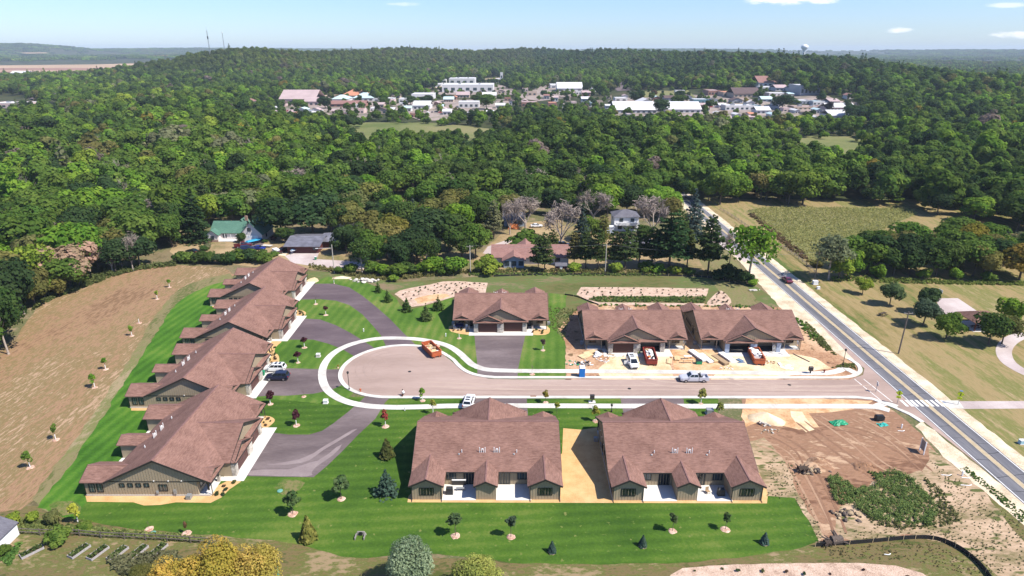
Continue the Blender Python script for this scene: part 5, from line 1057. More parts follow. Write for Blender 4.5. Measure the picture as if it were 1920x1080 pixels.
for (cn, kind), lst in bl.items():
    row = {'broad': 'round tree', 'airy': 'thin tree', 'spruce': 'spruce'}[kind]
    for j, (x, y, c, h) in enumerate(lst):
        tree((cn if len(lst) == 1 else ORD[j]+' '+cn)+' '+row+' in the wood band behind the park'+('' if len(lst) == 1 else ', from the left'), (x, y), h, kind, c, 'trees of the wood band behind the park', wide=1.15)
# fill between the cottages
fill = poly_world([(640, 424), (700, 414), (800, 412), (1000, 402), (1150, 392), (1288, 398), (1296, 425), (1215, 415), (1150, 395), (1120, 425), (1000, 405), (945, 418), (905, 440), (800, 436), (650, 440)])
gx, gy = np.meshgrid(np.arange(-80, 90, 8.5), np.arange(225, 285, 8.5)); gx = (gx+q.uniform(-3, 3, gx.shape)).ravel(); gy = (gy+q.uniform(-3, 3, gy.shape)).ravel(); k = inside(fill, gx, gy)
fl = {}
for x, y in sorted(zip(gx[k].tolist(), gy[k].tolist())):
    r = random.Random(int(x*53+y*7)); c = r.choice(['dark', 'deep', 'mid', 'dark', 'bright', 'olive']); fl.setdefault(c, []).append((x, y, r.uniform(9, 14)))
for c, lst in fl.items():
    for j, (x, y, h) in enumerate(lst): tree(ORD[j]+' '+dict((a, b) for a, b, _ in COLOURS)[c]+' tree behind the village houses, from the left', (x, y), h, 'broad', c, 'trees behind the village houses', wide=1.1)
# hedges and bushes
BU = [((340+i*14.5+rng.uniform(-3, 3), 493+rng.uniform(-3, 3)-(2 if i > 6 else 0)), rng.uniform(3.2, 4.4), rng.choice(['deep', 'dark', 'dark', 'mid']), 'hedge bush behind the ploughed field, %s from the left') for i in range(12)]
for j, (p, h, c, lab) in enumerate(BU): tree((c+' green ' if c != 'mid' else 'green ')+lab % ORD[j], K(*p), h, 'bush', c, 'bushes of the hedge behind the ploughed field', 1.15)
for p, h, c, wd, lab in [((476, 478), 2.0, 'bright', 1.3, 'light green bush below the blue cars'), ((470, 473), 1.4, 'dark', 1.5, 'clipped dark bush between the two blue cars'), ((452, 455), 3.8, 'dark', .8, 'pointed green shrub before the green roofed house'), ((497, 454), 1.2, 'dark', 1.6, 'low round bush by the white garage door'), ((514, 452), 2.0, 'purple', 1.0, 'purple bush at the corner of the green roofed house'), ((388, 467), 2.0, 'grey', 1.5, 'silvery bush on the parched front yard'), ((382, 470), 2.0, 'dark', 1.2, 'dark bush beside the silvery one'), ((634, 470), 3.4, 'dark', 1.3, 'bush at the corner of the low dark house'), ((514, 480), 1.6, 'mid', 2.0, 'green bush beside the lane behind the last roof'),
    ((636, 512), 2.2, 'mid', 1.2, 'bush right of the leaning street light pole'), ((656, 512), 3.2, 'mid', 1.2, 'second bush right of the street light pole'), ((700, 512), 4.0, 'mid', 1.3, 'green bush at the foot of the forked white trunk'), ((720, 516), 3.8, 'bright', 1.3, 'bright bush in the thicket behind the boulders'), ((742, 520), 4.2, 'mid', 1.4, 'big bush in the thicket behind the boulders'), ((764, 512), 4.0, 'dark', 1.3, 'dark bush in the thicket left of the round bushes'), ((786, 512), 3.4, 'bright', 1.2, 'light bush left of the round bushes'), ((736, 527), 2.2, 'lime', 1.3, 'lime bush nearest the boulders'), ((815, 513), 5.4, 'bright', 1.15, 'left of the two tall round bushes by the pale pole'), ((853, 512), 5.6, 'bright', 1.2, 'right of the two tall round bushes by the pale pole'), ((920, 512), 5.6, 'lime', 1.2, 'round lime bush left of the sunroom'), ((834, 514), 3, 'mid', 1.3, 'low bush between the two tall round bushes'),
    ((1078, 510), 3.0, 'lime', 1.2, 'lime bush left of the pole behind the silt fence'), ((1152, 512), 3.6, 'lime', 1.0, 'lime bush right of the pole behind the silt fence'), ((1215, 510), 3.4, 'mid', 1.3, 'green bush below the round topped pine'), ((1236, 512), 3.0, 'bright', 1.2, 'bright bush below the largest pine'), ((1262, 514), 2.6, 'lime', 1.5, 'pale bush in front of the largest pine'), ((1290, 514), 2.4, 'mid', 1.3, 'bush right of the largest pine'), ((1352, 524), 3.2, 'deep', 1.3, 'dark bush at the foot of the tall open pine'), ((1372, 524), 4.6, 'deep', 1.2, 'darkest bush by the short pole'), ((1390, 530), 4.2, 'deep', 1.1, 'dark bush left of the airy roadside tree'), ((1345, 520), 2.0, 'dark', 1.4, 'low dark bush left of the short pole'), ((1412, 536), 2.2, 'bright', 1.3, 'bright weeds at the foot of the airy roadside tree'),
    ((1527, 500), 2.4, 'olive', 1.6, 'olive bush at the corner of the cornfield'), ((1642, 520), 4.2, 'bright', 1.0, 'bright bush at the front of the wood band'), ((1732, 522), 3.4, 'lime', 1.0, 'lime bush at the front of the wood band, right of the bright one'), ((1790, 524), 3.8, 'bright', .9, 'bright pointed bush right in the wood band'), ((1850, 526), 3.0, 'mid', 1.2, 'green bush at the right end of the wood band'),
    ((112, 1016), 2.2, 'mid', 1.25, 'sprawling green bush by the garden fence'), ((30, 982), 1.9, 'lime', .9, 'yellow green bush nearest the white shed'), ((62, 979), 1.8, 'lime', .9, 'second yellow green bush from the white shed'), ((104, 981), 2.2, 'willow', .9, 'pointed yellow bush left of the yellow sapling'), ((6, 1040), 1.5, 'mid', 1.2, 'green bush against the white shed wall'), ((160, 992), 1.1, 'mid', 1.8, 'low weeds by the fence below the yellow sapling')]:
    tree(lab, K(*p), h, 'bush', c, None, wd)

# ------------------------------------------------------------------ poles, wires, fences
def pole(px, h, label, arm=True, lamp=None, mat='creosote', lean=0):
    x, y = K(*px); t = thing('utility_pole', label, 'pole', (x, y, 0), 0, 'utility poles'); mb = MB(); mb.bar((0, 0, 0), (lean, 0, h), .17, 8, .12); mb.build('pole', M[mat], t)
    if arm:
        mb = MB(); mb.box(lean, 0, h-.5, 2.0, .12, .12); mb.build('crossarm', M['wood'], t)
        for a in (-.85, 0, .85):
            i = MB(); i.lathe([(.06, 0), (.09, .1), (.04, .2)], lean+a, 0, h-.38, 6); i.build('insulator', M['grey'], t)
    if lamp:
        mb = MB(); mb.bar((0, 0, h-1.0), (lamp, 0, h-.2-.9), .05, 6); mb.box(lamp, 0, h-1.2, .8, .25, .14); mb.build('lamp_arm', M['white'], t)
    return Vector((x+lean, y, h))
P1 = pole((627, 512), 9.0, 'pale pole with street light arm behind the last west home', False, -4.6, 'palepole')
P2 = pole((882, 513), 9.0, 'pale pole beside the tall round bushes', True, None, 'palepole'); P3 = pole((1134.5, 512), 9.2, 'pole among the pines behind the silt fence', True, None, 'palepole'); P4 = pole((1366, 509), 6.2, 'short dark pole beside the dark bushes near the road'); P5 = pole((1527, 527), 9.0, 'tall pole at the road by the white cabinets')
t_ = pole((1684.5, 663), 10.2, 'lone dark pole with transformer in the park', True, None, 'creosote', .2)
def wire(a, b, sag):
    mb = MB(); pr = None
    for k in range(13):
        f = k/12; p = a.lerp(b, f); p.z -= sag*4*f*(1-f)
        if pr is not None: mb.bar(pr, p, .022, 4)
        pr = p
    return mb
for a, b, nm in ((P2, P3, 'between the two pales poles'), (P3, P4, 'over the largest pine'), (P4, P5, 'across the road')):
    o = wire(a, b, .8).build('overhead_wire', M['grey']); tag(o, 'overhead wire '+('between the two pale poles' if 'pales' in nm else nm), 'wire', 'overhead wires')
def rail_fence(path, label, name='rail_fence', h=1.0, step=3.0, mat='wood', rails=(.45, .9), postw=.14, group=None):
    pts = [Vector((*K(*p), 0)) for p in path]; t = thing(name, label, 'fence', pts[0], 0, group); o = pts[0]
    L = 0; posts = []
    for a, b in zip(pts[:-1], pts[1:]):
        n = max(1, round((b-a).length/step))
        for k in range(n): posts.append(a.lerp(b, k/n)-o)
    posts.append(pts[-1]-o)
    for p in posts:
        mb = MB(); mb.box(p.x, p.y, 0, postw, postw, h+.08); mb.build('post', M[mat], t)
    for a, b in zip(posts[:-1], posts[1:]):
        for z in rails:
            mb = MB(); mb.beam((a.x, a.y, h*z), (b.x, b.y, h*z), .06, .12); mb.build('rail', M[mat], t)
    return t
rail_fence([(1534, 518), (1512, 498), (1490, 480), (1463, 462)], 'wooden rail fence along the road, near half by the feathery tree', step=3.2)
rail_fence([(1410, 432), (1390, 418), (1372, 406), (1350, 393)], 'wooden rail fence along the road, far half by the cornfield corner', step=4)
t = rail_fence([(37, 1002), (76, 1004), (150, 1005), (190, 1009), (234, 1011), (274, 1013), (314, 1015), (358, 1018), (400, 1021)], 'dark post and rail garden fence above the raised beds', 'garden_fence', 1.1, 3.3, 'creosote', (.5, .98), .1)
# ------------------------------------------------------------------ vehicles
M['tyre'] = plain('tyre_rubber', (0.012, 0.012, 0.012), 0.8)
M['rim'] = plain('alloy_rim', (0.45, 0.45, 0.46), 0.3, 0.8)
M['lampw'] = plain('clear_lamp', (0.7, 0.7, 0.68), 0.15)
M['lampr'] = plain('red_lamp', (0.35, 0.01, 0.01), 0.2)
PAINT = {}
def paint(c):
    if c not in PAINT: PAINT[c] = plain('car_paint', c, 0.32, 0.1, 0.5, var=0.02, coat=0.6)
    return PAINT[c]
SPEC = {  # length, width, height, hood z, cabin base front/back x, roof front/back x, wheel x
 'suv': (4.85, 1.92, 1.74, 1.08, 1.15, -2.28, .30, -1.95, 1.45), 'sedan': (4.75, 1.84, 1.44, .98, 1.05, -1.85, .15, -1.05, 1.42),
 'pickup': (5.85, 2.0, 1.88, 1.18, 1.35, -.85, .65, -.62, 1.85), 'van': (5.1, 1.98, 1.86, 1.10, 1.75, -2.42, .75, -2.25, 1.55)}
def car(label, xy, head, kind, col, extras=(), group='parked cars and trucks'):
    """vehicle with its nose along local +x"""
    L, Wd, Ht, hz, cf, cb, rf, rb, wx = SPEC[kind]; hw = Wd/2; hl = L/2
    t = thing({'suv': 'suv', 'sedan': 'sedan', 'pickup': 'pickup_truck', 'van': 'minivan'}[kind], label, {'suv': 'SUV', 'sedan': 'car', 'pickup': 'pickup', 'van': 'van'}[kind], (xy[0], xy[1], .04), head, group)
    P = paint(col); b = MB()
    bed = kind == 'pickup'
    st = [(-hl, hw*.90, .52, hz-.12), (-hl+.12, hw*.97, .34, hz-.03), (-wx-.1, hw, .30, hz), (cb+.1, hw, .28, hz), (0, hw, .28, hz), (cf, hw*.99, .28, hz-.01), (hl-.45, hw*.95, .30, hz-.12), (hl-.12, hw*.86, .36, hz-.22), (hl, hw*.76, .48, hz-.34)]
    def ring(x, w, z0, z1):
        return [(x, -w*.9, z0), (x, w*.9, z0), (x, w, z0+.14), (x, w, (z0+z1)/2+.08), (x, w*.93, z1-.04), (x, w*.82, z1), (x, -w*.82, z1), (x, -w*.93, z1-.04), (x, -w, (z0+z1)/2+.08), (x, -w, z0+.14)]
    rs = [ring(*s) for s in st]
    if bed: rs = [r for r, s in zip(rs, st) if s[0] > cb]; rs.insert(0, ring(cb+.06, hw, .28, hz))
    n = 10
    for a, c in zip(rs[:-1], rs[1:]):
        for k in range(n): b.face([a[k], a[(k+1) % n], c[(k+1) % n], c[k]][::-1])
    b.face(rs[0][::1]); b.face(rs[-1][::-1])
    bw, tw = hw*.90, hw*.70
    lo = [(cb, -bw, hz-.01), (cf, -bw, hz-.01), (cf, bw, hz-.01), (cb, bw, hz-.01)]; zt = Ht-.06
    hi = [(rb, -tw, zt), (rf, -tw, zt), (rf, tw, zt), (rb, tw, zt)]
    b.hull(lo, hi); b.hull([(x*1.0, y*.99, zt-.002) for x, y, z in hi], [((rb+.18) if x == rb else (rf-.22), y*.86, Ht) for x, y, z in hi])
    if bed:
        for s in (-1, 1): b.box((cb-hl)/2-.02, s*(hw-.09), .42, abs(-hl-cb)-.06, .16, hz-.44)
        b.box(-hl+.06, 0, .42, .1, Wd-.05, hz-.46); b.box((cb-hl)/2, 0, .42, abs(-hl-cb)-.1, Wd-.3, .28)
    body = b.build('body', P, t)
    def pane(name, q, u0, u1, v0, v1):
        A, B, C, D = [Vector(p) for p in q]
        at = lambda u, v: (A*(1-u)+B*u)*(1-v)+(D*(1-u)+C*u)*v
        nrm = (B-A).cross(D-A).normalized()*.012; g = MB(); qd = [at(u0, v0)+nrm, at(u1, v0)+nrm, at(u1, v1)+nrm, at(u0, v1)+nrm]
        g.hull([p-nrm*.9 for p in qd], qd); g.build(name, M['glass_dark'], t)
    pane('windscreen', [lo[1], lo[2], hi[2], hi[1]], .06, .94, .08, .95); pane('rear_window', [lo[3], lo[0], hi[0], hi[3]], .08, .92, .2, .92)
    parts = [(.05, .48), (.52, .93)] if kind in ('sedan', 'pickup') else [(.05, .34), (.37, .63), (.66, .93)]
    for u0, u1 in parts:
        pane('side_window', [lo[0], lo[1], hi[1], hi[0]], u0, u1, .10, .88); pane('side_window', [lo[2], lo[3], hi[3], hi[2]], 1-u1, 1-u0, .10, .88)
    for x in (-wx, wx-.05):
        for s in (-1, 1):
            w = MB(); w.bar((x, s*(hw-.22), .35), (x, s*(hw+.015), .35), .355, 14); wh = w.build('wheel', M['tyre'], t)
            w = MB(); w.bar((x, s*(hw-.1), .35), (x, s*(hw+.03), .35), .22, 10); w.build('rim', M['rim'], wh)
    for s in (-1, 1):
        q = MB(); q.box(hl-.16, s*hw*.66, hz-.46, .16, .36, .16); q.build('headlight', M['lampw'], t)
        q = MB(); q.box(-hl+.04, s*hw*.80, hz-.34, .12, .2, .28); q.build('tail_light', M['lampr'], t)
        q = MB(); q.box(cf-.35, s*(hw+.1), hz+.02, .14, .22, .16); q.build('mirror', P, t)
    q = MB(); q.box(hl-.02, 0, .45, .1, Wd*.6, .2); q.build('grille', M['black'], t)
    if 'sunroof' in extras:
        for x in ((rf+rb)/2+.35, (rf+rb)/2-.5):
            q = MB(); q.box(x, 0, Ht-.01, .5, tw*1.25, .025); q.build('sunroof', M['glass_dark'], t)
    if 'door' in extras:
        q = MB(); q.box(.35, -hw-.45, .42, .10, .95, .75); q.build('door', P, t)
    if 'load' in extras:
        q = MB(); q.box(cb-.35, 0, .72, .5, 1.5, .62); q.build('toolbox', M['black'], t)
        q = MB(); q.bar((cb-.7, -.4, .75), (cb-.5, -.5, 1.7), .1, 6); q.bar((cb-.7, .3, .75), (cb-.9, .5, 1.6), .09, 6); q.build('load', M['grey'], t)
    return t
WHT, SIL = (.78, .78, .77), (.52, .52, .56)
car('white SUV with dark sunroofs parked on the west drive', K(515, 695), PI, 'suv', WHT, ('sunroof',))
car('dark navy SUV parked beside the white one on the west drive', K(521, 711), PI+.02, 'suv', (.016, .021, .045))
car('maroon car driving on the county road', K(1475, 528), PI/2, 'sedan', (.13, .008, .028))
car('silver pickup parked on the street before the unfinished homes', K(1300, 714), PI, 'pickup', SIL, ('load',))
car('white van with open door parked before the unfinished garage', K(1185.5, 684), -PI/2+.06, 'van', WHT, ('sunroof', 'door'))
car('white SUV seen from above on the drive behind the south home', K(879.5, 757.5), PI/2-.12, 'suv', WHT, ('sunroof',))
car('dark red pickup in front of the green roofed house', K(456, 463), .5, 'pickup', (.10, .010, .014))
car('dark blue SUV beside the red pickup', K(463.5, 469), .35, 'suv', (.012, .018, .07))
car('bright blue coupe on the grass below the covered boat', K(486, 468), -.25, 'sedan', (.015, .03, .22))
car('brown SUV parked by the lane left of the boat', K(530, 473), -PI/2-.35, 'suv', (.045, .012, .012))
car('small red car in front of the red garage', K(586.5, 470), -PI/2-.5, 'sedan', (.30, .012, .018))
car('dark green car half hidden behind the hedge', K(361, 474), 2.8, 'sedan', (.012, .022, .018))
car('white car parked right of the grey cottage', K(1006, 426), .05, 'sedan', WHT)
car('white car by the green bank below the white house', K(1139, 440), .15, 'sedan', WHT)
car('dark blue SUV on the drive behind the ranch house', K(1057, 462), .1, 'suv', (.015, .02, .035))
car('silver car under the largest pine', K(1280, 466), .1, 'sedan', SIL); car('grey car left of the largest pine', K(1228, 456), .2, 'sedan', (.2, .2, .22))
# boats and trailers
M['teal'] = plain('teal_boat_cover', (0.02, 0.26, 0.42), 0.6, var=0.1); M['bluecover'] = plain('slate_blue_cover', (0.11, 0.18, 0.28), 0.6, var=0.1); M['navyhull'] = plain('navy_hull', (.02, .02, .07), .3)
def boat(label, xy, head, L, cover, hull, rim=None):
    t = thing('boat', label, 'boat', (xy[0], xy[1], 0), head); h = MB()
    st = [(-L/2, .95), (-L*.2, 1.1), (L*.15, 1.05), (L*.35, .7), (L*.5, .08)]
    lo = [(x, -w*.55, .55) for x, w in st]+[(x, w*.55, .55) for x, w in reversed(st)]; hi = [(x, -w, 1.25) for x, w in st]+[(x, w, 1.25) for x, w in reversed(st)]
    h.hull(lo, hi); h.build('hull', M[hull], t)
    c = MB(); c.hull([(x, y*.93, 1.253) for x, y, z in hi], [(x*.86, y*.45, 1.62) for x, y, z in hi]); c.build('cover', M[cover], t)
    if rim:
        c = MB(); 
        for a, b in zip(hi, hi[1:]+hi[:1]): c.beam(a, b, .18, .14)
        c.box(-L*.12, 0, 1.5, .12, 1.5, .5); c.build('gunwale', M[rim], t)
    f = MB(); f.beam((-L*.4, -.7, .5), (L*.55, 0, .5), .1, .1); f.beam((-L*.4, .7, .5), (L*.55, 0, .5), .1, .1); f.box(-L*.15, 0, .3, .1, 2.2, .1); f.build('trailer_frame', M['grey'], t)
    for s in (-1, 1):
        w = MB(); w.bar((-L*.15, s*1.0, .32), (-L*.15, s*1.2, .32), .32, 12); w.build('wheel', M['tyre'], t)
boat('boat under a teal cover by the white garage door', K(478, 457), .85, 6.0, 'teal', 'navyhull'); boat('boat with white gunwale and slate cover before the metal roof', K(556, 472), -PI/2-.25, 6.4, 'bluecover', 'navyhull', 'white')
t = thing('utility_trailer', 'small pale flatbed trailer right of the blue coupe', 'trailer', (*K(501, 463), 0), -.2); mb = MB(); mb.box(0, 0, .5, 3.4, 1.7, .12); mb.build('deck', M['found'], t); mb = MB(); mb.beam((1.7, 0, .5), (3, 0, .45), .1, .1); mb.build('drawbar', M['grey'], t)
for s in (-1, 1): mb = MB(); mb.bar((0, s*.9, .3), (0, s*1.05, .3), .3, 12); mb.build('wheel', M['tyre'], t)
t = thing('box_trailer', 'low white trailer left of the brown SUV', 'trailer', (*K(518, 474), 0), -.9); mb = MB(); mb.box(0, 0, .4, 3.0, 1.6, 1.0); mb.build('box', M['white'], t)
for s in (-1, 1): mb = MB(); mb.bar((0, s*.8, .3), (0, s*.95, .3), .3, 12); mb.build('wheel', M['tyre'], t)

# ------------------------------------------------------------------ roll-off dumpsters and what is in them
M['dred'] = plain('dumpster_red', (0.23, 0.034, 0.024), 0.55, var=0.2, scale=3); M['dorange'] = plain('dumpster_orange', (0.42, 0.10, 0.035), 0.55, var=0.2, scale=3); M['rust'] = plain('rusty_floor', (0.10, 0.045, 0.03), 0.9, var=0.3)
M['drywall'] = plain('white_scrap', (0.72, 0.70, 0.67), 0.9, var=0.06); M['pine'] = plain('fresh_lumber', (0.62, 0.46, 0.26), 0.8, var=0.12, scale=3); M['osb'] = plain('osb_board', (0.58, 0.42, 0.22), 0.85, var=0.2, scale=14)
M['card'] = plain('brown_cardboard', (0.34, 0.23, 0.13), 0.9); M['blacktarp'] = plain('black_sheeting', (0.02, 0.02, 0.022), 0.5); M['green'] = plain('green_plastic', (0.012, 0.24, 0.11), 0.5, var=.2); M['tealp'] = plain('teal_plastic', (0.02, 0.33, 0.28), 0.5)
def dumpster(label, a, b, mat, L=6.1, Wd=2.35, h=1.45):
    """a = centre of the rear end, b = centre of the end facing the camera, both photo pixels"""
    A, B = Vector(K(*a)), Vector(K(*b)); d = (B-A).normalized(); c = (A+B)/2; t = thing('dumpster', label, 'dumpster', (c.x, c.y, .05), math.atan2(d.y, d.x), 'open roll-off dumpsters')
    mb = MB(); mb.box(0, 0, .28, L, Wd, .08); mb.build('floor', M['rust'], t)
    for s in (-1, 1):
        mb = MB(); mb.box(0, s*(Wd/2-.05), .364, L-.2, .1, h-.36); w = mb.build('side_wall', M[mat], t)
        for k in range(8): 
            q = MB(); q.box(-L/2+.5+k*(L-1)/7, s*(Wd/2+.05), .38, .14, .1, h-.42); q.build('rib', M[mat], w)
        q = MB(); q.box(0, s*(Wd/2), h+.003, L, .2, .1); q.build('top_rail', M[mat], w)
    for s in (-1, 1):
        mb = MB(); mb.box(s*(L/2-.05), 0, .364, .1, Wd-.22, h-.36); w = mb.build('end_wall', M[mat], t)
        q = MB(); q.box(s*(L/2-.02), 0, h+.004, .2, Wd-.22, .1); q.build('top_rail', M[mat], w)
    mb = MB(); mb.box(0, -.55, .06, L+.2, .16, .21); mb.box(0, .55, .06, L+.2, .16, .21); mb.build('skid_rail', M[mat], t)
    for s in (-1, 1):
        for x in (-L/2+.5, L/2-.1): mb = MB(); mb.bar((x, s*.85, .14), (x, s*1.05, .14), .14, 10); mb.build('roller', M['black'], t)
    return t, c, math.atan2(d.y, d.x), L, Wd
def heap_in(label, d, mats, n, zb, seed, big=1.0, x0=-.42, x1=.42):
    t0, c, ang, L, Wd = d; r = random.Random(seed); t = thing('rubbish_heap', label, 'rubbish', (c.x, c.y, .05), ang); 
    base = MB(); base.hull([(L*x0, -Wd*.42, .37), (L*x1, -Wd*.42, .37), (L*x1, Wd*.42, .37), (L*x0, Wd*.42, .37)], [(L*x0*.85, -Wd*.33, zb), (L*x1*.8, -Wd*.3, zb-.15), (L*x1*.8, Wd*.3, zb-.1), (L*x0*.8, Wd*.33, zb)]); base.build('debris', M[mats[0]], t)
    for k in range(n):
        m = r.choice(mats); mb = MB(); x, y = r.uniform(L*x0, L*x1)*.9, r.uniform(-.7, .7); s = r.uniform(.25, .75)*big; 
        if m == 'pine': p = Vector((x, y, zb+r.uniform(-.1, .25))); q = p+Vector((r.uniform(-1, 1), r.uniform(-.6, .6), r.uniform(-.3, .3))); mb.beam(p, q, .12, .06)
        else:
            a = r.uniform(0, 3.14); mb.box(x, y, zb-.1+r.uniform(0, .25), s, s*r.uniform(.5, 1), r.uniform(.05, .3), a)
        mb.build({'pine': 'lumber_scrap', 'drywall': 'board_scrap', 'card': 'cardboard', 'blacktarp': 'plastic_scrap', 'orange_tarp': 'orange_scrap'}.get(m, 'scrap'), M[m], t)
d1 = dumpster('rust red dumpster in the turning circle, lumber scraps inside', (799, 651), (820, 671.5), 'dorange'); heap_in('lumber scraps in the turning circle dumpster', d1, ['pine', 'pine', 'drywall', 'card'], 16, 1.0, 3)
d2 = dumpster('dark red dumpster beside the white van', (1214, 661), (1222.5, 688), 'dred'); heap_in('mixed rubbish in the dark red dumpster', d2, ['drywall', 'drywall', 'card', 'pine', 'orange_tarp', 'blacktarp'], 26, 1.25, 4)
d3 = dumpster('orange dumpster right of the lumber stacks', (1410, 660), (1425, 688), 'dorange'); heap_in('white board scrap in the orange dumpster', d3, ['drywall'], 12, 1.45, 5, 1.3, -.42, .18)
# ------------------------------------------------------------------ building site
def loose(name, label, cat, px, rz=0.0, group=None, z=.02): return thing(name, label, cat, (*K(*px), z), rz, group)
def planks(label, px, rz, n, L, wd, th, mat, layers=1, splay=0.0, seed=1, name='lumber_stack', gap=.01, group=None):
    """boards laid side by side in layers, each board a piece of its own"""
    t = loose(name, label, 'lumber', px, rz, group); r = random.Random(seed); bear = MB(); W_ = n*(wd+gap)
    for x in (-L*.35, L*.35): bear.box(x, 0, 0, .09, W_, .09)
    bear.build('bearer', M['wood'], t); shared = {}
    for l in range(layers):
        for k in range(n):
            mb = MB(); mb.box(0, 0, 0, L*r.choice((1, 1, .93)), wd, th); o = mb.build('plank', M[mat], t)
            o.location = (r.uniform(-.1, .1), -W_/2+(k+.5)*(wd+gap)+r.uniform(-1, 1)*splay, .095+l*(th+.004)+k*splay*.02); o.rotation_euler = (0, 0, r.uniform(-1, 1)*splay)
    return t
planks('splayed heap of lumber left of the white bags', (1098, 667), .72, 9, 3.4, .19, .05, 'pine', 2, .16, 3)
planks('second heap of lumber behind the splayed one', (1106, 661), .45, 6, 3.0, .15, .05, 'pine', 2, .14, 9)
planks('two yellow plank bundles left of the sawhorse table', (1255, 678), 1.25, 5, 2.6, .2, .06, 'pine', 2, .03, 4); planks('short plank bundle next to the tan bundles', (1269, 673), 1.4, 4, 1.9, .26, .06, 'osb', 3, .02, 5)
def sheets(label, px, rz, L, wd, n, mat, topmat=None, seed=1):
    t = loose('board_stack', label, 'board stack', px, rz); bear = MB()
    for x in (-L*.38, 0, L*.38): bear.box(x, 0, 0, .1, wd, .1)
    bear.build('bearer', M['wood'], t); r = random.Random(seed)
    for k in range(n):
        mb = MB(); mb.box(0, 0, 0, L, wd, .07); o = mb.build('panel', M[topmat if topmat and k == n-1 else mat], t); o.location = (r.uniform(-.04, .04), r.uniform(-.03, .03), .103+k*.074); o.rotation_euler = (0, 0, r.uniform(-.012, .012))
sheets('long white wrapped board stack, first in the row', (1308, 669), -1.25, 5.6, 1.3, 6, 'drywall', None, 1); sheets('white board stack, second in the row beside the long one', (1323, 673), -1.2, 4.4, 1.5, 4, 'drywall', None, 2)
sheets('yellow board stack between white and brown stacks', (1336, 674), -1.25, 3.2, 1.5, 4, 'osb', None, 3); sheets('brown board stack beside the yellow one', (1350, 677), -1.2, 4.6, 1.25, 6, 'card', 'card', 4); sheets('pale blue white board stack by the apron, last in the row', (1362, 671), -1.25, 4.2, 1.4, 5, 'drywall', None, 5)
t = loose('skid_box', 'green crate at the near end of the long white stack', 'crate', (1310, 682)); mb = MB(); mb.box(0, 0, 0, 1.2, .9, .8); mb.build('box', M['green'], t); mb = MB(); mb.box(0, 0, .803, 1.26, .96, .08); mb.build('lid', M['blacktarp'], t)
def trestle(label, px, L, top, rz=0.0):
    t = loose('trestle_table', label, 'work table', px, rz); mb = MB(); mb.box(0, 0, .82, L, .62 if top == 'drywall' else .32, .06); mb.build('top', M[top], t)
    for s in (-1, 1):
        for e in (-1, 1): mb = MB(); mb.bar((s*L*.38, e*.12, .82), (s*L*.38, e*.38, 0), .035, 5); mb.build('leg', M['wood'], t)
trestle('white topped work table between plank bundles and stacks', (1289, 674), 1.7, 'drywall'); trestle('sawhorse plank table in front of the white topped one', (1290, 681), 2.6, 'pine')
t = loose('scrap_pile', 'heap of dark scrap and black sheeting by the portable toilet', 'scrap pile', (1096, 683)); r = random.Random(5)
for k in range(26):
    mb = MB(); a = r.uniform(0, 6.28); p = Vector((r.uniform(-1.3, 1.3), r.uniform(-.8, .8), r.uniform(.05, .5))); q = p+Vector((math.cos(a)*r.uniform(.3, .9), math.sin(a)*r.uniform(.3, .9), r.uniform(-.1, .2)))
    mb.beam(p, q, r.uniform(.08, .4), .06); mb.build('scrap', M[r.choice(['blacktarp', 'blacktarp', 'grey', 'wood', 'white'])], t)
t = loose('bag_heap', 'white bags heaped beside the lumber', 'bags', (1121, 667))
for k in range(11):
    mb = MB(); mb.lathe([(.1, 0), (.42, .08), (.45, .25), (.28, .38), (.05, .42)], 0, 0, 0, 8); o = mb.build('bag', M['drywall'], t); o.location = (r.uniform(-.7, .7), r.uniform(-.9, .9), .28*(k // 5)); o.scale = (1, r.uniform(.8, 1.5), 1)
for px, lab, c in (((1145, 667), 'brown offcuts scattered before the entry porch', 'card'), ((1136, 661), 'dark wheelbarrow and tools by the left pier', 'blacktarp'), ((1130, 676), 'white scraps on the sandy drive', 'drywall'), ((1075, 682), 'green and white buckets at the edge of the dirt', 'green'), ((1380, 679), 'blue sheet of plastic on the sandy drive', 'bluecover'), ((1425, 668), 'rust brown scraps right of the orange dumpster', 'rust'), ((1440, 679), 'dark scraps on the sand near the orange dumpster', 'card'), ((1366, 689), 'pale planks lying by the sidewalk', 'pine'), ((1196, 661), 'yellow green buckets beside the middle stone pier', 'lime'), ((1476, 686), 'white sheet with black straps on the sand', 'drywall')):
    if c == 'lime': M['lime'] = plain('lime_plastic', (.55, .62, .10), .5)
    t = loose('scrap_pile' if c != 'lime' else 'bucket_stack', lab, 'scrap' if c != 'lime' else 'buckets', px)
    if c == 'lime':
        for x, y in ((0, 0), (.35, -.25), (.1, -.5), (-.3, -.3)): mb = MB(); mb.lathe([(.15, 0), (.18, .42), (.19, .44), (.15, .45)], x, y, 0, 10); mb.build('bucket', M['lime'], t)
        mb = MB(); mb.lathe([(.15, 0), (.18, .42), (.15, .45)], 0, 0, .45, 10); mb.build('bucket', M['lime'], t); continue
    big = 'sheet' in lab
    for k in range(4 if big else 18):
        mb = MB(); s = r.uniform(.9, 1.7) if big else r.uniform(.15, .6); mb.box(r.gauss(0, .8), r.gauss(0, .7), r.uniform(0, .06), s, s*r.uniform(.2, .8), r.uniform(.03, .16), r.uniform(0, 3)); mb.build('scrap', M[c if k % 3 else 'drywall'], t)
t = loose('pipe_length', 'long dark pipe lying on the sand at the right', 'pipe', (1500, 672)); mb = MB(); a = Vector((*K(1487, 664), .12)); b = Vector((*K(1518, 679), .12)); o = Vector((*K(1500, 672), .02)); mb.bar(a-o, b-o, .09, 6); mb.build('pipe', M['creosote'], t)
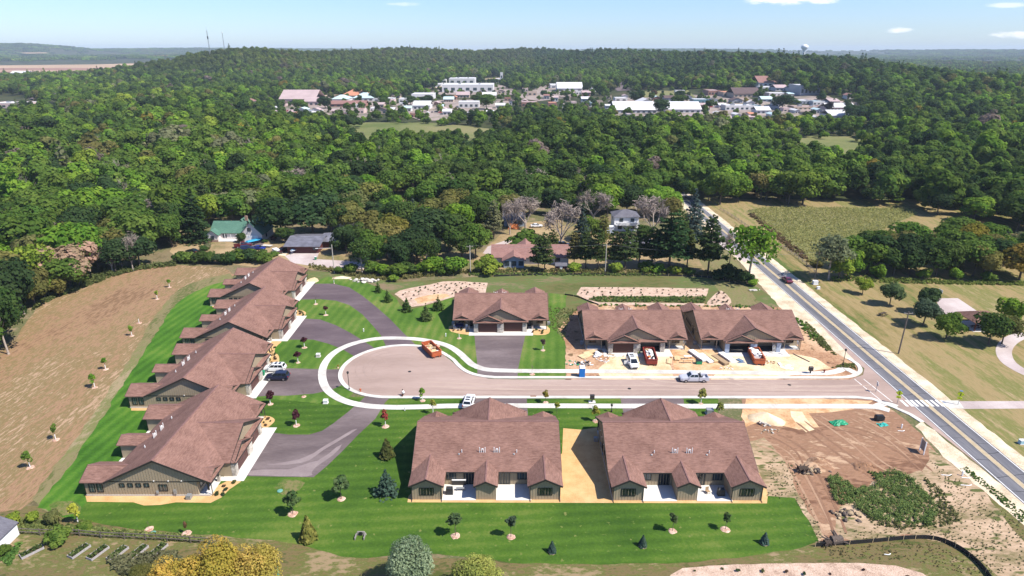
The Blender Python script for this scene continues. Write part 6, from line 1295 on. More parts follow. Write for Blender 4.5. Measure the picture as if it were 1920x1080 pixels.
# ladder leaning in the open garage
t = thing('ladder', 'pale ladder leaning in the open right garage bay', 'ladder', (54.3+4.6, 140.9-9.3, .06)); 
for s in (-1, 1): mb = MB(); mb.beam((s*.24, -.5, 0), (s*.24, .35, 2.55), .06, .08); mb.build('rail', M['white'], t)
for k in range(8): mb = MB(); f = (k+.6)/8.4; mb.bar((-.24, -.5+.85*f, 2.55*f), (.24, -.5+.85*f, 2.55*f), .035, 5); mb.build('rung', M['white'], t)
t = thing('step_ladder', 'white step ladder by the right wrapped pier', 'ladder', (54.3+6.6, 140.9-9.9, .06))
for s in (-1, 1):
    for e in (-1, 1): mb = MB(); mb.bar((s*.3, e*.45, 0), (s*.2, 0, 1.5), .03, 5); mb.build('leg', M['white'], t)
for k in range(4): mb = MB(); mb.box(0, -.36+.09*k, .3+.3*k, .5, .12, .03); mb.build('step', M['white'], t)
# portable toilet
M['blue'] = plain('portable_toilet_blue', (0.008, 0.16, 0.50), 0.45, var=0.04)
t = loose('portable_toilet', 'blue portable toilet with white roof beside the sidewalk', 'portable toilet', (1091, 706)); mb = MB(); mb.box(0, 0, .12, 1.15, 1.15, 2.0); mb.build('cabin', M['blue'], t)
mb = MB(); mb.box(0, 0, 0, 1.25, 1.3, .118); mb.build('skid', M['grey'], t); mb = MB(); mb.hull([(-.62, -.62, 2.123), (.62, -.62, 2.123), (.62, .62, 2.123), (-.62, .62, 2.123)], [(-.5, -.5, 2.38), (.5, -.5, 2.38), (.5, .5, 2.38), (-.5, .5, 2.38)]); mb.build('roof', M['white'], t)
mb = MB(); mb.box(-.58, 0, .2, .04, .85, 1.8); d = mb.build('door', M['blue'], t); mb = MB(); mb.box(-.61, .3, 1.1, .04, .1, .14); mb.build('handle', M['white'], d)
mb = MB(); mb.bar((.4, .4, 2.0), (.4, .4, 2.75), .06, 7); mb.build('vent_pipe', M['white'], t)
# sand heap, blocks, mounds
def mound(name, label, cat, px, rx, ry, h, mat, seed, rz=0.0, rough=.1, kind=None):
    r = np.random.default_rng(seed); nA, nR = 26, 8; v, f = [], []
    for j in range(nR+1):
        q = j/nR
        for k in range(nA):
            a = 2*PI*k/nA; w = 1+.12*math.sin(3*a+seed)+.08*math.sin(5*a); x, y = q*rx*w*math.cos(a), q*ry*w*math.sin(a)
            v.append((x, y, h*(1-q)**.85*(1 if q < .99 else 0)+(r.normal()*rough*h*(1-q)*q*2) - (.05 if j == nR else 0)))
    for j in range(nR):
        for k in range(nA): a, b = j*nA+k, j*nA+(k+1) % nA; f.append((a, a+nA, b+nA, b))
    me = bpy.data.meshes.new(name); me.from_pydata(v, [], f); me.materials.append(G[mat] if mat in G else M[mat]); me.polygons.foreach_set('use_smooth', [True]*len(f)); o = put(name, me, None, (*K(*px), .012), rz)
    tag(o, label, cat); 
    if kind: o['kind'] = kind
    return o
mound('sand_heap', 'long heap of golden sand at the street edge of the bare lot', 'sand heap', (1436, 786), 3.4, 2.1, 1.35, 'sand', 3, -.35, .03)
mound('dirt_mound', 'brown earth mound beside the dark stump on the bare lot', 'dirt mound', (1533, 872), 2.6, 2.0, 1.0, 'lot', 5, .3, .3); mound('dirt_mound', 'dark earth mound above the green thicket', 'dirt mound', (1622, 877), 2.2, 1.4, .8, 'lot', 8, -.3, .4); mound('dirt_mound', 'straw coloured spoil in front of the last west home', 'dirt mound', (640, 521), 3.0, 1.3, .5, 'gravel', 9)
def rocks(name, label, cat, px, n, sx, sy, size, mats, seed, zmax=.5, piece='stone'):
    r = random.Random(seed); t = loose(name, label, cat, px)
    shapes = []
    for k in range(5):
        q = np.random.default_rng(seed*10+k); mb = MB(); pr = [(.35*(1+.2*q.normal()), 0), (.5*(1+.1*q.normal()), .2), (.45, .45), (.2, .62)]; mb.lathe(pr, 0, 0, 0, 7); me = mb.mesh(piece, [M['grey']]); 
        for vv in me.vertices: vv.co += Vector(q.normal(size=3)*.06)
        shapes.append(me)
    for k in range(n):
        m = r.choice(mats); me = r.choice(shapes).copy() if m != mats[0] else r.choice(shapes); 
        if m != mats[0] or me.materials[0] != M[m]: me.materials[0] = M[m]
        o = put(piece, me, t); s = size*r.uniform(.5, 1.3); a, b = r.gauss(0, .42), r.gauss(0, .42); o.location = (a*sx, b*sy, max(0, zmax*(1-abs(a)-abs(b)))*r.random()); o.scale = (s*r.uniform(.7, 1.5), s, s*r.uniform(.5, 1)); o.rotation_euler = (r.uniform(-.3, .3), r.uniform(-.3, .3), r.uniform(0, 6))
    return t
M['pale_stone'] = plain('pale_stone', (.50, .46, .40), .9, var=.2, scale=4); M['tan_stone'] = plain('tan_stone', (.34, .25, .15), .9, var=.25, scale=4); M['stump'] = plain('dark_wood_debris', (.05, .034, .024), .95, var=.3, scale=5); M['darkrock'] = plain('dark_rubble', (.10, .075, .06), .95, var=.3)
rocks('boulder_group', 'pale boulders below the thicket at the head of the long drive', 'boulders', (688, 527), 22, 7.5, 1.6, 1.1, ['pale_stone'], 2, .3, 'boulder'); rocks('stone_pile', 'tan stones tumbled right of the dark stump', 'stones', (1528, 885), 26, 2.6, 1.3, .55, ['tan_stone', 'darkrock'], 4); rocks('rubble_pile', 'dark rubble pile at the lower edge of the thicket', 'rubble', (1589, 966), 34, 2.2, 1.6, .5, ['darkrock', 'tan_stone'], 6); rocks('stone_pile', 'broken pale stones below the block stack', 'stones', (1442, 808), 22, 2.4, 1.0, .32, ['pale_stone', 'tan_stone'], 7, .2)
rocks('boulder_group', 'white boulders at the end of the rock garden near the road', 'boulders', (1413, 545), 9, 2.0, .8, .8, ['pale_stone'], 12, .1, 'boulder')
def roots(label, px, s, seed, mat='stump'):
    r = random.Random(seed); t = loose('tree_stump', label, 'stump', px); mb = MB(); mb.bar((-.5*s, 0, .35*s), (.5*s, .1, .45*s), .42*s, 9, .33*s); mb.build('stump', M[mat], t)
    for k in range(11):
        a = r.uniform(0, 6.28); mb = MB(); p = Vector((r.uniform(-.5, .3)*s, 0, .4*s)); q = p+Vector((math.cos(a)*r.uniform(.5, 1)*s, math.sin(a)*r.uniform(.4, .9)*s, r.uniform(-.3, .6)*s)); mb.bar(p, q, .12*s, 5, .04*s); mb.build('root', M[mat], t)
roots('charred dark stump lying on the bare lot', (1503, 884), 1.25, 3); roots('uprooted stump lying across the black silt fence', (1568, 1019), 1.5, 4, 'darkrock'); roots('second uprooted stump beside the silt fence', (1552, 1022), 1.0, 6, 'stump')
t = loose('block_stack', 'broken stack of white concrete blocks beside the sand heap', 'blocks', (1436, 797)); r = random.Random(11)
for k in range(15): mb = MB(); mb.box(0, 0, 0, .42, .22, .21); o = mb.build('block', M['pale_stone'], t); o.location = (r.uniform(-1.0, 1.0), r.uniform(-.5, .5), .212*(k % 3 if k < 9 else 0)); o.rotation_euler = (0, 0, r.uniform(-.6, .6))
for px, lab, m, s in (((1573, 794), 'crumpled green tarpaulin on the bare lot', 'green', 1.5), ((1655, 797), 'small teal tarpaulin near the sidewalk end', 'tealp', .9)):
    q = np.random.default_rng(int(px[0])); n = 9; v = []
    for j in range(n):
        for k in range(n): v.append(((k/(n-1)-.5)*2.0*s+q.normal()*.05, (j/(n-1)-.5)*1.2*s+q.normal()*.05, max(.02, .45*s*math.exp(-((k-4)**2+(j-4)**2)/9)+q.normal()*.09)))
    me = bpy.data.meshes.new('tarpaulin'); me.from_pydata(v, [], [(j*n+k, j*n+k+1, j*n+n+k+1, j*n+n+k) for j in range(n-1) for k in range(n-1)]); me.materials.append(M[m]); tag(put('tarpaulin', me, None, (*K(*px), .02), .2), lab, 'tarpaulin')
t = loose('generator', 'black generator beside the small teal tarpaulin', 'generator', (1648, 788)); mb = MB(); mb.box(0, 0, .15, 1.5, .9, .8); mb.build('housing', M['blacktarp'], t); mb = MB(); mb.box(0, 0, .953, 1.3, .7, .1); mb.build('top_cover', M['black'], t); mb = MB(); mb.bar((-.4, -.5, .2), (-.4, .5, .2), .2, 10); mb.build('wheel', M['tyre'], t)
for px, lab, L in (((1775, 892), 'white pipe offcut on the tan ground near the road', 1.6), ((1812, 897), 'bent white pipe below the valve post', 1.5), ((1812, 911), 'straight white pipe lying lowest on the tan ground', 1.7), ((1690, 809), 'white hose coil beside the dug out valve', 1.2), ((1664, 1041), 'short white pipe in the thatch below the silt fence', .9)):
    t = loose('pipe_offcut', lab, 'pipe', px, -.15); mb = MB(); mb.bar((-L/2, 0, .08), (L*.2, 0, .08), .06, 6); mb.bar((L*.2, 0, .08), (L/2, .25, .1), .06, 6); mb.build('pipe', M['pvc'], t)
for px, lab in (((1804, 892), 'short white valve post on the tan ground'), ((1690, 803), 'grey valve post at the corner of the bare lot'), ((682, 622), 'white utility marker on the lawn between two drives'), ((836, 631), 'white utility marker left of the lone home'), ((759, 770), 'white utility marker on the lawn by the south sidewalk'), ((1111, 767), 'white utility marker between two dark lids')):
    t = loose('marker_post', lab, 'post', px); mb = MB(); mb.box(0, 0, 0, .18, .18, .75); mb.build('post', M['white'], t); mb = MB(); mb.hull([(-.12, -.12, .753), (.12, -.12, .753), (.12, .12, .753), (-.12, .12, .753)], [(-.03, -.03, .88), (.03, -.03, .88), (.03, .03, .88), (-.03, .03, .88)]); mb.build('cap', M['white'], t)
for px, lab, m, s in (((597, 669), 'pale green transformer box on the lawn between drives', 'found', .75), ((611, 756), 'white transformer box on the lawn near the sidewalk', 'white', .75), ((1330, 776), 'dark green transformer box at the lawn corner by the dirt', 'grey', 1.1), ((1528, 533), 'white cabinet at the foot of the roadside pole', 'white', 1.2), ((1534, 542), 'small white meter box by the road', 'white', .7), ((1915, 832), 'pale blue pedestal box in the grass by the right border', 'tealp', .75)):
    t = loose('utility_box', lab, 'utility box', px); mb = MB(); mb.box(0, 0, .1, 1.1*s, .9*s, .8*s); mb.build('cabinet', M[m] if m != 'tealp' else plain('pale_blue_plastic', (.35, .55, .62), .5), t); mb = MB(); mb.box(0, 0, 0, 1.3*s, 1.1*s, .1); mb.build('pad', M['conc'], t); mb = MB(); mb.box(0, 0, .1+.8*s+.002, 1.16*s, .96*s, .06); mb.build('lid', M['white' if m != 'grey' else 'grey'], t)
for px, lab in (((676, 735), 'orange fire hydrant beside the turning circle'), ((1545, 699), 'red fire hydrant on the corner strip')):
    t = loose('fire_hydrant', lab, 'hydrant', px); mt = M['dorange'] if 'orange' in lab else M['dred']; mb = MB(); mb.lathe([(.16, 0), (.16, .06), (.12, .08), (.12, .6), (.16, .62), (.14, .74), (.04, .82)], 0, 0, 0, 10); mb.build('barrel', mt, t); mb = MB(); mb.bar((-.26, 0, .48), (.26, 0, .48), .07, 8); mb.bar((0, -.24, .44), (0, 0, .44), .08, 8); mb.build('nozzle', mt, t)
# street furniture
def street_lamp(label, px, h):
    t = loose('street_lamp', label, 'street lamp', px, 0, 'street lamps along the cul-de-sac'); mb = MB(); mb.lathe([(.16, 0), (.16, .35), (.07, .45), (.055, h-.45)], 0, 0, 0, 9); mb.build('pole', M['black'], t)
    mb = MB(); mb.lathe([(.09, 0), (.20, .08), (.20, .12), (.24, .36), (.26, .40), (.05, .58)], 0, 0, h-.5, 8); mb.build('lantern', M['black'], t)
street_lamp('black lantern street lamp on the grass by the turning circle', (655, 731), 4.1); street_lamp('black lantern street lamp at the corner of the county road', (1580.5, 685), 3.9); street_lamp('short black post lamp behind the south sidewalk', (1146.5, 772.5), 1.7)
def mailbox(label, px):
    t = loose('cluster_mailbox', label, 'mailbox', px, 0, 'cluster mailboxes by the kerb'); mb = MB(); mb.box(0, 0, 0, 1.3, .95, .07); mb.build('pad', M['conc'], t); mb = MB(); mb.box(0, 0, .07, .22, .22, .65); mb.build('pedestal', M['black'], t); mb = MB(); mb.box(0, 0, .723, .85, .5, .8); c = mb.build('cabinet', M['fascia'], t)
    for j in range(3):
        for k in range(4): mb = MB(); mb.box(-.27+j*.27, .262, .76+k*.185, .24, .03, .165); mb.build('door', M['black'], c)
    mb = MB(); mb.hull([(-.46, -.28, 1.526), (.46, -.28, 1.526), (.46, .28, 1.526), (-.46, .28, 1.526)], [(-.4, -.2, 1.6), (.4, -.2, 1.6), (.4, .2, 1.6), (-.4, .2, 1.6)]); mb.build('roof', M['black'], t)
mailbox('dark cluster mailbox on a white pad by the south kerb', (1110, 754)); mailbox('dark cluster mailbox by the kerb near the corner', (1519, 700.5))
M['ysign'] = plain('fluorescent_yellow_sign', (.66, .78, .02), .5, var=.03)
def crossing_sign(label, px):
    t = loose('crossing_sign', label, 'road sign', px, -.5, 'yellow pedestrian crossing signs'); mb = MB(); mb.bar((0, 0, 0), (0, 0, 2.9), .05, 7); mb.build('post', M['grey'], t)
    for s in (-1, 1):
        mb = MB(); a = .58; mb.hull([(0, s*.07, 1.75), (a, s*.07, 1.75+a), (0, s*.07, 1.75+2*a), (-a, s*.07, 1.75+a)], [(0, s*.10, 1.75), (a, s*.10, 1.75+a), (0, s*.10, 1.75+2*a), (-a, s*.10, 1.75+a)]); pl = mb.build('diamond_plate', M['ysign'], t)
        q = MB(); y = s*.106; q.lathe([(.07, 0), (.07, .02)], 0, 0, 0, 8); q.v = [(v[0], y+v[2]*s*.3, 2.58+v[1]) for v in q.v]; q.hull([(-.06, y, 2.1), (.06, y, 2.1), (.07, y, 2.5), (-.07, y, 2.5)], [(-.06, y+s*.006, 2.1), (.06, y+s*.006, 2.1), (.07, y+s*.006, 2.5), (-.07, y+s*.006, 2.5)])
        q.beam((-.04, y, 2.12), (-.18, y, 1.97), .012, .07); q.beam((.04, y, 2.12), (.16, y, 1.97), .012, .07); q.build('walking_figure', M['black'], pl)
        mb = MB(); mb.box(0, s*.085, 1.25, .75, .03, .4); pl = mb.build('arrow_plate', M['ysign'], t); q = MB(); q.hull([(-.2, s*.105, 1.38), (.1, s*.105, 1.5), (.14, s*.105, 1.44), (-.16, s*.105, 1.32)], [(-.2, s*.11, 1.38), (.1, s*.11, 1.5), (.14, s*.11, 1.44), (-.16, s*.11, 1.32)]); q.build('arrow', M['black'], pl)
    mb = MB(); mb.box(0, 0, 2.95, .5, .5, .06); mb.build('solar_panel', M['bluecover'], t)
crossing_sign('yellow pedestrian crossing sign on the cul-de-sac side of the zebra crossing', (1682, 757)); crossing_sign('yellow pedestrian crossing sign on the park side of the zebra crossing', (1796, 759))
t = loose('stop_sign', 'stop sign seen from behind at the mouth of the street', 'road sign', (1641.7, 735.5), 0); mb = MB(); mb.bar((0, 0, 0), (0, 0, 2.3), .05, 7); mb.build('post', M['grey'], t); oc = [(.38*math.cos(PI/8+k*PI/4), .38*math.sin(PI/8+k*PI/4)) for k in range(8)]; mb = MB(); mb.hull([(.05, a, 1.75+b) for a, b in oc], [(.075, a, 1.75+b) for a, b in oc]); mb.build('plate', M['white'], t)
mb = MB(); mb.box(0, 0, 2.2, .06, .7, .16); mb.build('street_name_plate', M['white'], t)
t = loose('sign_board', 'two post sign board standing edge on at the corner of the bare lot', 'sign board', (1728.5, 849.5)); p0, p1 = Vector((*K(1731.5, 853), 0)), Vector((*K(1725.5, 846), 0)); o = Vector((*K(1728.5, 849.5), 0)); p1 = p0+(p1-p0).normalized()*1.35
for p in (p0, p1): mb = MB(); mb.box(p.x-o.x, p.y-o.y, 0, .14, .14, 2.5); mb.build('post', M['white'], t)
d = (p1-p0); mb = MB(); mb.box((p0+p1).x/2-o.x, (p0+p1).y/2-o.y, .55, d.length-.1, .05, 1.85, math.atan2(d.y, d.x)); mb.build('panel', M['wood'], t)
# silt fences: one black strip on stakes
def silt_fence(label, px, h, sm=4):
    p = smooth([K(*q) for q in px], sm); t = thing('silt_fence', label, 'silt fence', (p[0][0], p[0][1], 0)); o = p[0]; mb = MB()
    for k in range(len(p)-1):
        a, b = p[k], p[k+1]; w = .05
        mb.beam((a[0]-o[0], a[1]-o[1], h+.02*math.sin(k)), (b[0]-o[0], b[1]-o[1], h+.02*math.sin(k+1)), .04, h)
    mb.build('fabric', M['blacktarp'], t); L = 0; nxt = 0
    for k in range(len(p)-1):
        if L >= nxt: mb = MB(); mb.box(p[k][0]-o[0], p[k][1]-o[1]-.05, 0, .06, .06, h+.22); mb.build('stake', M['pine'], t); nxt += 2.4
        L += math.dist(p[k], p[k+1])
silt_fence('black silt fence curving round the rock bed at the bottom right', [(1528, 1025), (1545, 1024), (1592, 1021), (1650, 1016), (1705, 1011), (1740, 1011), (1772, 1018), (1808, 1037), (1840, 1065), (1866, 1100)], .68)
silt_fence('black silt fence along the weeds below the pines', [(925, 519), (1000, 516), (1100, 515.5), (1200, 516.5), (1300, 519), (1345, 523), (1385, 534)], .5); silt_fence('black silt fence beside the long rock garden', [(1058, 553), (1082, 557), (1105, 566), (1122, 572)], .4)
# park
t = loose('picnic_shelter', 'open park shelter with brown hip roof behind the dark spreading tree', 'shelter', (1836, 612)); hw = 4.0
for x in (-3.3, 3.3):
    for y in (-3.0, 3.0): mb = MB(); mb.box(x, y, 0, .25, .25, 2.5); mb.build('post', M['redwall'], t)
mb = MB()
for q in ([(-hw, -3.7, 2.45), (hw, -3.7, 2.45), (1, 0, 4.2), (-1, 0, 4.2)], [(hw, 3.7, 2.45), (-hw, 3.7, 2.45), (-1, 0, 4.2), (1, 0, 4.2)]): mb.slab(q, .15)
for q in ([(hw, -3.7, 2.45), (hw, 3.7, 2.45), (1, 0, 4.2)], [(-hw, 3.7, 2.45), (-hw, -3.7, 2.45), (-1, 0, 4.2)]): mb.slab(q, .14)
mb.build('roof', M['roof'], t); mb = MB(); mb.box(0, 0, 0, 7.4, 6.8, .06); mb.build('slab', M['conc'], t)
for px, lab in (((1828, 616), 'picnic table under the park shelter'), ((1655, 592), 'lone picnic grill table in the park grass')):
    t = loose('picnic_table', lab, 'picnic table', px, .4, None, .07); mb = MB(); mb.box(0, 0, .7, 1.8, .75, .06); mb.build('top', M['stump'], t)
    for s in (-1, 1): mb = MB(); mb.box(0, s*.7, .42, 1.8, .28, .05); mb.build('bench', M['stump'], t); mb = MB(); mb.beam((s*.65, -.7, .44), (s*.65, .7, .44), .08, .08); mb.bar((s*.65, -.2, .7), (s*.65, -.5, 0), .05, 5); mb.bar((s*.65, .2, .7), (s*.65, .5, 0), .05, 5); mb.build('leg', M['stump'], t)
t = loose('basketball_hoop', 'basketball hoop at the near corner of the court', 'basketball hoop', (1752, 568)); mb = MB(); mb.bar((0, 0, 0), (0, 0, 3.2), .08, 8); mb.bar((0, 0, 3.1), (.9, 0, 3.3), .06, 6); mb.build('pole', M['grey'], t); mb = MB(); mb.box(.95, 0, 2.8, .05, 1.6, 1.05); mb.build('backboard', M['white'], t); mb = MB()
for k in range(10): a, b = 2*PI*k/10, 2*PI*(k+1)/10; mb.bar((1.25+.23*math.cos(a), .23*math.sin(a), 3.0), (1.25+.23*math.cos(b), .23*math.sin(b), 3.0), .02, 4)
mb.build('rim', M['dorange'], t)
# patio and porch things
t = thing('hot_tub', 'white covered hot tub on the patio of the south home', 'hot tub', (-8.3, 85.2, .1)); mb = MB(); mb.box(0, 0, 0, 2.1, 1.9, .85); mb.build('shell', M['fascia'], t); mb = MB(); mb.box(0, 0, .853, 2.2, 2.0, .12); mb.build('cover', M['white'], t)
t = thing('patio_umbrella', 'closed dark umbrella over the patio table', 'umbrella', (-4.9, 83.8, .1)); mb = MB(); mb.bar((0, 0, 0), (0, 0, 2.3), .03, 6); mb.build('pole', M['black'], t); mb = MB(); mb.lathe([(.9, 1.75), (.45, 2.15), (.04, 2.4)], 0, 0, 0, 8); mb.build('canopy', M['blacktarp'], t)
def chair(label, xy, rz, mat, z=.1):
    t = thing('patio_chair', label, 'chair', (xy[0], xy[1], z), rz); mb = MB(); mb.box(0, 0, .38, .55, .55, .06); mb.build('seat', M[mat], t); mb = MB(); mb.box(0, .27, .44, .55, .06, .55); mb.build('backrest', M[mat], t)
    for s in (-1, 1):
        for e in (-1, 1): mb = MB(); mb.box(s*.24, e*.24, 0, .05, .05, .38); mb.build('leg', M[mat], t)
M['chair_red'] = plain('orange_red_chair', (.42, .09, .05), .5)
chair('orange red patio chair beside the closed umbrella', (-5.6, 84.0), .6, 'chair_red'); chair('second orange red chair behind the first', (-5.0, 85.0), -.8, 'chair_red')
for xy, lab in (((-9.6, 82.2), 'black covered grill at the edge of the hot tub patio'), ((32.0, 81.9), 'black covered grill on the right patio of the house by the dirt lot')):
    t = thing('covered_grill', lab, 'grill', (xy[0], xy[1], .1)); mb = MB(); mb.hull([(-.55, -.35, 0), (.55, -.35, 0), (.55, .35, 0), (-.55, .35, 0)], [(-.5, -.3, 1.1), (.5, -.3, 1.1), (.5, .3, 1.1), (-.5, .3, 1.1)]); mb.build('cover', M['blacktarp'], t); mb = MB(); mb.hull([(-.5, -.3, 1.103), (.5, -.3, 1.103), (.5, .3, 1.103), (-.5, .3, 1.103)], [(-.4, -.12, 1.28), (.4, -.12, 1.28), (.4, .12, 1.28), (-.4, .12, 1.28)]); mb.build('hood', M['blacktarp'], t)
t = thing('patio_bench', 'grey bench on the hot tub patio', 'bench', (-7.9, 83.0, .1)); mb = MB(); mb.box(0, 0, .38, 1.5, .4, .06); mb.build('seat', M['grey'], t)
for s in (-1, 1): mb = MB(); mb.box(s*.6, 0, 0, .06, .36, .38); mb.build('leg', M['grey'], t)
t = thing('patio_table', 'green round table on the patio by the dirt lot', 'table', (28.9, 84.6, .1)); mb = MB(); mb.lathe([(.55, .68), (.55, .72), (.05, .73)], 0, 0, 0, 14); mb.build('top', M['green'], t); mb = MB(); mb.bar((0, 0, 0), (0, 0, .68), .05, 6); mb.build('leg', M['grey'], t)
chair('brown chair at the edge of the patio by the dirt lot', (30.1, 82.3), .3, 'card'); chair('grey chair behind the green table', (29.8, 85.3), 2.6, 'grey'); chair('pale chair in the shade of the patio by the dirt lot', (30.4, 84.9), -2.4, 'found')
t = thing('porch_swing', 'blue covered porch furniture at the lone home', 'bench', (-13.0, 145.4, .17)); mb = MB(); mb.box(0, 0, .35, 2.2, .7, .35); mb.build('seat', plain('navy_cushion', (.012, .02, .09), .8), t); mb = MB(); mb.box(0, .35, .7, 2.2, .12, .5); mb.build('backrest', M['navyhull'], t)
chair('white chair at the left end of the lone home porch', (-14.0, 144.9), .2, 'white', .17); chair('white chair right of the navy porch bench', (-11.2, 145.0), -.3, 'white', .17)
t = thing('wheeled_bin', 'green wheeled bin beside the navy SUV', 'bin', (*K(494, 704), .05)); mb = MB(); mb.hull([(-.26, -.28, .05), (.26, -.28, .05), (.26, .28, .05), (-.26, .28, .05)], [(-.31, -.36, .95), (.31, -.36, .95), (.31, .36, .95), (-.31, .36, .95)]); mb.build('body', M['green'], t); mb = MB(); mb.box(0, 0, .953, .66, .78, .07); mb.build('lid', M['green'], t)
t = thing('wheeled_bin', 'dark green bin at the lane end by the white lid', 'bin', (*K(592, 487), .05)); mb = MB(); mb.hull([(-.26, -.28, .05), (.26, -.28, .05), (.26, .28, .05), (-.26, .28, .05)], [(-.31, -.36, .95), (.31, -.36, .95), (.31, .36, .95), (-.31, .36, .95)]); mb.build('body', M['green'], t); mb = MB(); mb.box(0, 0, .953, .66, .78, .07); mb.build('lid', M['lampw'], t)
# garden at the bottom left
t = thing('garden_shed', 'white shed with slate roof at the bottom left corner', 'shed', (-71.6, 70.7, 0)); gable_block(t, -2.2, 2.2, -2.7, 2.7, 2.0, .95, 'y', 'white', 'grey_roof', ov=.2)
for k in range(7): mb = MB(); mb.box(2.22, 0, .1+k*.27, .03, 5.36, .24); mb.build('siding_board', M['white'], t); mb = MB(); mb.box(0, 2.72, .1+k*.27, 4.36, .03, .24); mb.build('siding_board', M['white'], t)
M['soil'] = ground_mat('garden_soil', [(.07, .05, .03), (.13, .10, .06)], 1.0, 4.0, .5); M['bedwood'] = plain('grey_bed_boards', (.34, .31, .30), .85, var=.2, scale=4)
for j, (px, rz, lab) in enumerate((((60, 1036), .75, 'weathered raised bed nearest the shed'), ((149, 1035), .45, 'raised bed second from the shed'), ((184, 1038), .42, 'raised bed third from the shed'), ((221, 1039), .40, 'raised bed fourth from the shed'), ((259, 1037), .36, 'raised bed fifth from the shed'), ((296, 1034), .34, 'raised bed farthest from the shed'))):
    t = loose('raised_bed', lab, 'garden bed', px, -rz*0.9, 'raised garden beds'); 
    for x, y, sx, sy in ((-.52, 0, .06, 2.5), (.52, 0, .06, 2.5), (0, -1.28, 1.1, .06), (0, 1.28, 1.1, .06)): mb = MB(); mb.box(x, y, 0, sx, sy, .34); mb.build('plank', M['bedwood'], t)
    mb = MB(); mb.box(0, 0, .02, .98, 2.44, .22); mb.build('soil', M['soil'], t); q = np.random.default_rng(40+j); n = 150; P = np.stack([q.uniform(-.45, .45, n), q.uniform(-1.2, 1.2, n), .26+.3*q.random(n)**2], 1); c = put('vegetables', quads_mesh('vegetables', P, unit(q, n)+np.array([0, 0, .7]), .06+.09*q.random(n), q.random(n), 50+j), t); c['tint'] = (.09, .13, .04); stuff(c)
t = loose('downpipe', 'green bent pipe at the bottom edge', 'pipe', (522, 1072)); mb = MB(); mb.bar((-.3, .8, .15), (0, 0, .15), .14, 8); mb.bar((0, 0, .15), (.25, -.7, .1), .14, 8); mb.build('pipe', plain('pale_green_pipe', (.10, .30, .19), .5), t)
M['drain'] = plain('stained_concrete', (.25, .23, .20), .9)
t = loose('storm_drain', 'concrete storm drain mouth with pebbles in the lawn', 'drain', (677, 1003)); mb = MB(); mb.hull([(-.75, -.1, 0), (.75, -.1, 0), (.75, .15, 0), (-.75, .15, 0)], [(-.5, -.02, .55), (.5, -.02, .55), (.5, .12, .55), (-.5, .12, .55)]); mb.build('headwall', M['drain'], t); mb = MB(); mb.bar((0, -.2, .32), (0, -.09, .32), .3, 12); mb.build('pipe_mouth', M['black'], t); mb = MB(); mb.box(-.62, -.6, 0, .1, .95, .4); mb.box(.62, -.6, 0, .1, .95, .4); mb.build('wing_wall', M['drain'], t)
for px, lab in (((525, 921), 'pale green valve lid on the lawn below the big drive'), ((287, 1000), 'teal hose reel lid by the garden fence')):
    t = loose('valve_lid', lab, 'lid', px); mb = MB(); mb.lathe([(.42, 0), (.42, .1), (.3, .16)], 0, 0, 0, 12); mb.build('cover', plain('pale_teal', (.12, .30, .24), .6), t)
# ------------------------------------------------------------------ young trees on the lawns
def stick_mesh(seed, h, r0, mat):
    r = random.Random(seed); mb = MB(); mb.bar((0, 0, 0), (0, 0, h*.8), r0, 6, r0*.5)
    for k in range(9):
        a = r.uniform(0, 6.28); z = h*r.uniform(.42, .8); mb.bar((0, 0, z), (math.cos(a)*h*.16, math.sin(a)*h*.16, z+h*.2), r0*.4, 4, r0*.15)
    return mb.mesh('stem', [M[mat]])
SAP = [crown_broad('crown', 400+k, 230, .10, w=.62, z0=1.2, z1=3.0, lobes=9, airy=.6) for k in range(3)]
SAPB = [crown_broad('crown', 410+k, 420, .11, w=.80, z0=1.0, z1=3.0, lobes=10, airy=.4) for k in range(3)]
YCON = [crown_cone('crown', 420+k, 650, .14, 1.15, .25, 3.2) for k in range(3)]; YSPR = [crown_pine('crown', 430+k, 1000, .12, w=1.35, z0=.25, z1=3.2, tiers=11, drop=.2, tip=.05) for k in range(2)]
STEMS = [stick_mesh(440+k, 3.0, .045, 'bark') for k in range(2)]
gm = MB(); gm.lathe([(.075, 0), (.075, 1.1), (.06, 1.12)], 0, 0, 0, 8); GUARD = gm.mesh('trunk_guard', [M['guard']])
def ring_mesh(seed):
    q = random.Random(seed); mb = MB(); n = 16; lo = [((.85+q.uniform(-.1, .1))*math.cos(2*PI*k/n), (.85+q.uniform(-.1, .1))*math.sin(2*PI*k/n)) for k in range(n)]; mb.hull([(x, y, 0) for x, y in lo], [(x*.75, y*.75, .1) for x, y in lo]); return mb.mesh('mulch_ring', [M['ring']])
RINGS = [ring_mesh(k) for k in range(3)]
def sapling(label, px, h, style, tint=None, ring=1.0, guard=True, group='young trees planted on the lawns', wide=1.0):
    r = random.Random(int(px[0]*7+px[1]*3)); t = thing({'cone': 'young_conifer', 'spruce': 'young_spruce'}.get(style, 'young_tree'), label, 'tree', (*K(*px), .018), r.uniform(0, 6.28), group)
    if ring:
        o = put('mulch_ring', r.choice(RINGS), t); o.scale = (ring*.72, ring*.72, 1); o.location = (0, 0, .01)
    if style == 'stub': put('trunk_guard', GUARD, t); return t
    s = h/3.0
    if style in ('cone', 'spruce'): c = put('crown', r.choice(YCON if style == 'cone' else YSPR), t); s = h/3.2
    else:
        o = put('trunk', r.choice(STEMS), t); o.scale = (s, s, s)
        if guard: put('trunk_guard', GUARD, t)
        if style == 'bare': return t
        c = put('crown', r.choice(SAP if style == 'thin' else SAPB), t)
    c.scale = (s*wide, s*wide, s); k = TINT[tint] if isinstance(tint, str) else tint; c['tint'] = tuple(v*1.25 for v in k)
    return t
